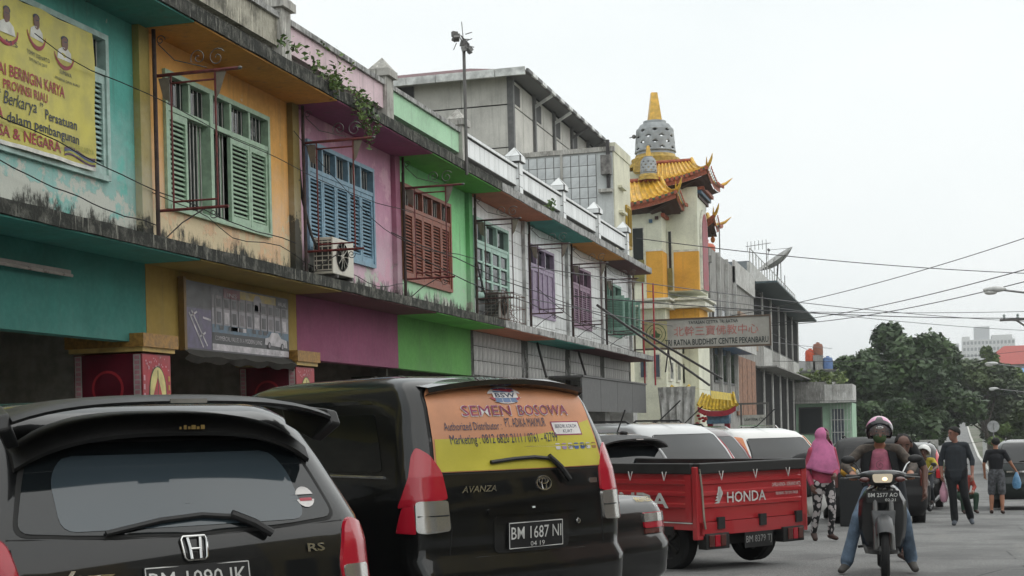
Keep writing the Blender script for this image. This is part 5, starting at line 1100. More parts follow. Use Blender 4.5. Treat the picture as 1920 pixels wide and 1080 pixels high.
# ------------------------------------------------------------------ shophouses across the street (behind the photographer's right shoulder)
for i in range(4):
    y0 = -14 + i * 9.0; col = ((.42, .30, .12), (.30, .28, .25), (.45, .36, .18), (.35, .2, .15))[i]
    o = thing('opposite_shophouse', ['ochre', 'grey', 'sand coloured', 'brown'][i] + ' plain shophouse on the opposite side of the street', 'shophouse', (17, y0 + 4.5, 0), group='shophouses across the street')
    m = plain('opp_wall_%d' % i, col, .8, var=.2, sc=1.2)
    MB().box(15, 21, y0, y0 + 8.98, -.2, 10.2).build('wall', m, o); MB().box(14, 15, y0, y0 + 8.98, 3.2, 3.4).build('ledge', CONC, o)
    for q in range(3):
        w = MB().box(14.95, 14.999, y0 + .8 + q * 2.8, y0 + 2.8 + q * 2.8, 4.0, 5.5).build('window', DARKIN, o); MB().box(14.93, 14.949, y0 + .9 + q * 2.8, y0 + 2.7 + q * 2.8, 4.1, 5.4).build('pane', GLASS_D, w)
        MB().box(14.95, 14.999, y0 + .5 + q * 2.8, y0 + 2.9 + q * 2.8, .1, 2.8).build('shutter_door', DARKIN, o)
for i in range(3):
    y0 = -16 + i * 8.7; o = thing('neighbour_shophouse', ['cream', 'ochre', 'olive'][i] + ' plain shophouse continuing the painted row behind the photographer', 'shophouse', (-10, y0 + 4.3, 0), group='shophouses behind the photographer')
    MB().box(-14, -8.3, y0, y0 + 8.68, -.1, 6.6).build('wall', plain('left_wall_%d' % i, ((.4, .36, .26), (.42, .3, .12), (.3, .27, .1))[i], .8, var=.2, sc=1.2), o); MB().box(-8.29, -7.6, y0, y0 + 8.68, 3.3, 3.45).build('ledge', CONC, o)
    for q in range(2):
        w = MB().box(-8.295, -8.25, y0 + 1 + q * 4, y0 + 3.5 + q * 4, 4.0, 5.5).build('window', DARKIN, o); MB().box(-8.249, -8.24, y0 + 1.1 + q * 4, y0 + 3.4 + q * 4, 4.1, 5.4).build('pane', GLASS_D, w); MB().box(-8.295, -8.25, y0 + .6 + q * 4, y0 + 3.7 + q * 4, .14, 2.8).build('shutter_door', DARKIN, o)
# ------------------------------------------------------------------ haze
hzm = bpy.data.materials.new('haze_air'); hzm.use_nodes = True; hn = hzm.node_tree; hn.nodes.clear()
pv = hn.nodes.new('ShaderNodeVolumePrincipled'); pv.inputs['Color'].default_value = (.97, .985, 1, 1); pv.inputs['Density'].default_value = .00042; pv.inputs['Anisotropy'].default_value = .55
hn.links.new(pv.outputs[0], hn.nodes.new('ShaderNodeOutputMaterial').inputs['Volume'])
hb = MB().box(-1450, 1450, -320, 2650, -22, 84).build('haze', hzm); hb['kind'] = 'stuff'; hb['label'] = 'thin pale haze over the whole street'; hb['category'] = 'haze'
# ------------------------------------------------------------------ vehicles
def rnd_poly(p, r, n=4):
    out = []; N = len(p)
    for i in range(N):
        a, b, c = Vector(p[i - 1]), Vector(p[i]), Vector(p[(i + 1) % N]); d1, d2 = (a - b), (c - b); q = min(r, d1.length * .45, d2.length * .45)
        s, e = b + d1.normalized() * q, b + d2.normalized() * q
        for k in range(n + 1): t = k / n; out.append(tuple(s * (1 - t) ** 2 + b * 2 * t * (1 - t) + e * t * t))
    return out
def cat(K, z):
    """smooth interpolation of the profile table at height z"""
    if z <= K[0][0]: return K[0][1:]
    if z >= K[-1][0]: return K[-1][1:]
    for i in range(len(K) - 1):
        if K[i][0] <= z <= K[i + 1][0]:
            t = (z - K[i][0]) / (K[i + 1][0] - K[i][0]); return tuple(a + (b - a) * t for a, b in zip(K[i][1:], K[i + 1][1:]))
class Body:
    """car shell as a stack of rounded plan outlines; S(t, z) gives the point at arc length t from the rear centre"""
    def __init__(s, K, rr=.2, bulge=.07, rf=.35): s.K = K; s.rr = rr; s.bulge = bulge; s.rf = rf; s.c = {}
    def outline(s, z):
        k = round(z, 4)
        if k in s.c: return s.c[k]
        yr, yf, w = cat(s.K, z)[:3]; rr = min(s.rr, w * .6); P = []
        for i in range(9): x = (w - rr) * i / 8; P.append((x, yr + s.bulge * (x / w) ** 2))
        yb = P[-1][1]; ry = rr * .9
        for i in range(1, 8): a = math.pi / 2 * i / 7; P.append((w - rr + rr * math.sin(a), yb + ry * (1 - math.cos(a))))
        ys = P[-1][1]; rf = min(s.rf, w * .7); ye = max(ys + .05, yf - rf)
        for i in range(1, 11): t = i / 10; P.append((w * (1 - .05 * t ** 3), ys + (ye - ys) * t))
        w2 = P[-1][0]
        for i in range(1, 7): a = math.pi / 2 * i / 6; P.append((w2 - rf + rf * math.cos(a), ye + (yf - .06 - ye) * math.sin(a)))
        for i in range(1, 5): t = i / 4; P.append(((w2 - rf) * (1 - t), yf - .06 + .06 * t))
        L_ = [0]
        for a, b in zip(P, P[1:]): L_.append(L_[-1] + math.hypot(b[0] - a[0], b[1] - a[1]))
        s.c[k] = (P, L_); return s.c[k]
    def S(s, t, z):
        P, L_ = s.outline(z); a = abs(t); sg = -1 if t < 0 else 1
        for i in range(len(L_) - 1):
            if a <= L_[i + 1]:
                q = (a - L_[i]) / max(1e-9, L_[i + 1] - L_[i]); return Vector((sg * (P[i][0] + (P[i + 1][0] - P[i][0]) * q), P[i][1] + (P[i + 1][1] - P[i][1]) * q, z))
        return Vector((0, P[-1][1], z))
    def N(s, t, z):
        e = .012; a = s.S(t + e, z) - s.S(t - e, z); b = s.S(t, z + e) - s.S(t, z - e); n = a.cross(b)
        return n.normalized() if n.length > 1e-9 else Vector((0, -1, 0))
    def P(s, t, z, off=0.): return s.S(t, z) + s.N(t, z) * off
    def shell(s, zs=None):
        K = s.K; zz = []
        for (a, b) in zip(K, K[1:]):
            n = max(1, int((b[0] - a[0]) / .06)); zz += [a[0] + (b[0] - a[0]) * i / n for i in range(n)]
        zz.append(K[-1][0]); mb = MB(); v = []; m = None
        for z in zz:
            P, _ = s.outline(z); ring = [(x, y, z) for x, y in P] + [(-x, y, z) for x, y in reversed(P[1:-1])]; m = len(ring); v += ring
        f = [(i * m + k, i * m + (k + 1) % m, (i + 1) * m + (k + 1) % m, (i + 1) * m + k) for i in range(len(zz) - 1) for k in range(m)]
        f += [tuple(range(m - 1, -1, -1)), tuple((len(zz) - 1) * m + k for k in range(m))]
        mb.add(v, f); return mb
    def patch(s, poly, off=.004, rows=9, cols=10, skirt=.012, rnd=.0):
        if rnd: poly = rnd_poly(poly, rnd)
        zs = [p[1] for p in poly]; z0, z1 = min(zs), max(zs); R_ = sorted(set([round(z0 + (z1 - z0) * i / rows, 5) for i in range(rows + 1)] + [round(z, 5) for z in zs]))
        R2 = [R_[0]]
        for z in R_[1:]:
            if z - R2[-1] > (z1 - z0) * .01: R2.append(z)
        R2[-1] = R_[-1]; mb = MB(); v = []; n = len(poly)
        for z in R2:
            zq = min(max(z, z0 + 1e-4), z1 - 1e-4); X = []
            for i in range(n):
                (a, za), (b, zb) = poly[i], poly[(i + 1) % n]
                if (za - zq) * (zb - zq) < 0: X.append(a + (b - a) * (zq - za) / (zb - za))
            X = X or [0, 0]; l, r = min(X), max(X)
            for k in range(cols + 1): t = l + (r - l) * k / cols; v.append(s.P(t, z, off))
        c = cols + 1; nr = len(R2)
        f = [(j * c + k, j * c + k + 1, (j + 1) * c + k + 1, (j + 1) * c + k) for j in range(nr - 1) for k in range(cols)]
        bd = [k for k in range(c)] + [j * c + cols for j in range(1, nr)] + [(nr - 1) * c + k for k in range(cols - 1, -1, -1)] + [j * c for j in range(nr - 2, 0, -1)]
        o = len(v); ctr = sum((Vector(p) for p in v), Vector()) / len(v)
        for i in bd: v.append(Vector(v[i]) + (ctr - Vector(v[i])) * .0 - s.N(0, R2[0]) * 0 + (s.inward(v[i]) * skirt))
        m = len(bd); f += [(bd[i], bd[(i + 1) % m], o + (i + 1) % m, o + i) for i in range(m)]
        mb.add(v, f); return mb
    def inward(s, p):
        q = Vector((0, (s.K[1][1] + s.K[1][2]) / 2, p[2])) - Vector(p); q.x *= 1.0
        return Vector((q.x, q.y * .6, 0)).normalized()
    def stroke(s, pts, r, off=.008, n=6): return MB().tube([s.P(t, z, off) for t, z in pts], r, n)
    def text(s, body, t0, z0, size, off=.006, slope=0., **k):
        v, f = text2d(body, size, **k); return MB().add([s.P(t0 + a, z0 + b + a * slope, off) for a, b in v], f)
    def ring(s, t, z, rt, rz, r, off=.01, n=24, a0=0): return s.stroke([(t + rt * math.cos(2 * math.pi * i / n), z + rz * math.sin(2 * math.pi * i / n)) for i in range(n + 1)], r, off, 5)
mir = lambda poly: [(-t, z) for t, z in poly][::-1]
TYRE = plain('tyre_rubber', (.018, .018, .019), .85, sc=20); RIM = plain('alloy_rim', (.4, .4, .41), .35, .7); CHR = plain('chrome', (.62, .62, .61), .16, 1., var=.05); BLKP = plain('black_plastic', (.014, .014, .015), .5, sc=20); SEAL = plain('rubber_seal', (.01, .01, .01), .7)
def lens(name, col, rough=.12, metal=0.):
    if name in MATS: return MATS[name]
    t = NT(name); w = t.n('ShaderNodeTexWave', {'Vector': t.coords(), 'Scale': 60., 'Distortion': .6}, bands_direction='Z').outputs['Color']
    t.set(C(col), rough, metal, Coat_Weight=.7, Coat_Roughness=.03); t.bump(w, .1, .004); MATS[name] = t.m; return t.m
RED_L = lens('red_lens', (.40, .010, .026)); WHT_L = lens('clear_lens', (.5, .49, .47), .18, .85); ORG_L = lens('amber_lens', (.55, .16, .03)); DRK_L = lens('smoked_lens', (.10, .025, .02))
CGL = glassy('car_glass', (.010, .013, .015), .03, 1.6); PRV = glassy('privacy_glass', (.006, .007, .007), .04, 1.55)
def wheel(par, x, y, r, w, rim=RIM, spokes=5):
    sg = 1 if x > 0 else -1
    t = MB().lathe([(r * .62, -w / 2), (r * .93, -w / 2), (r, -w * .36), (r, w * .36), (r * .93, w / 2), (r * .62, w / 2)], 28, (x, y, r), 'x').build('wheel', TYRE, par, smooth=True)
    MB().lathe([(0, sg * w * .3), (r * .16, sg * w * .36), (r * .2, sg * w * .3), (r * .55, sg * w * .28), (r * .63, sg * w * .45), (r * .66, sg * w * .46)], 20, (x, y, r), 'x').build('rim', rim, t, smooth=True)
    for i in range(spokes):
        a = i * 2 * math.pi / spokes; MB().beam((x + sg * w * .38, y + r * .1 * math.cos(a), r + r * .1 * math.sin(a)), (x + sg * w * .42, y + r * .6 * math.cos(a), r + r * .6 * math.sin(a)), .05, .03).build('spoke', rim, t)
def plate(c, B, t, z, w, h, text, sub, off=.02, tilt=0):
    p = B.patch([(t - w / 2, z - h / 2), (t + w / 2, z - h / 2), (t + w / 2, z + h / 2), (t - w / 2, z + h / 2)], off, 3, 6, .02).build('licence_plate', plain('plate_black', (.012, .012, .013), .5), c)
    wm = plain('plate_white', (.62, .62, .6), .5)
    B.text(text, t - w * .46, z - h * .12, h * .66, off + .003, width=w * .92, bold=.002).build('lettering', wm, p); B.text(sub, t - w * .12, z - h * .42, h * .26, off + .003, width=w * .26).build('lettering', wm, p)
    for a, b in (((-.49, -.47), (.49, -.47)), ((-.49, .47), (.49, .47)), ((-.49, -.47), (-.49, .47)), ((.49, -.47), (.49, .47))): B.stroke([(t + w * a[0], z + h * a[1]), (t + w * b[0], z + h * b[1])], .0025, off + .003, 4).build('border', wm, p)
def car(name, label, cat_, loc, heading, B, paint, glass, lights=(), side=None, wheels=(.72, .62, 3.1, .30), seams=(), group='cars parked nose in along the row', wiper=None, sideglass=PRV, gmat=None):
    c = thing(name, label, cat_, loc, rad(heading), group, local=True)
    B.shell().build('body', paint, c, smooth=True, angle=50)
    if glass:
        B.patch([(t * 1.03, z + (.012 if z > sum(q[1] for q in glass) / len(glass) else -.012)) for t, z in glass], .002, 9, 14, .01, .06).build('window_seal', SEAL, c, smooth=True)
        B.patch(glass, .006, 10, 16, .006, .05).build('rear_window', gmat or CGL, c, smooth=True)
    for poly, m, o in lights:
        for pp in (poly, mir(poly)): B.patch(pp, o, 12, 10, .03, .02).build('tail_light', m, c, smooth=True)
    if side:
        for pp in (side, mir(side)):
            for i, q in enumerate(split_side(pp)): B.patch(q, .004, 5, 10, .004, .04).build('side_window', sideglass, c, smooth=True)
    wx, ya, yb, r = wheels
    for x in (-wx, wx):
        for y in (ya, yb):
            wheel(c, x, y, r, .19)
    for sm in seams: B.stroke(sm, .0035, .0005, 4).build('panel_gap', SEAL, c)
    if wiper:
        B.stroke(wiper[0], .018, .03, 8).build('wiper_arm', BLKP, c, smooth=True); wb_ = B.stroke(wiper[1], .012, .022, 6); wb_.build('wiper_blade', BLKP, c)
    return c
def split_side(pp):
    t0, t1 = min(p[0] for p in pp), max(p[0] for p in pp); z0, z1 = min(p[1] for p in pp), max(p[1] for p in pp); out = []; n = 3
    for i in range(n):
        a, b = t0 + (t1 - t0) * i / n + .03, t0 + (t1 - t0) * (i + 1) / n - .03; out.append([(a, z0), (b, z0), (b, z1), (a, z1)])
    return out
# --- black Avanza-type people carrier with a printed rear window
KA = [(.20, .14, 4.0, .76), (.32, .0, 4.12, .82), (.58, -.02, 4.14, .83), (.64, .025, 4.14, .83), (.80, .02, 4.08, .83), (.98, .04, 3.9, .83), (1.10, .06, 3.35, .82), (1.30, .11, 2.95, .775), (1.50, .18, 2.6, .715), (1.58, .225, 2.45, .685), (1.63, .28, 2.32, .655), (1.665, .40, 2.2, .60), (1.685, .62, 2.05, .50), (1.69, .9, 1.9, .38)]
BA = Body(KA, .17, .07)
BLACK = carpaint('black_paint', (.005, .0053, .0055)); 
glA = [(-.655, 1.12), (.655, 1.12), (.60, 1.56), (.56, 1.60), (-.56, 1.60), (-.60, 1.56)]
ltA = [(.735, 1.265), (.67, 1.22), (.615, 1.13), (.60, 1.0), (.60, .975), (.90, .93), (.86, 1.0), (.81, 1.1), (.77, 1.22)]
av = car('people_carrier', 'black people carrier with an orange and yellow printed rear window', 'car', (-2.12, 7.95, 0), 57, BA, BLACK, glA, [(ltA, RED_L, .012)], [(.98, 1.13), (3.5, 1.13), (3.2, 1.52), (1.05, 1.54)],
         seams=([(-.60, .66), (-.585, .80), (-.60, 1.08)], [(.60, .66), (.585, .80), (.60, 1.08)], [(-.80, .64), (-.4, .64), (0, .64), (.4, .64), (.80, .64)]), wheels=(.70, .70, 3.3, .31),
         wiper=([(.30, 1.045), (.24, 1.12), (.16, 1.185)], [(.20, 1.17), (.05, 1.185), (-.1, 1.18), (-.28, 1.165)]))
for sg in (1, -1):
    lo = [(sg * .60, .968), (sg * .60, .80), (sg * .75, .79), (sg * .80, .80), (sg * .79, .968)]; lo = lo if sg > 0 else lo[::-1]
    B_ = BA.patch(lo, .016, 6, 8, .03, .02).build('reverse_light', WHT_L, av, smooth=True)
    BA.stroke([(sg * .605, .885), (sg * .70, .885), (sg * .785, .885)], .004, .017).build('lens_rib', SEAL, B_)
    tri = [(sg * .80, .968), (sg * .80, .79), (sg * .93, .795), (sg * .87, .93)]; BA.patch(tri if sg > 0 else tri[::-1], .011, 6, 8, .03, .01).build('tail_light', RED_L, av, smooth=True)
    BA.stroke([(sg * 1.0, 1.10), (sg * 1.6, 1.108), (sg * 2.6, 1.11), (sg * 3.4, 1.1)], .009, .004).build('belt_trim', CHR, av)
pz = rnd_poly(glA, .05)
OP = plain('print_orange', '#c98a63', .35, sc=2, var=.1); YP = plain('print_yellow', '#bdb23c', .35, sc=2, var=.08); MR = plain('print_maroon', '#8a2a52', .4); NV = plain('print_navy', '#2a3350', .4); WP = plain('print_white', '#d6d2d0', .4); SKY = plain('print_steel', '#5d7396', .4)
def clip(poly, za, zb):
    out = []
    n = len(poly)
    def ins(p): return za - 1e-6 <= p[1] <= zb + 1e-6
    for i in range(n):
        a, b = poly[i], poly[(i + 1) % n]
        if ins(a): out.append(a)
        for z in (za, zb):
            if (a[1] - z) * (b[1] - z) < 0: q = (z - a[1]) / (b[1] - a[1]); out.append((a[0] + (b[0] - a[0]) * q, z))
    return out
st_ = BA.patch(glA, .008, 12, 20, .003, .05).build('window_print', OP, av, smooth=True)
wave = [(-.655, 1.12), (.655, 1.12), (.632, 1.30), (.618, 1.405), (.5, 1.385), (.4, 1.365), (.3, 1.35), (.2, 1.335), (.1, 1.325), (-.1, 1.315), (-.3, 1.312), (-.5, 1.31), (-.628, 1.30)]
yw = MB(); N1 = 26; v = []
for i in range(N1 + 1):
    q = i / N1
    for j in range(9):
        tt = -1 + 2 * q; top = 1.305 + .095 * max(0, (q - .45) / .55) ** 1.5; z = 1.124 + (top - 1.124) * j / 8; hwid = .655 - .055 * (z - 1.12) / .44 - .012 - (.02 if j == 0 else 0); v.append(BA.P(tt * hwid, z, .0105))
yw.add(v, [(i * 9 + j, i * 9 + 9 + j, i * 9 + 10 + j, i * 9 + 1 + j) for i in range(N1) for j in range(8)]); yw.build('yellow_print', YP, av, smooth=True)
def stx(body, t, z, s, m, off=.013, **k): BA.text(body, t, z, s, off, **k).build('lettering', m, st_)
stx('SEMEN', -.40, 1.43, .09, WP, .0125, width=.36, bold=.014); stx('SEMEN', -.395, 1.433, .085, MR, .0145, width=.35)
stx('BOSOWA', .01, 1.43, .09, WP, .0125, width=.42, bold=.014); stx('BOSOWA', .015, 1.433, .085, MR, .0145, width=.41)
stx('Authorized Distributor :', -.54, 1.352, .066, NV, width=.40); stx('PT. ADIKA MAKMUR', -.11, 1.365, .075, NV, width=.32)
stx('Marketing : 0812 6820 2111 / 0761 - 42799', -.52, 1.275, .075, NV, width=.80)
BA.patch([(.27, 1.315), (.505, 1.315), (.495, 1.385), (.26, 1.385)], .0125, 3, 6, .001).build('label_print', WP, st_); BA.patch([(.262, 1.308), (.513, 1.308), (.503, 1.392), (.252, 1.392)], .0118, 3, 6, .001).build('label_border', MR, st_)
stx('BERDIRI KOKOH', .285, 1.352, .032, NV, .0135, width=.19); stx('KUAT', .34, 1.323, .03, NV, .0135, width=.09, shear=.3)
for i in range(7):
    t = .27 + i * .055; BA.patch([(t - .02, 1.225), (t + .02, 1.225), (t + .02, 1.262), (t - .02, 1.262)], .0125, 2, 2, .001, .012).build('badge_print', (WP, plain('print_lilac', '#a890b8', .4), WP, plain('print_blue', '#4a68a8', .4), plain('print_blue', '#4a68a8', .4), WP, plain('print_brown', '#9a7040', .4))[i], st_)
stx('SNI', .36, 1.232, .026, NV, .0135, width=.05); stx('KAN', .475, 1.232, .028, NV, .0135, width=.06)
BA.patch([(.13 * math.cos(2 * math.pi * i / 24) - .05, 1.548 + .047 * math.sin(2 * math.pi * i / 24)) for i in range(24)], .0125, 8, 8, .001).build('logo_print', WP, st_)
BA.patch([(.12 * math.cos(2 * math.pi * i / 24) - .05, 1.548 + .042 * math.sin(2 * math.pi * i / 24)) for i in range(24)], .0133, 8, 8, .001).build('logo_print', plain('print_red', '#a83a48', .4), st_)
BA.patch([(-.13, 1.508), (.03, 1.508), (.03, 1.588), (-.13, 1.588)], .0141, 3, 4, .001).build('logo_print', SKY, st_); BA.patch([(-.14, 1.533), (.045, 1.533), (.045, 1.565), (-.14, 1.565)], .0148, 3, 4, .001).build('logo_print', WP, st_)
stx('BSW', -.125, 1.536, .036, NV, .0156, width=.15, bold=.02)
for t in (-.08, -.02): BA.stroke([(t, 1.508), (t, 1.588)], .002, .0145, 4).build('logo_line', WP, st_)
em = BA.ring(.10, 1.035, .058, .040, .0055, .012).build('emblem', CHR, av, smooth=True); BA.ring(.10, 1.048, .036, .016, .004, .012).build('emblem_ring', CHR, em, smooth=True); BA.ring(.10, 1.03, .016, .034, .004, .012).build('emblem_ring', CHR, em, smooth=True)
BA.text('AVANZA', -.50, 1.005, .05, .008, width=.24, shear=.35, bold=.015).build('badge', CHR, av); BA.patch([(.50, 1.02), (.57, 1.02), (.575, 1.05), (.505, 1.05)], .008, 2, 4, .006, .008).build('badge', CHR, av)
plate(av, BA, .0, .745, .42, .15, 'BM 1687 NI', '04 19', .022)
BA.patch([(-.30, .62 + .03), (.28, .62 + .03), (.28, .865), (-.30, .865)], .004, 4, 10, .01, .05).build('plate_recess', carpaint('black_paint_recess', (.010, .010, .010)), av)
BA.patch([(-.34, .868), (.36, .868), (.36, .905), (-.34, .905)], .02, 3, 12, .03, .015).build('garnish', BLACK, av, smooth=True)
BA.ring(.36, .80, .012, .012, .006, .008, 12).build('key_lock', CHR, av, smooth=True); BA.patch([(-.02, .895), (-.0, .895), (-.0, .905), (-.02, .905)], .024, 1, 1, .01).build('lamp', plain('tiny_lamp', (.7, .7, .7), .3), av)
sp = MB(); v = []
for i in range(17):
    s = -1 + i / 8; x = .60 * s; z = 1.655 - .05 * s * s; v += [(x, .38, z + .015), (x, .17 + .05 * s * s, z - .005), (x, .165 + .05 * s * s, z - .035), (x, .26, z - .055)]
sp.add(v, [(i * 4 + j, i * 4 + 4 + j, i * 4 + 5 + j, i * 4 + 1 + j) for i in range(16) for j in range(3)]); sp.build('roof_spoiler', BLACK, av, smooth=True)

# --- black hatchback with a big roof spoiler (nearest)
KJ = [(.20, .16, 3.7, .78), (.34, .0, 3.84, .83), (.60, -.02, 3.86, .845), (.70, .02, 3.84, .845), (.90, .06, 3.6, .845), (1.00, .10, 3.25, .835), (1.10, .165, 2.95, .80), (1.25, .27, 2.5, .745), (1.36, .355, 2.2, .70), (1.43, .43, 2.05, .66), (1.48, .53, 1.95, .61), (1.51, .7, 1.85, .53), (1.522, .95, 1.7, .40)]
BJ = Body(KJ, .20, .10)
JBL = carpaint('graphite_paint', (.006, .0064, .0068), .0)
glJ = [(-.66, 1.005), (-.40, .985), (.0, .975), (.40, .985), (.66, 1.005), (.60, 1.20), (.545, 1.335), (-.545, 1.335), (-.60, 1.20)]
ltJ = [(.735, .995), (.70, .96), (.66, .80), (.66, .62), (.86, .60), (.93, .66), (.90, .85), (.82, .97)]
jz = car('hatchback', 'glossy black hatchback with a large roof spoiler, nearest car of the row', 'car', (-2.685, 4.99, 0), 50, BJ, JBL, glJ, [(ltJ, RED_L, .014)], [(.98, 1.03), (3.2, 1.03), (2.9, 1.38), (1.05, 1.38)],
         wheels=(.72, .68, 3.15, .29), seams=([(-.66, .62), (-.655, .80), (-.69, .95)], [(.66, .62), (.655, .80), (.69, .95)], [(-.70, .985), (-.3, .968), (0, .962), (.3, .968), (.70, .985)]),
         wiper=([(.33, .945), (.26, .99), (.17, 1.025)], [(.21, 1.015), (.05, 1.032), (-.12, 1.02), (-.34, .985)]))
BJ.patch([(-.50, 1.0), (.52, 1.0), (.50, 1.2), (.44, 1.285), (-.44, 1.285), (-.50, 1.2)], .0085, 10, 16, .002, .06).build('inner_glass', glassy('jazz_clear_glass', (.045, .062, .075), .05, 1.7), jz, smooth=True)
for sg in (1, -1):
    q = [(sg * .668, .80), (sg * .672, .68), (sg * .80, .67), (sg * .81, .80)]; BJ.patch(q if sg > 0 else q[::-1], .02, 6, 6, .03, .02).build('reverse_light', WHT_L, jz, smooth=True)
    q = [(sg * .585, 1.2), (sg * .64, 1.03), (sg * .665, 1.0), (sg * .62, 1.16)]
hE = MB(); 
e_ = BJ.stroke([(-.045, .96), (.045, .96), (.053, .948), (.045, .88), (.035, .87), (-.035, .87), (-.045, .88), (-.053, .948), (-.045, .96)], .005, .012).build('emblem', CHR, jz, smooth=True)
for sg in (1, -1): BJ.stroke([(sg * .026, .955), (sg * .021, .915), (sg * .019, .875)], .006, .012).build('emblem_bar', CHR, e_, smooth=True)
BJ.stroke([(-.022, .912), (.022, .912)], .005, .012).build('emblem_bar', CHR, e_, smooth=True)
BJ.text('Jazz', -.55, .80, .085, .008, width=.23, shear=.5, bold=.02).build('badge', CHR, jz); BJ.text('RS', .50, .868, .045, .008, width=.085, bold=.02).build('badge', CHR, jz)
BJ.patch([(-.27, .69), (.27, .69), (.30, .862), (-.30, .862)], .003, 4, 10, .01, .04).build('plate_recess', carpaint('black_paint_recess', (.010, .010, .010)), jz)
plate(jz, BJ, .0, .785, .43, .135, 'BM 1090 JK', '06 20', .02)
BJ.patch([(.045 * math.cos(2 * math.pi * i / 20) + .545, 1.085 + .042 * math.sin(2 * math.pi * i / 20)) for i in range(20)], .010, 8, 8, .001).build('sticker', WP, jz); BJ.patch([(.515, 1.068), (.575, 1.068), (.575, 1.08), (.515, 1.08)], .012, 1, 3, .001).build('sticker_print', plain('print_red', '#a83a48', .4), jz)
# spoiler: inner visor, floating blade and two pedestals
def wing(sec, hwid, n=22, droop=.06, sweep=.10):
    v = []; m = len(sec)
    for i in range(n + 1):
        s = -1 + 2 * i / n
        for (y, z) in sec: v.append((hwid * s, y + sweep * s * s, z - droop * s ** 4 - droop * .4 * s * s))
    f = [(i * m + j, i * m + m + j, i * m + m + (j + 1) % m, i * m + (j + 1) % m) for i in range(n) for j in range(m)] + [tuple(range(m - 1, -1, -1)), tuple(n * m + j for j in range(m))]
    return MB().add(v, f)
spj = wing([(.52, 1.47), (.30, 1.452), (.235, 1.425), (.20, 1.375), (.21, 1.36), (.34, 1.37)], .62, droop=.09).build('visor', plain('visor_black', (.005, .005, .005), .55), jz, smooth=True)
bl_ = wing([(.46, 1.530), (.28, 1.528), (.12, 1.512), (.09, 1.497), (.10, 1.485), (.30, 1.495)], .66, droop=.05, sweep=.07).build('roof_spoiler', plain('spoiler_black', (.006, .006, .0065), .4), jz, smooth=True)
for sg in (1, -1):
    MB().prism([(sg * .60, .55, 1.50), (sg * .66, .20, 1.46), (sg * .665, .17, 1.40), (sg * .61, .25, 1.33), (sg * .58, .45, 1.40)], (sg * .05, 0, -.01)).build('pedestal', plain('spoiler_black', (.006, .006, .0065), .4), bl_, bevel=.01)
MB().box(-.075, .075, .082, .095, 1.488, 1.505).build('spoiler_badge', plain('badge_grey', (.2, .19, .17), .4), bl_)
BJ.text('y-mobile', .015, 1.385 - .0, .03, .2, width=.12).build('visor_print', plain('visor_gold', (.25, .17, .05), .4), jz) if False else None
mb = MB()
for i, (a, w) in enumerate(((0, .008), (.018, .012), (.036, .01), (.05, .018), (.072, .012), (.09, .016))): mb.box(a, a + w, .191, .194, 1.385, 1.396 + .006 * (i % 2))
mb.build('visor_print', plain('visor_gold', (.30, .20, .06), .4), jz)

# --- dark saloon tail, black hatchback, silver and white sport utility cars
KS = [(.22, .14, 4.2, .78), (.36, .0, 4.3, .84), (.58, -.02, 4.32, .85), (.64, .03, 4.3, .85), (.80, .05, 4.2, .85), (.86, .09, 3.9, .84), (.91, .16, 3.4, .81), (.925, .62, 3.2, .77), (1.1, .86, 2.95, .73), (1.25, 1.1, 2.55, .66), (1.36, 1.35, 2.3, .6), (1.40, 1.6, 2.1, .5)]
BS_ = Body(KS, .22, .08)
sdn = car('saloon', 'dark saloon tail showing between the printed people carrier and the red pickup', 'car', (-2.13, 9.77, -.08), 58, BS_, BLACK, [(-.58, 1.0), (.58, 1.0), (.52, 1.34), (-.52, 1.34)], [([(.50, .80), (.50, .69), (.96, .69), (.95, .80)], RED_L, .012)], wheels=(.72, .85, 3.4, .3))
for sg in (1, -1):
    q = [(sg * .50, .685), (sg * .50, .62 + .03), (sg * .96, .65), (sg * .96, .685)]; BS_.patch(q if sg > 0 else q[::-1], .012, 3, 8, .03).build('tail_light', DRK_L, sdn)
    q = [(sg * .50, .795), (sg * .50, .735), (sg * .94, .735), (sg * .94, .795)]; BS_.patch(q if sg > 0 else q[::-1], .016, 3, 8, .03).build('reverse_light', WHT_L, sdn)
BS_.text('PRIVILEGE', .52, .875, .045, .006, width=.24).build('badge', plain('badge_gold', (.45, .32, .06), .4, .6), sdn); BS_.text('TXT', .68, .835, .03, .006, width=.09).build('badge', CHR, sdn)
KH = [(.2, .14, 3.7, .78), (.34, .0, 3.8, .83), (.6, -.02, 3.82, .845), (.68, .03, 3.8, .845), (.92, .06, 3.5, .84), (1.02, .12, 3.1, .82), (1.25, .25, 2.5, .74), (1.38, .35, 2.15, .69), (1.46, .5, 1.95, .6), (1.50, .8, 1.7, .45)]
BH = Body(KH, .2, .09)
bh = car('hatchback', 'black hatchback with a roof spoiler and short aerial behind the red pickup', 'car', (-3.15, 16.95, gz(17)), 56, BH, BLACK, [(-.62, 1.0), (.62, 1.0), (.55, 1.32), (-.55, 1.32)], [([(.74, 1.0), (.67, .9), (.67, .7), (.9, .7), (.88, .95)], RED_L, .012)], [(1., 1.05), (3.0, 1.05), (2.7, 1.36), (1.05, 1.36)])
wing([(.5, 1.47), (.25, 1.46), (.08, 1.42), (.08, 1.40), (.3, 1.38)], .60, droop=.07).build('roof_spoiler', BLKP, bh, smooth=True)
MB().tube([(.25, .55, 1.47), (.28, .75, 1.50), (.36, .68, 1.78)], .010, 5).build('aerial', BLKP, bh); MB().ell((.25, .6, 1.49), (.05, .06, .03), 8, 5).build('aerial_base', BLKP, bh, smooth=True)
MB().box(-.06, .06, .072, .076, 1.405, 1.415).build('spoiler_badge', WP, bh)
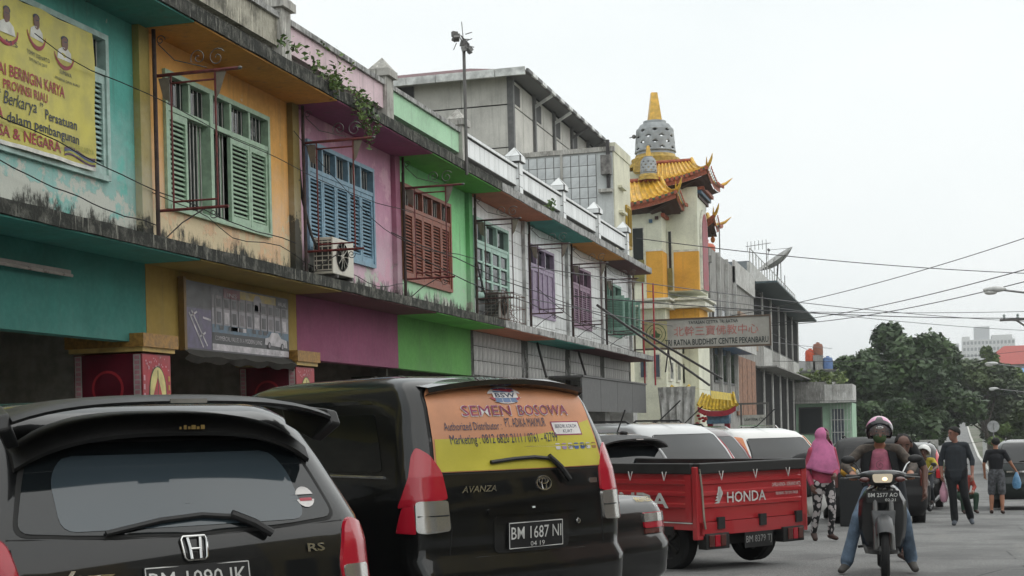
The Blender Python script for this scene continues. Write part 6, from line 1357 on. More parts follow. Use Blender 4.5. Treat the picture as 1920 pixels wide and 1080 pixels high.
KC = [(.24, .14, 4.3, .80), (.4, .0, 4.42, .86), (.66, -.02, 4.45, .88), (.74, .03, 4.4, .88), (1.0, .05, 4.2, .88), (1.1, .08, 3.6, .865), (1.3, .2, 3.0, .80), (1.5, .36, 2.6, .72), (1.6, .5, 2.4, .66), (1.66, .75, 2.2, .56), (1.68, 1.1, 2.0, .42)]
def suv(label, loc, hd, paint, lm, emblem=True, K=KC, name='sport_utility', glassz=(1.08, 1.50), spare=False, lights=None, gl=None, group='cars parked nose in along the row', plate_=None, gmat=None):
    B = Body([(z * 1.0, *r) for z, *r in K], .2, .09); z0, z1 = glassz
    c = car(name, label, 'car', loc, hd, B, paint, [(-.68, z0), (.68, z0), (.58, z1), (-.58, z1)], lights or [([(.80, z1), (.73, z1 - .12), (.73, .78), (.93, .78), (.9, 1.1), (.87, z1)], lm, .012)], [(1.05, z0 + .02), (3.5, z0 + .02), (3.1, z1), (1.1, z1)], wheels=(.76, .8, 3.4, .34), gmat=gmat,
            wiper=([(.1, z0 - .03), (.08, z0 + .02), (.02, z0 + .06)], [(.2, z0 + .07), (0, z0 + .06), (-.2, z0 + .04)]))
    B.patch([(-.5, .90), (.5, .90), (.5, .94), (-.5, .94)], .014, 2, 10, .02).build('garnish', CHR, c, smooth=True)
    if emblem:
        e = B.stroke([(-.045, 1.03), (.045, 1.03), (.034, .95), (-.034, .95), (-.045, 1.03)], .006, .02).build('emblem', CHR, c)
        for s in (-1, 1): B.stroke([(s * .024, 1.02), (s * .016, .96)], .006, .02).build('emblem_bar', CHR, e)
    if plate_: plate(c, B, 0, .72, .42, .14, plate_, '05 20', .016)
    MB().tube([(.1, 1.2, 1.66), (.12, 1.0, 1.70), (.3, .75, 1.98)], .010, 5).build('aerial', BLKP, c)
    for s in (-1, 1): MB().tube([(s * .5, .9, 1.64), (s * .52, 1.0, 1.70), (s * .52, 1.9, 1.71), (s * .5, 2.0, 1.64)], .015, 6).build('roof_rail', BLKP if paint is not WCAR else CHR, c, smooth=True)
    return c, B
SILV = carpaint('silver_paint', (.40, .41, .415), .35); WCAR = carpaint('white_paint', (.62, .62, .60)); MARO = carpaint('maroon_paint', (.045, .018, .02))
c1, B1 = suv('silver sport utility car with a rear wiper beyond the red pickup', (-2.72, 19.1, gz(19)), 54, SILV, RED_L)
suv('dark maroon sport utility car squeezed between the silver and white ones', (-2.7, 21.1, gz(21)), 54, MARO, RED_L, False)
c2, B2 = suv('white boxy sport utility car with tall amber and red tail lamps', (-1.86, 22.7, gz(22.7)), 46, WCAR, RED_L, False, lights=[([(.86, 1.22), (.71, 1.2), (.72, .82), (.92, .82), (.90, 1.2)], RED_L, .014), ([(.78, 1.54), (.64, 1.52), (.70, 1.22), (.87, 1.22), (.83, 1.5)], ORG_L, .014)])
spw = MB().lathe([(0, 0), (.2, -.02), (.30, .0), (.345, .05), (.35, .12), (.33, .2), (0, .2)], 28, (.12, -.24, .92), 'y'); spw.build('spare_wheel', TYRE, c2, smooth=True)
suv('black sport utility car parked behind the woman in the pink hijab', (-.65, 26.6, gz(27) - .1), 6, plain('faded_black', (.010, .010, .011), .65), DRK_L, False, gmat=plain('tinted_film', (.012, .012, .013), .6), group='cars standing farther down the street')
suv('dark green sport utility car with a grey rear window at the right', (2.6, 36.4, gz(36)), -4, carpaint('dark_green_paint', (.015, .022, .02)), DRK_L, False, glassz=(1.12, 1.60), group='cars standing farther down the street')
suv('dark sport utility car with a red lamp beyond the white helmeted rider', (-.25, 37.5, gz(37)), -3, BLACK, lens('bright_red_lens', (.5, .02, .03)), False, group='cars standing farther down the street')
# --- silver car roof beside the teal pillar, mostly hidden
tq = Body(KH, .2, .09); car('hatchback', 'grey hatchback roof showing beyond the glossy black hatchback, left of the pillar', 'car', (-6.3, 7.2, 0), 52, tq, carpaint('grey_paint', (.16, .17, .17), .3), [(-.62, 1.0), (.62, 1.0), (.55, 1.32), (-.55, 1.32)], [([(.74, 1.0), (.67, .9), (.67, .7), (.9, .7), (.88, .95)], RED_L, .012)])

# --- red pickup with drop-side bed
REDP = carpaint('red_truck_paint', (.44, .028, .034), 0, .35); TW = plain('truck_white', (.66, .65, .63), .5); TRIM = plain('truck_black', (.02, .02, .02), .6); ROPE = plain('rope', (.35, .33, .27), .9)
tk = thing('pickup', 'red drop-side pickup with white dealer lettering on its tailboard', 'pickup', (-1.66, 14.97, gz(15)), rad(55), 'cars parked nose in along the row', local=True)
W_, z0, z1, L_ = .83, .46, 1.06, 3.0
def ribbed(mb, p0, p1, za, zb, nrm, ribs=(.30, .52, .74)):
    """pressed panel with raised horizontal ribs between two end points"""
    p0, p1, n = Vector(p0), Vector(p1), Vector(nrm); h = zb - za; prof = [(0, 0)]
    for r in ribs: prof += [(r - .055, 0), (r - .03, .016), (r + .03, .016), (r + .055, 0)]
    prof += [(.88, 0), (.91, .022), (1, .022)]
    v = []
    for q in (0, .03, .05, .95, .97, 1):
        for t, o in prof:
            oo = o if .04 < q < .96 else (.022 if q in (0, 1) or q in (.03, .97) else 0); p = p0.lerp(p1, q) + n * oo; v.append((p.x, p.y, za + h * t))
    m = len(prof); mb.add(v, [(i * m + j, i * m + m + j, i * m + m + j + 1, i * m + j + 1) for i in range(5) for j in range(m - 1)])
    b0, b1 = p0 - n * .03, p1 - n * .03
    mb.add([(b0.x, b0.y, za), (b1.x, b1.y, za), (b1.x, b1.y, zb), (b0.x, b0.y, zb)], [(0, 1, 2, 3)]); a, b = p0 + n * .022, p1 + n * .022
    mb.add([(a.x, a.y, zb), (b.x, b.y, zb), (b1.x, b1.y, zb), (b0.x, b0.y, zb)], [(0, 1, 2, 3)])
tg = MB(); ribbed(tg, (-W_, 0, 0), (W_, 0, 0), z0 + .06, z1, (0, -1, 0)); tgo = tg.build('tailboard', REDP, tk, smooth=True, angle=25)
for s in (-1, 1):
    sd = MB(); ribbed(sd, (s * W_, .05, 0), (s * W_, L_, 0), z0 + .06, z1, (s, 0, 0)); so_ = sd.build('sideboard', REDP, tk, smooth=True, angle=25)
    mb = MB(); v_, f_ = text2d('HONDA', .21, bold=.025); x_ = s * (W_ + .019)
    wd = max(p[0] for p in v_)
    mb.add([(x_, (1.0 + .62 - a * 1.24 / wd) if s < 0 else (1.0 - .62 + a * 1.24 / wd), .66 + b) for a, b in v_], f_); mb.build('lettering', TW, so_)
    MB().box(s * (W_ - .06), s * (W_ + .03), -.03, .04, z0 - .12, z1 + .02).build('corner_post', REDP, tk, bevel=.01)
    MB().box(s * (W_ + .002), s * (W_ + .026), .02, L_, z0 - .02, z0 + .04).build('side_rail', REDP, tk); MB().box(s * (W_ + .027), s * (W_ + .034), .04, L_, z0 + .045, z0 + .055).build('pin_stripe', TW, tk)
    MB().box(s * W_ - .035, s * W_ + .045, .05, L_, z1 - .055, z1 + .055).build('rail_cover', TRIM, tk, bevel=.012)
    for y in (.4, .9, 1.4, 1.9, 2.4): MB().tube([(s * (W_ + .05), y - .03, z1 - .03), (s * (W_ + .055), y, z1 - .12), (s * (W_ + .05), y + .03, z1 - .03)], .006, 5).build('rope_hook', TW, tk)
    lt = MB().box(s * .42, s * .76, -.06, .06, .24, .40).build('lamp_box', TRIM, tk, bevel=.008)
    for i, m in enumerate((ORG_L, RED_L, WHT_L)): MB().box(s * (.73 - i * .085), s * (.655 - i * .085), -.075, -.062, .265, .385).build('tail_light', DRK_L if i == 0 else m if i != 2 else DRK_L, lt, bevel=.006)
    wheel(tk, s * .62, .55, .29, .17, plain('steel_rim', (.05, .05, .05), .6, .2)); wheel(tk, s * .62, 3.45, .29, .17, plain('steel_rim', (.05, .05, .05), .6, .2))
    MB().box(s * (W_ + .03), s * (W_ + .05), .30, .42, z0 - .08, z0 + .01).build('side_lamp', TRIM, tk)
for x in (-.52, 0, .52): MB().tube([(x - .03, -.055, z1 - .03), (x, -.06, z1 - .12), (x + .03, -.055, z1 - .03)], .006, 5).build('rope_hook', TW, tk)
for x in (-.52, .12, .70): MB().box(x - .05, x + .05, -.05, -.02, z0 - .02, z0 + .10).build('hinge', TRIM, tk)
MB().box(-W_, W_, -.05, .045, z1 - .055, z1 + .055).build('rail_cover', TRIM, tk, bevel=.012); MB().box(-W_ - .0, W_, -.03, .06, z0 - .08, z0 + .055).build('rear_sill', REDP, tk)
MB().box(-W_ + .02, W_ - .02, .02, L_, z0 + .04, z0 + .06).build('bed_floor', plain('bed_red', (.2, .02, .02), .7, var=.25), tk); MB().box(-.5, .5, .1, 4.0, .26, z0 - .0).build('chassis', TRIM, tk)
for body, x, z, h, w in (('HONDA', -.40, .70, .155, .60), ('CAPELLA HONDA - SOEKARNO HATTA', .30, .835, .055, .46 + .02), ('PEKANBARU. TELP (0761) 7860215', .36, .745, .045, .36)):
    mb = MB(); v_, f_ = text2d(body, h, width=w, bold=.012 if h > .1 else .003); mb.add([(x + a, -.0195, z + b) for a, b in v_], f_); mb.build('lettering', TW, tgo)
for i in range(4):
    a = MB(); a.poly([(-.60 + .015 * i, -.0195, .70 + .03 * i), (-.52, -.0195, .70 + .02 * i), (-.46 - .01 * i, -.0195, .80 + .022 * i), (-.47 - .02 * i, -.0195, .825 + .015 * i), (-.54, -.0195, .72 + .03 * i)]); a.build('wing_logo', TW, tgo)
pl_ = MB().box(.0 - .18, .26, -.05, -.04, .22, .38).build('licence_plate', plain('plate_black', (.012, .012, .013), .5), tk); mb = MB(); v_, f_ = text2d('BM 8379 TJ', .10, width=.40); mb.add([(-.16 + a, -.052, .275 + b) for a, b in v_], f_); mb.build('lettering', plain('plate_worn', (.3, .3, .29), .6), pl_)
for pts in ([(-.82, -.04, z1), (-.80, -.05, .85), (-.78, -.05, .55), (-.75, -.04, .45)], [(.84, .05, 1.0), (.85, .02, .8), (.90, -.0, .55), (.92, .0, .5)]): MB().tube(pts, .011, 5).build('rope', ROPE, tk)
KCb = [(.3, 3.06, 4.1, .66), (.5, 3.06, 4.2, .70), (.9, 3.06, 4.18, .70), (1.0, 3.06, 4.1, .69), (1.3, 3.08, 3.9, .64), (1.55, 3.1, 3.75, .58), (1.62, 3.15, 3.65, .52), (1.65, 3.25, 3.5, .4)]
BC = Body(KCb, .08, .02, .15); BC.shell().build('cab', REDP, tk, smooth=True); BC.patch([(-.5, 1.12), (.5, 1.12), (.46, 1.52), (-.46, 1.52)], .005, 6, 8, .005, .04).build('rear_window', CGL, tk)
# teal tarpaulin-covered stall roof seen above the hatchback at the left edge
tag(MB().add([(-7.9, 9.6, 1.30), (-6.4, 9.2, 1.28), (-6.1, 10.9, 1.42), (-7.7, 11.3, 1.52), (-7.9, 9.6, 1.2), (-6.4, 9.2, 1.18), (-6.1, 10.9, 1.32), (-7.7, 11.3, 1.42)], [(0, 1, 2, 3), (7, 6, 5, 4), (0, 1, 5, 4), (1, 2, 6, 5), (2, 3, 7, 6), (3, 0, 4, 7)]).build('stall_cover', plain('teal_sheet', '#4f93a0', .6, var=.15)), 'pale teal sheet cover in front of the teal house arcade', 'cover')
# ------------------------------------------------------------------ people (bodies grown as one surface by voxel remeshing joined limbs)
SKIN = plain('skin_brown', '#94695a', .55, var=.08); SKIN_D = plain('skin_dark', '#64463c', .55, var=.08); SKIN_L = plain('skin_tan', '#a5735a', .55, var=.08); HAIRM = plain('black_hair', (.008, .007, .006), .8, sc=40, var=.3)
def cloth(name, col, rough=.85, sc=9, var=.14, bump=.35): return plain(name, col, rough, sc=sc, var=var, bump=bump)
def capsule(mb, a, b, ra, rb, sx=1., up=None, n=12):
    a, b = Vector(a), Vector(b); d = b - a; L_ = max(d.length, 1e-4); d = d / L_; pts = []; rs = []
    for k in (90, 60, 30): t = rad(k); pts.append(a - d * ra * math.sin(t)); rs.append(max(.0012, ra * math.cos(t)))
    pts += [a, a.lerp(b, .5), b]; rs += [ra, (ra + rb) / 2, rb]
    for k in (30, 60, 90): t = rad(k); pts.append(b + d * rb * math.sin(t)); rs.append(max(.0012, rb * math.cos(t)))
    mb.tube(pts, rs, n, 0, True, sx, up)
def smooth_body(name, prims, mats, parent, voxel=.012, it=4):
    """prims: (a, b, ra, rb, sx, material index, up)"""
    mb = MB()
    for (a, b, ra, rb, sx, mi, up_) in prims: capsule(mb, a, b, ra, rb, sx, up_)
    me = bpy.data.meshes.new(name); me.from_pydata(mb.v, [], mb.f); o = bpy.data.objects.new(name, me); COL.objects.link(o)
    m = o.modifiers.new('remesh', 'REMESH'); m.mode = 'VOXEL'; m.voxel_size = voxel
    if it: s = o.modifiers.new('smooth', 'SMOOTH'); s.iterations = it; s.factor = .5
    dg = bpy.context.evaluated_depsgraph_get(); new = bpy.data.meshes.new_from_object(o.evaluated_get(dg)); bpy.data.objects.remove(o); bpy.data.meshes.remove(me)
    for x in mats: new.materials.append(x)
    segs = [(Vector(a), Vector(b), ra, rb, mi) for (a, b, ra, rb, sx, mi, up_) in prims]
    mi_ = []
    for p in new.polygons:
        c = p.center; best, bm_ = 1e9, 0
        for a, b, ra, rb, mi in segs:
            d = b - a; L2 = d.length_squared; t = 0 if L2 < 1e-9 else max(0, min(1, (c - a).dot(d) / L2)); q = (c - a - d * t).length - (ra + (rb - ra) * t)
            if q < best: best, bm_ = q, mi
        mi_.append(bm_)
    new.polygons.foreach_set('material_index', mi_); new.polygons.foreach_set('use_smooth', [True] * len(new.polygons)); new.update(); new.name = name
    o = bpy.data.objects.new(name, new); COL.objects.link(o); o.parent = parent; ORG[o.name] = (0, 0, 0); return o
def hand(wrist, dirv, palm_n, mi, side, curl=.5, s=1., grip=None):
    """palm, four fingers of unequal length and a thumb off the side of the palm"""
    w, d, n = Vector(wrist), Vector(dirv).normalized(), Vector(palm_n).normalized(); r = d.cross(n).normalized() * side; P = []
    k = w + d * .075 * s; P.append((w, k, .026 * s, .030 * s, 1.0, mi, None)); P.append((w + r * .02 * s, k + r * .024 * s, .016 * s, .014 * s, 1., mi, None)); P.append((w - r * .015 * s, k - r * .024 * s, .016 * s, .014 * s, 1., mi, None))
    for i, (o, l) in enumerate(((.033, .066), (.011, .074), (-.012, .069), (-.034, .054))):
        a = k + r * o * s; a1 = a + (d * math.cos(curl * .8) + n * math.sin(curl * .8)) * l * .5 * s; b1 = a1 + (d * math.cos(curl * 2.0) + n * math.sin(curl * 2.0)) * l * .5 * s
        P.append((a, a1, .0098 * s, .009 * s, 1., mi, None)); P.append((a1, b1, .009 * s, .0078 * s, 1., mi, None))
    t0 = w + r * .026 * s + d * .02 * s; t1 = t0 + (r * .6 + d * .7 + n * .35).normalized() * .045 * s; t2 = t1 + (r * .1 + d * .8 + n * .5).normalized() * .032 * s
    P += [(t0, t1, .013 * s, .011 * s, 1., mi, None), (t1, t2, .011 * s, .009 * s, 1., mi, None)]; return P
def head_prims(c, fwd, mi, s=1.):
    """skull, jaw, nose, brow, ears and neck root around head centre c, face towards fwd"""
    c, f = Vector(c), Vector(fwd).normalized(); u = Vector((0, 0, 1)); r = f.cross(u).normalized(); P = []
    P.append((c - f * .02 * s + u * .03 * s, c + f * .02 * s + u * .03 * s, .083 * s, .080 * s, .95, mi, None)); P.append((c + f * .03 * s - u * .02 * s, c + f * .045 * s - u * .075 * s, .066 * s, .045 * s, .95, mi, None))
    P.append((c + f * .088 * s + u * .012 * s, c + f * .105 * s - u * .026 * s, .010 * s, .016 * s, 1., mi, None))
    P.append((c + f * .082 * s - u * .058 * s - r * .018 * s, c + f * .082 * s - u * .058 * s + r * .018 * s, .009 * s, .009 * s, 1., mi, None))
    P.append((c + f * .083 * s + u * .028 * s - r * .03 * s, c + f * .083 * s + u * .028 * s + r * .03 * s, .012 * s, .012 * s, 1., mi, None))
    for q in (-1, 1): P.append((c + r * q * .082 * s + u * .012 * s, c + r * q * .086 * s - u * .025 * s, .016 * s, .012 * s, 1., mi, None))
    return P
def face_details(par, c, fwd, s=1.):
    c, f = Vector(c), Vector(fwd).normalized(); u = Vector((0, 0, 1)); r = f.cross(u).normalized()
    for q in (-1, 1):
        MB().ell(c + f * .084 * s + r * q * .03 * s + u * .006 * s, (.011 * s, .011 * s, .007 * s), 8, 6).build('eye', plain('eye_dark', (.03, .02, .018), .3), par, smooth=True)
        MB().tube([c + f * .090 * s + r * q * .014 * s + u * .028 * s, c + f * .094 * s + r * q * .032 * s + u * .032 * s, c + f * .082 * s + r * q * .05 * s + u * .026 * s], .005 * s, 5).build('eyebrow', HAIRM, par)
    MB().tube([c + f * .089 * s - u * .058 * s + r * q_ * .022 * s for q_ in (-1, -.4, .4, 1)], .0045 * s, 5).build('lips', plain('lip', '#6b3a38', .5), par)
def hair_cap(par, c, fwd, s=1., drop=.0, mat=None, name='hair', back=.0, n=500):
    c, f = Vector(c), Vector(fwd).normalized(); u = Vector((0, 0, 1)); r = f.cross(u).normalized(); mb = MB(); v = []; N_, M_ = 24, 14
    for j in range(M_ + 1):
        for i in range(N_):
            a = 2 * math.pi * i / N_; front = max(0, math.cos(a)); side = abs(math.sin(a))
            th = (j / M_) * (math.pi * (.53 - .19 * front ** 1.5 + .14 * max(0, -math.cos(a)) + drop * max(0, -math.cos(a))))
            R = .094 * s * (1 + .045 * noise.noise(Vector((i * .9, j * .7, c.x * 3)))); d = f * math.cos(a) * math.sin(th) + r * math.sin(a) * math.sin(th) + u * math.cos(th)
            v.append(c + u * .028 * s - f * .008 * s + d * R)
    mb.add(v, [(j * N_ + i, j * N_ + (i + 1) % N_, (j + 1) * N_ + (i + 1) % N_, (j + 1) * N_ + i) for j in range(M_) for i in range(N_)])
    o = mb.build(name, mat or HAIRM, par, smooth=True, angle=180); sd = o.modifiers.new('thick', 'SOLIDIFY'); sd.thickness = .012; return o
def person(label, loc, rz, J, mats, group=None, voxel=.011, s=1., headdir=(0, -1, 0), shoes=True, sleeves='long', hands=(.5, .5), face=True, extra=()):
    """J: joints in the local frame (facing -Y, feet at z=0). mats: 0 skin 1 top 2 legs 3 shoes"""
    p = thing('person', label, 'person', loc, rad(rz), group, local=True); V = {k: Vector(x) * s for k, x in J.items() if isinstance(x, tuple)}; P = []
    hd = Vector(headdir).normalized()
    pel, ch, nk, h = V['pelvis'], V['chest'], V['neck'], V['head']
    side = (V['shR'] - V['shL']).normalized(); fw = Vector((0, 0, 1)).cross(side)
    wst = pel.lerp(ch, .5)
    def flat(a, b, ra, rb, k, mi): P.append((a, b, ra, rb, k, mi, tuple(fw)))   # ellipse: wide across, thin front to back
    W1 = J.get('wide', 1.) if False else 1.
    flat(pel - Vector((0, 0, .03)), pel + Vector((0, 0, .07)), .105 * s, .10 * s, 1.5, 2); flat(pel + Vector((0, 0, .06)), wst, .10 * s, .098 * s, 1.42, 1); flat(wst, ch + Vector((0, 0, .05)), .098 * s, .11 * s, 1.5, 1)
    P.append((V['shL'].lerp(V['shR'], .08), V['shL'].lerp(V['shR'], .92), .062 * s, .062 * s, 1., 1, None)); P.append((ch + Vector((0, 0, .08)), nk - Vector((0, 0, .01)), .075 * s, .055 * s, 1.3, 1, tuple(fw)))
    P.append((nk - Vector((0, 0, .03)), h - Vector((0, 0, .05)), .05 * s, .047 * s, 1., 0, None)); P += head_prims(h, hd, 0, s)
    sl = sleeves
    for q in ('L', 'R'):
        sh, el, wr = V['sh' + q], V['el' + q], V['wr' + q]
        if sl == 'long': P += [(sh, el, .056 * s, .046 * s, 1., 1, None), (el, el.lerp(wr, .9), .046 * s, .036 * s, 1., 1, None)]
        elif sl == 'roll': P += [(sh, el, .056 * s, .048 * s, 1., 1, None), (el, el.lerp(wr, .3), .048 * s, .042 * s, 1., 1, None), (el.lerp(wr, .3), wr, .036 * s, .026 * s, 1., 0, None)]
        else: P += [(sh, sh.lerp(el, .75), .058 * s, .052 * s, 1., 1, None), (sh.lerp(el, .7), el, .043 * s, .038 * s, 1., 0, None), (el, wr, .038 * s, .026 * s, 1., 0, None)]
        P.append((el.lerp(wr, .85), wr, .028 * s, .025 * s, 1., 0, None))
        d = V.get('hd' + q, (wr - el)).normalized() if 'hd' + q in V else (wr - el).normalized(); n_ = V['hn' + q] if 'hn' + q in V else (side * (1 if q == 'L' else -1))
        P += hand(wr, d, n_, 0, 1 if q == 'R' else -1, hands[0 if q == 'L' else 1], s)
        hp, kn, an = V['hip' + q], V['kn' + q], V['an' + q]
        lw = J.get('legw', (1., 1., 1.))
        if J.get('shorts'):
            P += [(hp, kn, .092 * s, .085 * s, 1., 2, None), (kn.lerp(hp, .1), kn, .05 * s, .05 * s, 1., 0, None), (kn, kn.lerp(an, .4), .05 * s, .055 * s, 1., 0, None), (kn.lerp(an, .35), an, .054 * s, .033 * s, 1., 0, None)]
        else: P += [(hp, kn, .09 * s * lw[0], .066 * s * lw[1], 1., 2, None), (kn, kn.lerp(an, .4), .064 * s * lw[1], .064 * s * lw[1], 1., 2, None), (kn.lerp(an, .4), an + (kn - an) * .06, .062 * s * lw[1], .05 * s * lw[2], 1., 2, None)]
        ft = V['toe' + q]; P += [(an + Vector((0, 0, -.02)), ft, .038 * s, .032 * s, 1.25, 3, None), (an + Vector((0, 0, -.03)), an + (an - ft).normalized() * .035 + Vector((0, 0, -.035)), .036 * s, .034 * s, 1., 3, None)]
    P += list(extra)
    b = smooth_body('body', P, mats, p, voxel)
    if face: face_details(p, h, hd, s)
    return p, V
def gzp(x, y): return gz(y)
# standing joints template (facing -Y): left is +X when seen by the figure, so shL at +X
def stand(h=1.65, legs=None, arms=None, **k):
    q = h / 1.70; J = dict(pelvis=(0, 0, .93), chest=(0, 0, 1.22), neck=(0, .01, 1.44), head=(0, -.01, 1.60), shL=(.17, 0, 1.40), shR=(-.17, 0, 1.40), elL=(.22, .02, 1.12), elR=(-.22, .02, 1.12), wrL=(.22, -.05, .87), wrR=(-.22, -.05, .87), hipL=(.09, 0, .90), hipR=(-.09, 0, .90), knL=(.10, -.01, .50), knR=(-.10, -.01, .50), anL=(.10, .03, .09), anR=(-.10, .03, .09), toeL=(.12, -.11, .035), toeR=(-.12, -.11, .035))
    J.update(k); return {a: (tuple(x * q for x in b) if isinstance(b, tuple) and len(b) == 3 and a != 'legw' else b) for a, b in J.items()}
walkers = 'people on foot in the street'
# woman in the pink hijab, walking away, head turned right
FLOR = None
def mat_floral():
    t = NT('floral_trousers'); P = t.coords(); v = t.n('ShaderNodeTexVoronoi', {'Vector': P, 'Scale': 13., 'Randomness': 1.}); n = t.noise(30, 4, P)
    f = t.math('ADD', v.outputs[0], t.math('MULTIPLY', n, .35)); c = t.mix(t.ramp(f, .64, .72), (.5, .46, .46), (.02, .02, .022)); return t.set(c, .85)
FLOR = mat_floral(); PNK = cloth('pink_top', '#b0475f'); HIJ = cloth('pink_hijab', '#cb76a2', sc=4, bump=.2); SAN = plain('brown_sandal', '#3a2620', .6)
J = stand(1.55, head=(0, -.02, 1.595), wrR=(-.22, -.08, .86), elR=(-.24, .05, 1.12), wrL=(.10, -.22, 1.02), elL=(.24, -.0, 1.12), knL=(.10, -.10, .50), anL=(.11, .0, .10), toeL=(.13, -.15, .05), knR=(-.09, .03, .49), anR=(-.09, .18, .13), toeR=(-.10, .10, .03), legw=(1.05, .85, .9))
hj, V = person('woman in a pink hijab, pink top and black floral trousers, head turned aside', (-1.27, 20.43, gz(20.43)), 28, J, [SKIN_D, PNK, FLOR, SAN], walkers, headdir=(.75, -.66, 0))
h = V['head']; hv = MB(); N_, M_ = 30, 22; v = []
fdir = Vector((.75, -.66, 0)).normalized(); rdir = fdir.cross(Vector((0, 0, 1)))
for j in range(M_ + 1):
    t_ = j / M_
    for i in range(N_ + 1):
        op = rad(40) * (1 if t_ < .42 else max(0, 1 - (t_ - .42) / .12)); a = op + (2 * math.pi - 2 * op) * i / N_          # opening left for the face
        if t_ < .42:
            th = (t_ / .42) * rad(118); R = .106; up_ = h + Vector((0, 0, .035)); d = fdir * math.cos(a) * math.sin(th) + rdir * math.sin(a) * math.sin(th) + Vector((0, 0, 1)) * math.cos(th); pnt = up_ + Vector((d.x * R, d.y * R, d.z * R * 1.05))
            if j == 0: pnt = up_ + Vector((0, 0, R * 1.05))
        else:
            q = (t_ - .42) / .58; R = .105 + .115 * q ** .7 + .012 * math.sin(a * 7 + q * 3) * q; ctr = h.lerp(Vector((0, .01, V['chest'].z - .04)), q) + Vector((0, 0, -.03)); pnt = Vector((ctr.x + R * 1.12 * (fdir.x * math.cos(a) + rdir.x * math.sin(a)), ctr.y + R * .85 * (fdir.y * math.cos(a) + rdir.y * math.sin(a)), h.z - .03 - q * (.40 + .08 * max(0, math.sin(a + 1.2)))))
        v.append(pnt)
hv.add(v, [(j * (N_ + 1) + i, j * (N_ + 1) + i + 1, (j + 1) * (N_ + 1) + i + 1, (j + 1) * (N_ + 1) + i) for j in range(M_) for i in range(N_)])
o = hv.build('hijab', HIJ, hj, smooth=True, angle=180); sd = o.modifiers.new('thick', 'SOLIDIFY'); sd.thickness = .008
MB().lathe([(.135, .86), (.15, .95), (.148, 1.02), (.135, 1.1)], 20, (0, 0, 0)).xf(Matrix.Diagonal((1.12, .82, 1, 1)) @ Matrix.Translation((0, 0, -.04))).build('tunic_hem', PNK, hj, smooth=True)
# man in a dark shirt walking towards the camera, looking to his right
DSH = cloth('charcoal_shirt', '#2b3036'); DPT = cloth('black_trousers', '#15181c'); GRS = plain('grey_shoes', '#4a5058', .6)
J = stand(1.68, head=(-.02, -.02, 1.60), elL=(.27, .03, 1.13), wrL=(.27, -.06, .88), elR=(-.26, .03, 1.13), wrR=(-.24, -.03, .88), knL=(.14, -.04, .50), anL=(.22, .16, .12), toeL=(.25, .04, .04), knR=(-.06, -.06, .50), anR=(-.04, -.04, .09), toeR=(-.05, -.18, .035), legw=(1.05, 1.05, 1.3))
mn, V = person('man in a dark shirt and black trousers walking, looking to his side', (.66, 25.76, gz(25.76)), -4, J, [SKIN, DSH, DPT, GRS], walkers, headdir=(-.8, -.6, -.08), sleeves='roll', extra=[((0, .0, .90), (0, 0, 1.30), .125, .115, 1.55, 1, (0, -1, 0)), ((.0, .0, .84), (0, 0, .95), .13, .13, 1.5, 1, (0, -1, 0))])
hair_cap(mn, V['head'], (-.8, -.6, 0), .99)
MB().lathe([(.150, .80), (.168, .86), (.165, .95), (.155, 1.02)], 22).xf(Matrix.Diagonal((1.06, .74, 1, 1)) @ Matrix.Translation((0, 0, -.02))).build('shirt_tail', DSH, mn, smooth=True)
bg_ = MB(); bg_.lathe([(.01, .34), (.05, .36), (.075, .45), (.07, .55), (.03, .66), (.012, .76)], 14, (-.21, .0, .05)); tag(bg_.build('plastic_bag', plain('pale_pink_plastic', '#c08fa0', .35), None, smooth=True), 'pale pink plastic bag in the hand of the man in dark shirt', 'bag').location = (.66, 25.80, gz(25.76))
# man in black T-shirt and grey shorts seen from behind, blue bag
J = stand(1.68, shorts=True, elR=(-.30, .0, 1.16), wrR=(-.42, -.10, .96), elL=(.26, .02, 1.13), wrL=(.25, -.06, .90), knL=(.11, -.05, .50), anL=(.12, .0, .09), knR=(-.11, .02, .5), anR=(-.11, .08, .09), toeR=(-.13, -.06, .035))
bk, V = person('man in a black T-shirt and grey shorts seen from behind', (1.70, 33.2, gz(33.2)), 178, J, [SKIN_L, cloth('black_tee', '#15171c'), cloth('grey_shorts', '#5a5c60', sc=14, var=.3), SAN], walkers, voxel=.014, headdir=(.2, -1, 0), sleeves='short')
hair_cap(bk, V['head'], (.2, -1, 0), .99, drop=.12)
b2 = MB().lathe([(.01, 0), (.08, .03), (.10, .14), (.07, .26), (.02, .38)], 14); tag(b2.build('plastic_bag', plain('blue_plastic', '#5f8fb5', .3), None, smooth=True), 'blue plastic bag carried by the man in grey shorts', 'bag').location = (2.12, 33.2, gz(33.2) + .55)
# person behind the rider on the left, with a red arm band
J = stand(1.60, elL=(.22, -.02, 1.12), wrL=(.2, -.14, .92))
bp, V = person('person in a black jacket with a red arm band behind the motorcycle rider', (-.50, 20.2, gz(20.2)), 185, J, [SKIN, cloth('black_jacket', '#17181a'), cloth('blue_jeans', '#2f4358'), SAN], walkers, voxel=.014)
hair_cap(bp, V['head'], (0, -1, 0), .95, drop=.3)
MB().lathe([(.062, 0), (.064, .03), (.062, .06)], 14).xf(Matrix.Translation(Vector(J['shR']).lerp(Vector(J['elR']), .75))).build('arm_band', plain('red_band', '#b8322a', .5), bp, smooth=True)
MB().lathe([(.13, .80), (.16, .87), (.155, .95)], 18).xf(Matrix.Diagonal((1.1, .8, 1, 1))).build('blouse_hem', mat_floral(), bp, smooth=True)
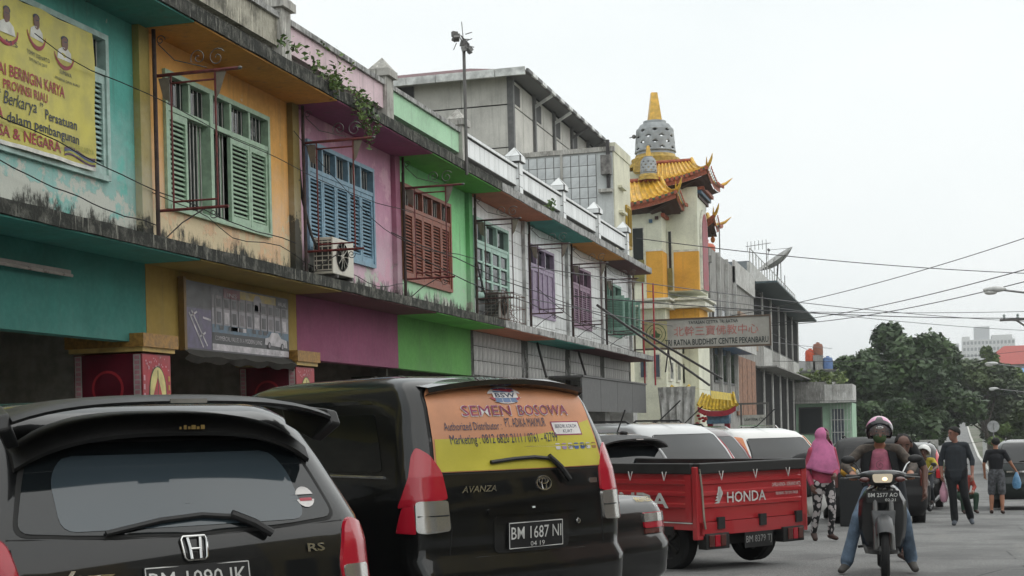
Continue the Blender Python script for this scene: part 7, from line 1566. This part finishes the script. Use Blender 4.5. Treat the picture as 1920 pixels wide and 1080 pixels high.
# bending person in black T-shirt right behind the rider
J = stand(1.66, pelvis=(0, .12, .90), chest=(0, -.08, 1.15), neck=(0, -.26, 1.24), head=(.0, -.40, 1.30), shL=(.17, -.18, 1.27), shR=(-.17, -.18, 1.27), elL=(.27, -.30, 1.02), wrL=(.22, -.42, .80), elR=(-.24, -.34, 1.04), wrR=(-.16, -.45, .84), hipL=(.09, .1, .88), hipR=(-.09, .1, .88), shorts=True)
bt, V = person('person in a black T-shirt bending forward just behind the rider', (-.26, 16.0, gz(16)), 20, J, [SKIN_D, cloth('black_tee2', '#1a1b1e'), cloth('dark_shorts', '#2c3036'), SAN], walkers, headdir=(-.3, -1, -.3), sleeves='short')
hair_cap(bt, V['head'], (-.3, -1, -.2), .98, drop=.35)
# vendor in red and green seated by the dark cars, small child in yellow at the right edge
J = stand(1.5, pelvis=(0, .1, .45), chest=(0, .03, .75), neck=(0, .02, .96), head=(0, 0, 1.11), shL=(.16, 0, .92), shR=(-.16, 0, .92), elL=(.24, -.08, .68), elR=(-.24, -.08, .68), wrL=(.12, -.25, .58), wrR=(-.12, -.25, .58), hipL=(.1, .05, .44), hipR=(-.1, .05, .44), knL=(.18, -.33, .48), knR=(-.18, -.33, .48), anL=(.16, -.3, .1), anR=(-.16, -.3, .1), toeL=(.17, -.42, .04), toeR=(-.17, -.42, .04))
vd, V = person('vendor in a red top and green skirt crouching beside the man in grey shorts', (1.05, 34.2, gz(34)), 20, J, [SKIN, cloth('red_top', '#8f3a30'), cloth('green_skirt', '#2f4a3a'), SAN], walkers, voxel=.016)
hair_cap(vd, V['head'], (0, -1, 0), .9, drop=.3)
J = stand(1.45); yl, V = person('person in a yellow and red shirt at the tail of the dark green car', (2.75, 34.2, gz(34)), 100, J, [SKIN, cloth('yellow_red_shirt', '#b89a34', var=.4, sc=6), cloth('blue_trousers', '#34557a'), SAN], walkers, voxel=.016, sleeves='short'); hair_cap(yl, V['head'], (0, -1, 0), .9)

# ------------------------------------------------------------------ motorcycles
MBK = carpaint('motorcycle_black', (.022, .023, .025)); MGR = plain('fork_grey', (.14, .14, .14), .4, .6)
def bike_wheel(par, y, r=.285, w=.075, name='wheel', mat=RIM):
    t = MB().lathe([(r - .055, -w / 2), (r - .02, -w / 2), (r, -w * .2), (r, w * .2), (r - .02, w / 2), (r - .055, w / 2), (r - .055, -w / 2)], 32, (0, y, r), 'x').build(name, TYRE, par, smooth=True)
    MB().lathe([(r - .056, -w * .35), (r - .085, -w * .25), (r - .085, w * .25), (r - .056, w * .35), (r - .056, -w * .35)], 28, (0, y, r), 'x').build('rim', mat, t, smooth=True); MB().lathe([(0, -.05), (.04, -.05), (.04, .05), (0, .05)], 14, (0, y, r), 'x').build('hub', MGR, t)
    for i in range(5): a = i * 2 * math.pi / 5; MB().beam((0, y + .03 * math.cos(a), r + .03 * math.sin(a)), (0, y + (r - .08) * math.cos(a + .15), r + (r - .08) * math.sin(a + .15)), .022, .02).build('spoke', mat, t)
    return t
def motorcycle(label, loc, rz, steer=0, lampmat=None, full=True):
    """step-through motorcycle, front towards -Y, origin between the wheels on the ground"""
    m = thing('motorcycle', label, 'motorcycle', loc, rad(rz), 'motorcycles in the street', local=True)
    bike_wheel(m, -.62); bike_wheel(m, .62)
    fk = MB()
    for x in (-.075, .075): fk.tube([(x, -.62, .285), (x, -.55, .48), (x, -.40, .86)], [.028, .026, .022], 8)
    for x in (-.075, .075): MB().tube([(x, -.62, .285), (x, -.55, .48), (x, -.40, .86)], [.028, .026, .022], 8).build('fork_leg', MGR, m, smooth=True)
    # front mudguard wrapped over the wheel
    v = []; N_ = 14
    for i in range(N_ + 1):
        a = rad(35) + rad(120) * i / N_; cy_, cz_ = -.62 + .325 * math.cos(math.pi - a) * 1, .285 + .325 * math.sin(a)
        for x, dz in ((-.085, -.085), (-.075, -.02), (-.04, .012), (0, .022), (.04, .012), (.075, -.02), (.085, -.085)):
            k = 1 + dz / .325; v.append((x, -.62 + .325 * k * math.cos(math.pi - a), .285 + .325 * k * math.sin(a)))
    MB().add(v, [(i * 7 + j, i * 7 + 7 + j, i * 7 + 8 + j, i * 7 + 1 + j) for i in range(N_) for j in range(6)]).build('mudguard', plain('mudguard_grey', (.055, .057, .06), .35), m, smooth=True)
    MB().prism([(-.115, -.52, .66), (.115, -.52, .66), (.10, -.57, .52), (.055, -.60, .50), (-.055, -.60, .50), (-.10, -.57, .52)], (0, .04, .0)).build('mudguard_brace', plain('mudguard_grey', (.055, .057, .06), .35), m, bevel=.01)
    # leg shield: broad curved apron
    v = []; rows = [(.20, .17, -.10), (.30, .20, -.20), (.45, .225, -.28), (.60, .235, -.33), (.74, .225, -.36), (.84, .17, -.38), (.90, .11, -.38)]
    for z, w, y in rows:
        for i in range(11): s = -1 + i / 5; v.append((w * s, y + .10 * abs(s) ** 2.2 - .06 * (1 - abs(s)), z))
    ls = MB().add(v, [(j * 11 + i, j * 11 + i + 1, j * 11 + 12 + i, j * 11 + 11 + i) for j in range(len(rows) - 1) for i in range(10)]); lo_ = ls.build('leg_shield', MBK, m, smooth=True); sd_ = lo_.modifiers.new('thick', 'SOLIDIFY'); sd_.thickness = .02
    # handlebar cowl with headlamp
    v = []; 
    for x, hz, y, zc in ((-.23, .030, -.33, .985), (-.17, .05, -.37, .985), (-.11, .075, -.43, .975), (0, .085, -.47, .97), (.11, .075, -.43, .975), (.17, .05, -.37, .985), (.23, .030, -.33, .985)):
        for a in range(10): t = 2 * math.pi * a / 10; v.append((x, y + .09 * (.5 + hz * 6) * math.cos(t) + .06, zc + hz * math.sin(t)))
    MB().add(v, [(i * 10 + j, i * 10 + (j + 1) % 10, i * 10 + 10 + (j + 1) % 10, i * 10 + 10 + j) for i in range(6) for j in range(10)] + [tuple(range(9, -1, -1)), tuple(60 + j for j in range(10))]).build('handlebar_cowl', MBK, m, smooth=True)
    em = bpy.data.materials.new('lit_headlamp'); em.use_nodes = True; b_ = em.node_tree.nodes['Principled BSDF']; b_.inputs['Base Color'].default_value = (.7, .62, .5, 1); b_.inputs['Roughness'].default_value = .15; b_.inputs['Emission Color'].default_value = (1, .75, .45, 1); b_.inputs['Emission Strength'].default_value = .10
    pol = rnd_poly([(-.085, .93), (.085, .93), (.10, 1.015), (-.10, 1.015)], .03); hl_ = MB().prism([(a, -.505, b) for a, b in pol], (0, -.02, 0)).build('headlamp', em, m)
    em2 = bpy.data.materials.new('lit_bulb'); em2.use_nodes = True; b2_ = em2.node_tree.nodes['Principled BSDF']; b2_.inputs['Emission Color'].default_value = (1, .7, .35, 1); b2_.inputs['Emission Strength'].default_value = 1.6
    MB().ell((.02, -.527, .965), (.025, .008, .018), 10, 6).build('bulb', em2, hl_, smooth=True)
    for x in (-1, 1): MB().ell((x * .165, -.425, .955), (.055, .03, .028), 10, 6).build('indicator', ORG_L if not full else DRK_L, m, smooth=True)
    for x in (-1, 1):
        MB().tube([(x * .20, -.30, .985), (x * .34, -.24, .985)], .02, 8).build('grip', BLKP, m, smooth=True); MB().tube([(x * .21, -.36, .985), (x * .36, -.34, .97)], .008, 6).build('lever', MGR, m, smooth=True)
        MB().tube([(x * .19, -.30, 1.0), (x * .24, -.27, 1.10), (x * .28, -.26, 1.13)], .008, 6).build('mirror_stem', CHR if x > 0 else BLKP, m, smooth=True); MB().ell((x * .32, -.265, 1.15), (.07, .03, .042), 12, 8).build('mirror', BLKP, m, smooth=True)
    # body, seat, engine
    MB().box(-.07, .07, -.15, .55, .30, .52).build('frame_tube', BLKP, m, bevel=.03)
    MB().ell((0, .05, .30), (.11, .2, .12), 12, 8).build('engine', plain('engine_grey', (.12, .12, .12), .5, .5), m, smooth=True); MB().ell((0, .40, .73), (.135, .48, .075), 16, 8).build('seat', BLKP, m, smooth=True); MB().ell((0, .45, .62), (.12, .45, .11), 14, 8).build('tail_cowl', MBK, m, smooth=True)
    for x in (-1, 1): MB().tube([(x * .1, .12, .27), (x * .24, .10, .26)], .015, 6).build('foot_peg', BLKP, m)
    MB().tube([(.15, .1, .22), (.17, .5, .28), (.18, .85, .36)], .04, 8).build('exhaust', MGR, m, smooth=True)
    if full:
        pt_ = MB().box(-.155, .155, -.462, -.452, .735, .85).build('licence_plate', plain('plate_black', (.012, .012, .013), .5), m); wm = plain('plate_white', (.62, .62, .6), .5)
        for body, x, z, sz, w in (('BM 2577 AO', -.14, .79, .055, .28), ('02 21', .02, .748, .036, .1)):
            mb = MB(); v_, f_ = text2d(body, sz, width=w, bold=.012); mb.add([(x + a, -.464, z + b) for a, b in v_], f_); mb.build('lettering', wm, pt_)
        MB().tube([(-.06, -.463, .868), (-.045, -.463, .90), (-.03, -.463, .872), (-.01, -.463, .892), (.01, -.463, .874), (.03, -.463, .893), (.06, -.463, .895)], .004, 4).build('badge', CHR, m)
    return m
mc = motorcycle('black step-through motorcycle with its headlamp lit, ridden by the woman', (-.33, 14.15, gz(14)), 3)
mc.scale = (.96, .96, .96)
JKT = cloth('brown_jacket', '#574e47', sc=12, var=.3); JNS = cloth('pale_jeans', '#66788c', sc=5, var=.25); SHO = plain('grey_boot', '#4a4744', .7, var=.2)
# seated rider: hands on the grips, feet out to the ground
Jr = dict(pelvis=(0, .38, .82), chest=(0, .30, 1.10), neck=(0, .24, 1.28), head=(0, .18, 1.41), shL=(.175, .27, 1.235), shR=(-.175, .27, 1.235), elL=(.32, .08, 1.07), elR=(-.35, .06, 1.08), wrL=(.28, -.16, 1.01), wrR=(-.28, -.16, 1.01), hdL=(-.05, -1, -.35), hdR=(.05, -1, -.35), hnL=(0, -.3, -1), hnR=(0, -.3, -1), hipL=(.10, .32, .80), hipR=(-.10, .32, .80), knL=(.215, -.03, .56), knR=(-.235, -.03, .56), anL=(.28, .12, .12), anR=(-.36, .0, .10), toeL=(.31, -.02, .04), toeR=(-.41, -.14, .04), legw=(.95, 1.0, 1.35))
TEE = cloth('pink_tee', '#b56a80')
ex = [((0, .215, .98), (0, .20, 1.17), .085, .075, 1.35, 4, (0, -1, 0)), ((0, .25, .86), (0, .215, 1.02), .10, .09, 1.35, 4, (0, -1, 0))]
rd, V = person('woman rider in a brown jacket, pink shirt and jeans on the black motorcycle', (-.33, 14.15, gz(14)), 3, Jr, [SKIN_L, JKT, JNS, SHO, TEE], None, voxel=.009, headdir=(.05, -1, -.1), hands=(1.5, 1.5), face=False, extra=ex)
for sx in (-1, 1):
    MB().add([(sx * .075, .155, 1.235), (sx * .16, .17, 1.2), (sx * .20, .16, .95), (sx * .18, .11, .86), (sx * .125, .12, .88), (sx * .115, .125, 1.05)], [(0, 1, 2, 3, 4, 5)]).build('jacket_front', cloth('jacket_lining', '#17181b'), rd).modifiers.new('thick', 'SOLIDIFY').thickness = .012
def helmet(par, c, shell, trim, s=1., visor=True, open_=True):
    c = Vector(c); N_, M_ = 30, 16; v = []
    for j in range(M_ + 1):
        for i in range(N_):
            a = 2 * math.pi * i / N_; front = max(0, math.cos(a)); mx_ = rad(128) - rad(66) * front ** .8 if front > 0 else rad(128); th = mx_ * j / M_
            v.append(c + Vector((.135 * math.sin(a) * math.sin(th), -.155 * math.cos(a) * math.sin(th), .145 * math.cos(th))) * s)
    f = [(j * N_ + i, j * N_ + (i + 1) % N_, (j + 1) * N_ + (i + 1) % N_, (j + 1) * N_ + i) for j in range(M_) for i in range(N_)]; mi = []
    mb = MB().add(v, f); mb.m = [1 if (k // N_) >= 11 or (k % N_) in (0, N_ - 1, 1, N_ - 2) and (k // N_) > 4 else 0 for k in range(len(f))]
    hm = mb.build('helmet', [shell, trim], par, smooth=True, angle=180); hm.modifiers.new('thick', 'SOLIDIFY').thickness = -.02
    if visor:
        v = []
        for j in range(7):
            for i in range(13):
                a = rad(-72) + rad(144) * i / 12; th = rad(58 + 60 * j / 6); v.append(c + Vector((.142 * math.sin(a) * math.sin(th), -.165 * math.cos(a) * math.sin(th), .15 * math.cos(th))) * s)
        MB().add(v, [(j * 13 + i, j * 13 + i + 1, j * 13 + 14 + i, j * 13 + 13 + i) for j in range(6) for i in range(12)]).build('visor', glass_clear(), hm, smooth=True)
    return hm
def glass_clear():
    if 'visor_glass' in MATS: return MATS['visor_glass']
    t = NT('visor_glass'); t.set((.25, .25, .27), .05, 0., Alpha=.35); MATS['visor_glass'] = t.m; return t.m
HP = carpaint('helmet_pink', (.62, .22, .40)); HB = carpaint('helmet_black', (.012, .012, .016))
hm = helmet(rd, V['head'] + Vector((0, .0, .025)), HP, HB, .86)
MB().add([V['head'] + Vector(p) for p in ((-.017, -.065, .145), (.017, -.065, .145), (.03, -.108, .10), (.026, -.132, .055), (-.026, -.132, .055), (-.03, -.108, .10))], [(0, 1, 2, 5), (5, 2, 3, 4)]).build('helmet_crest', HB, hm, smooth=True).modifiers.new('thick', 'SOLIDIFY').thickness = .01
MB().ell(V['head'] + Vector((0, -.138, .05)), (.038, .010, .014), 14, 6).build('helmet_logo', WP, hm, smooth=True)
mb = MB(); v_, f_ = text2d('INK', .022, width=.05, bold=.02); mb.add([(V['head'].x - .025 + a, V['head'].y - .150, V['head'].z + .044 + b) for a, b in v_], f_); mb.build('helmet_print', HB, hm)
MB().ell(V['head'] + Vector((0, -.055, -.055)), (.066, .06, .055), 14, 10).build('face_mask', cloth('green_mask', '#465a36', bump=.1), rd, smooth=True)
for q in (-1, 1): MB().ell(V['head'] + Vector((q * .032, -.088, .012)), (.012, .01, .007), 8, 6).build('eye', plain('eye_dark', (.03, .02, .018), .3), rd, smooth=True)
mb = MB(); scroll(mb, (0, .098, 1.08), .05, flip=1, start=1.0, th=.003); mb.build('shirt_print', plain('shirt_print_grey', '#7a5560', .8), rd)
rd.scale = (.96, .96, .96)
# white helmeted rider farther off
m2 = motorcycle('motorcycle with its headlamp lit farther down the street', (.14, 34.6, gz(34.6)), -14, full=False)
r2, V = person('motorcyclist in a white helmet and yellow shirt farther down the street', (.14, 34.6, gz(34.6)), -14, {**Jr, 'anL': (.18, .12, .30), 'toeL': (.19, 0, .25), 'knL': (.20, -.12, .58), 'anR': (-.18, .12, .30), 'toeR': (-.19, 0, .25), 'knR': (-.20, -.12, .58)}, [SKIN_D, cloth('yellow_shirt', '#b8a83a'), cloth('dark_trousers2', '#20242a'), SAN], None, voxel=.014, hands=(1.4, 1.4), sleeves='short', face=False)
helmet(r2, V['head'] + Vector((0, 0, .03)), plain('helmet_white', (.7, .7, .68), .3), plain('helmet_white', (.7, .7, .68), .3), visor=False)
face_details(r2, V['head'], (0, -1, -.1))
# a far rider climbing the hill road
m3 = copy_tree(m2); m3.location = (3.6, 120, gz(120)); m3.rotation_euler = (0, 0, rad(5)); m3['label'] = 'tiny far motorcycle coming down the road under the trees'
r3 = copy_tree(r2); r3.location = (3.6, 120, gz(120)); r3.rotation_euler = (0, 0, rad(5)); r3['label'] = 'tiny far motorcyclist coming down the road under the trees'
# goods on the ground and in hands by the black car: a yellow-white bundle
bd = thing('goods_bundle', 'yellow and white bundle of goods behind the black sport utility car', 'bundle', (-1.05, 25.6, gz(25.6)))
g0 = gz(25.6)
MB().box(-1.3, -.8, 25.4, 25.8, g0, g0 + .85).build('crate', plain('dark_crate', '#26282a', .8), bd, bevel=.02); MB().ell((-1.15, 25.6, g0 + .95), (.14, .14, .1), 12, 8).build('yellow_sack', plain('sack_yellow', '#b8892f', .7), bd, smooth=True); MB().ell((-.92, 25.6, g0 + .93), (.12, .12, .08), 12, 8).build('white_sack', plain('sack_white', '#a8a8a0', .7), bd, smooth=True)
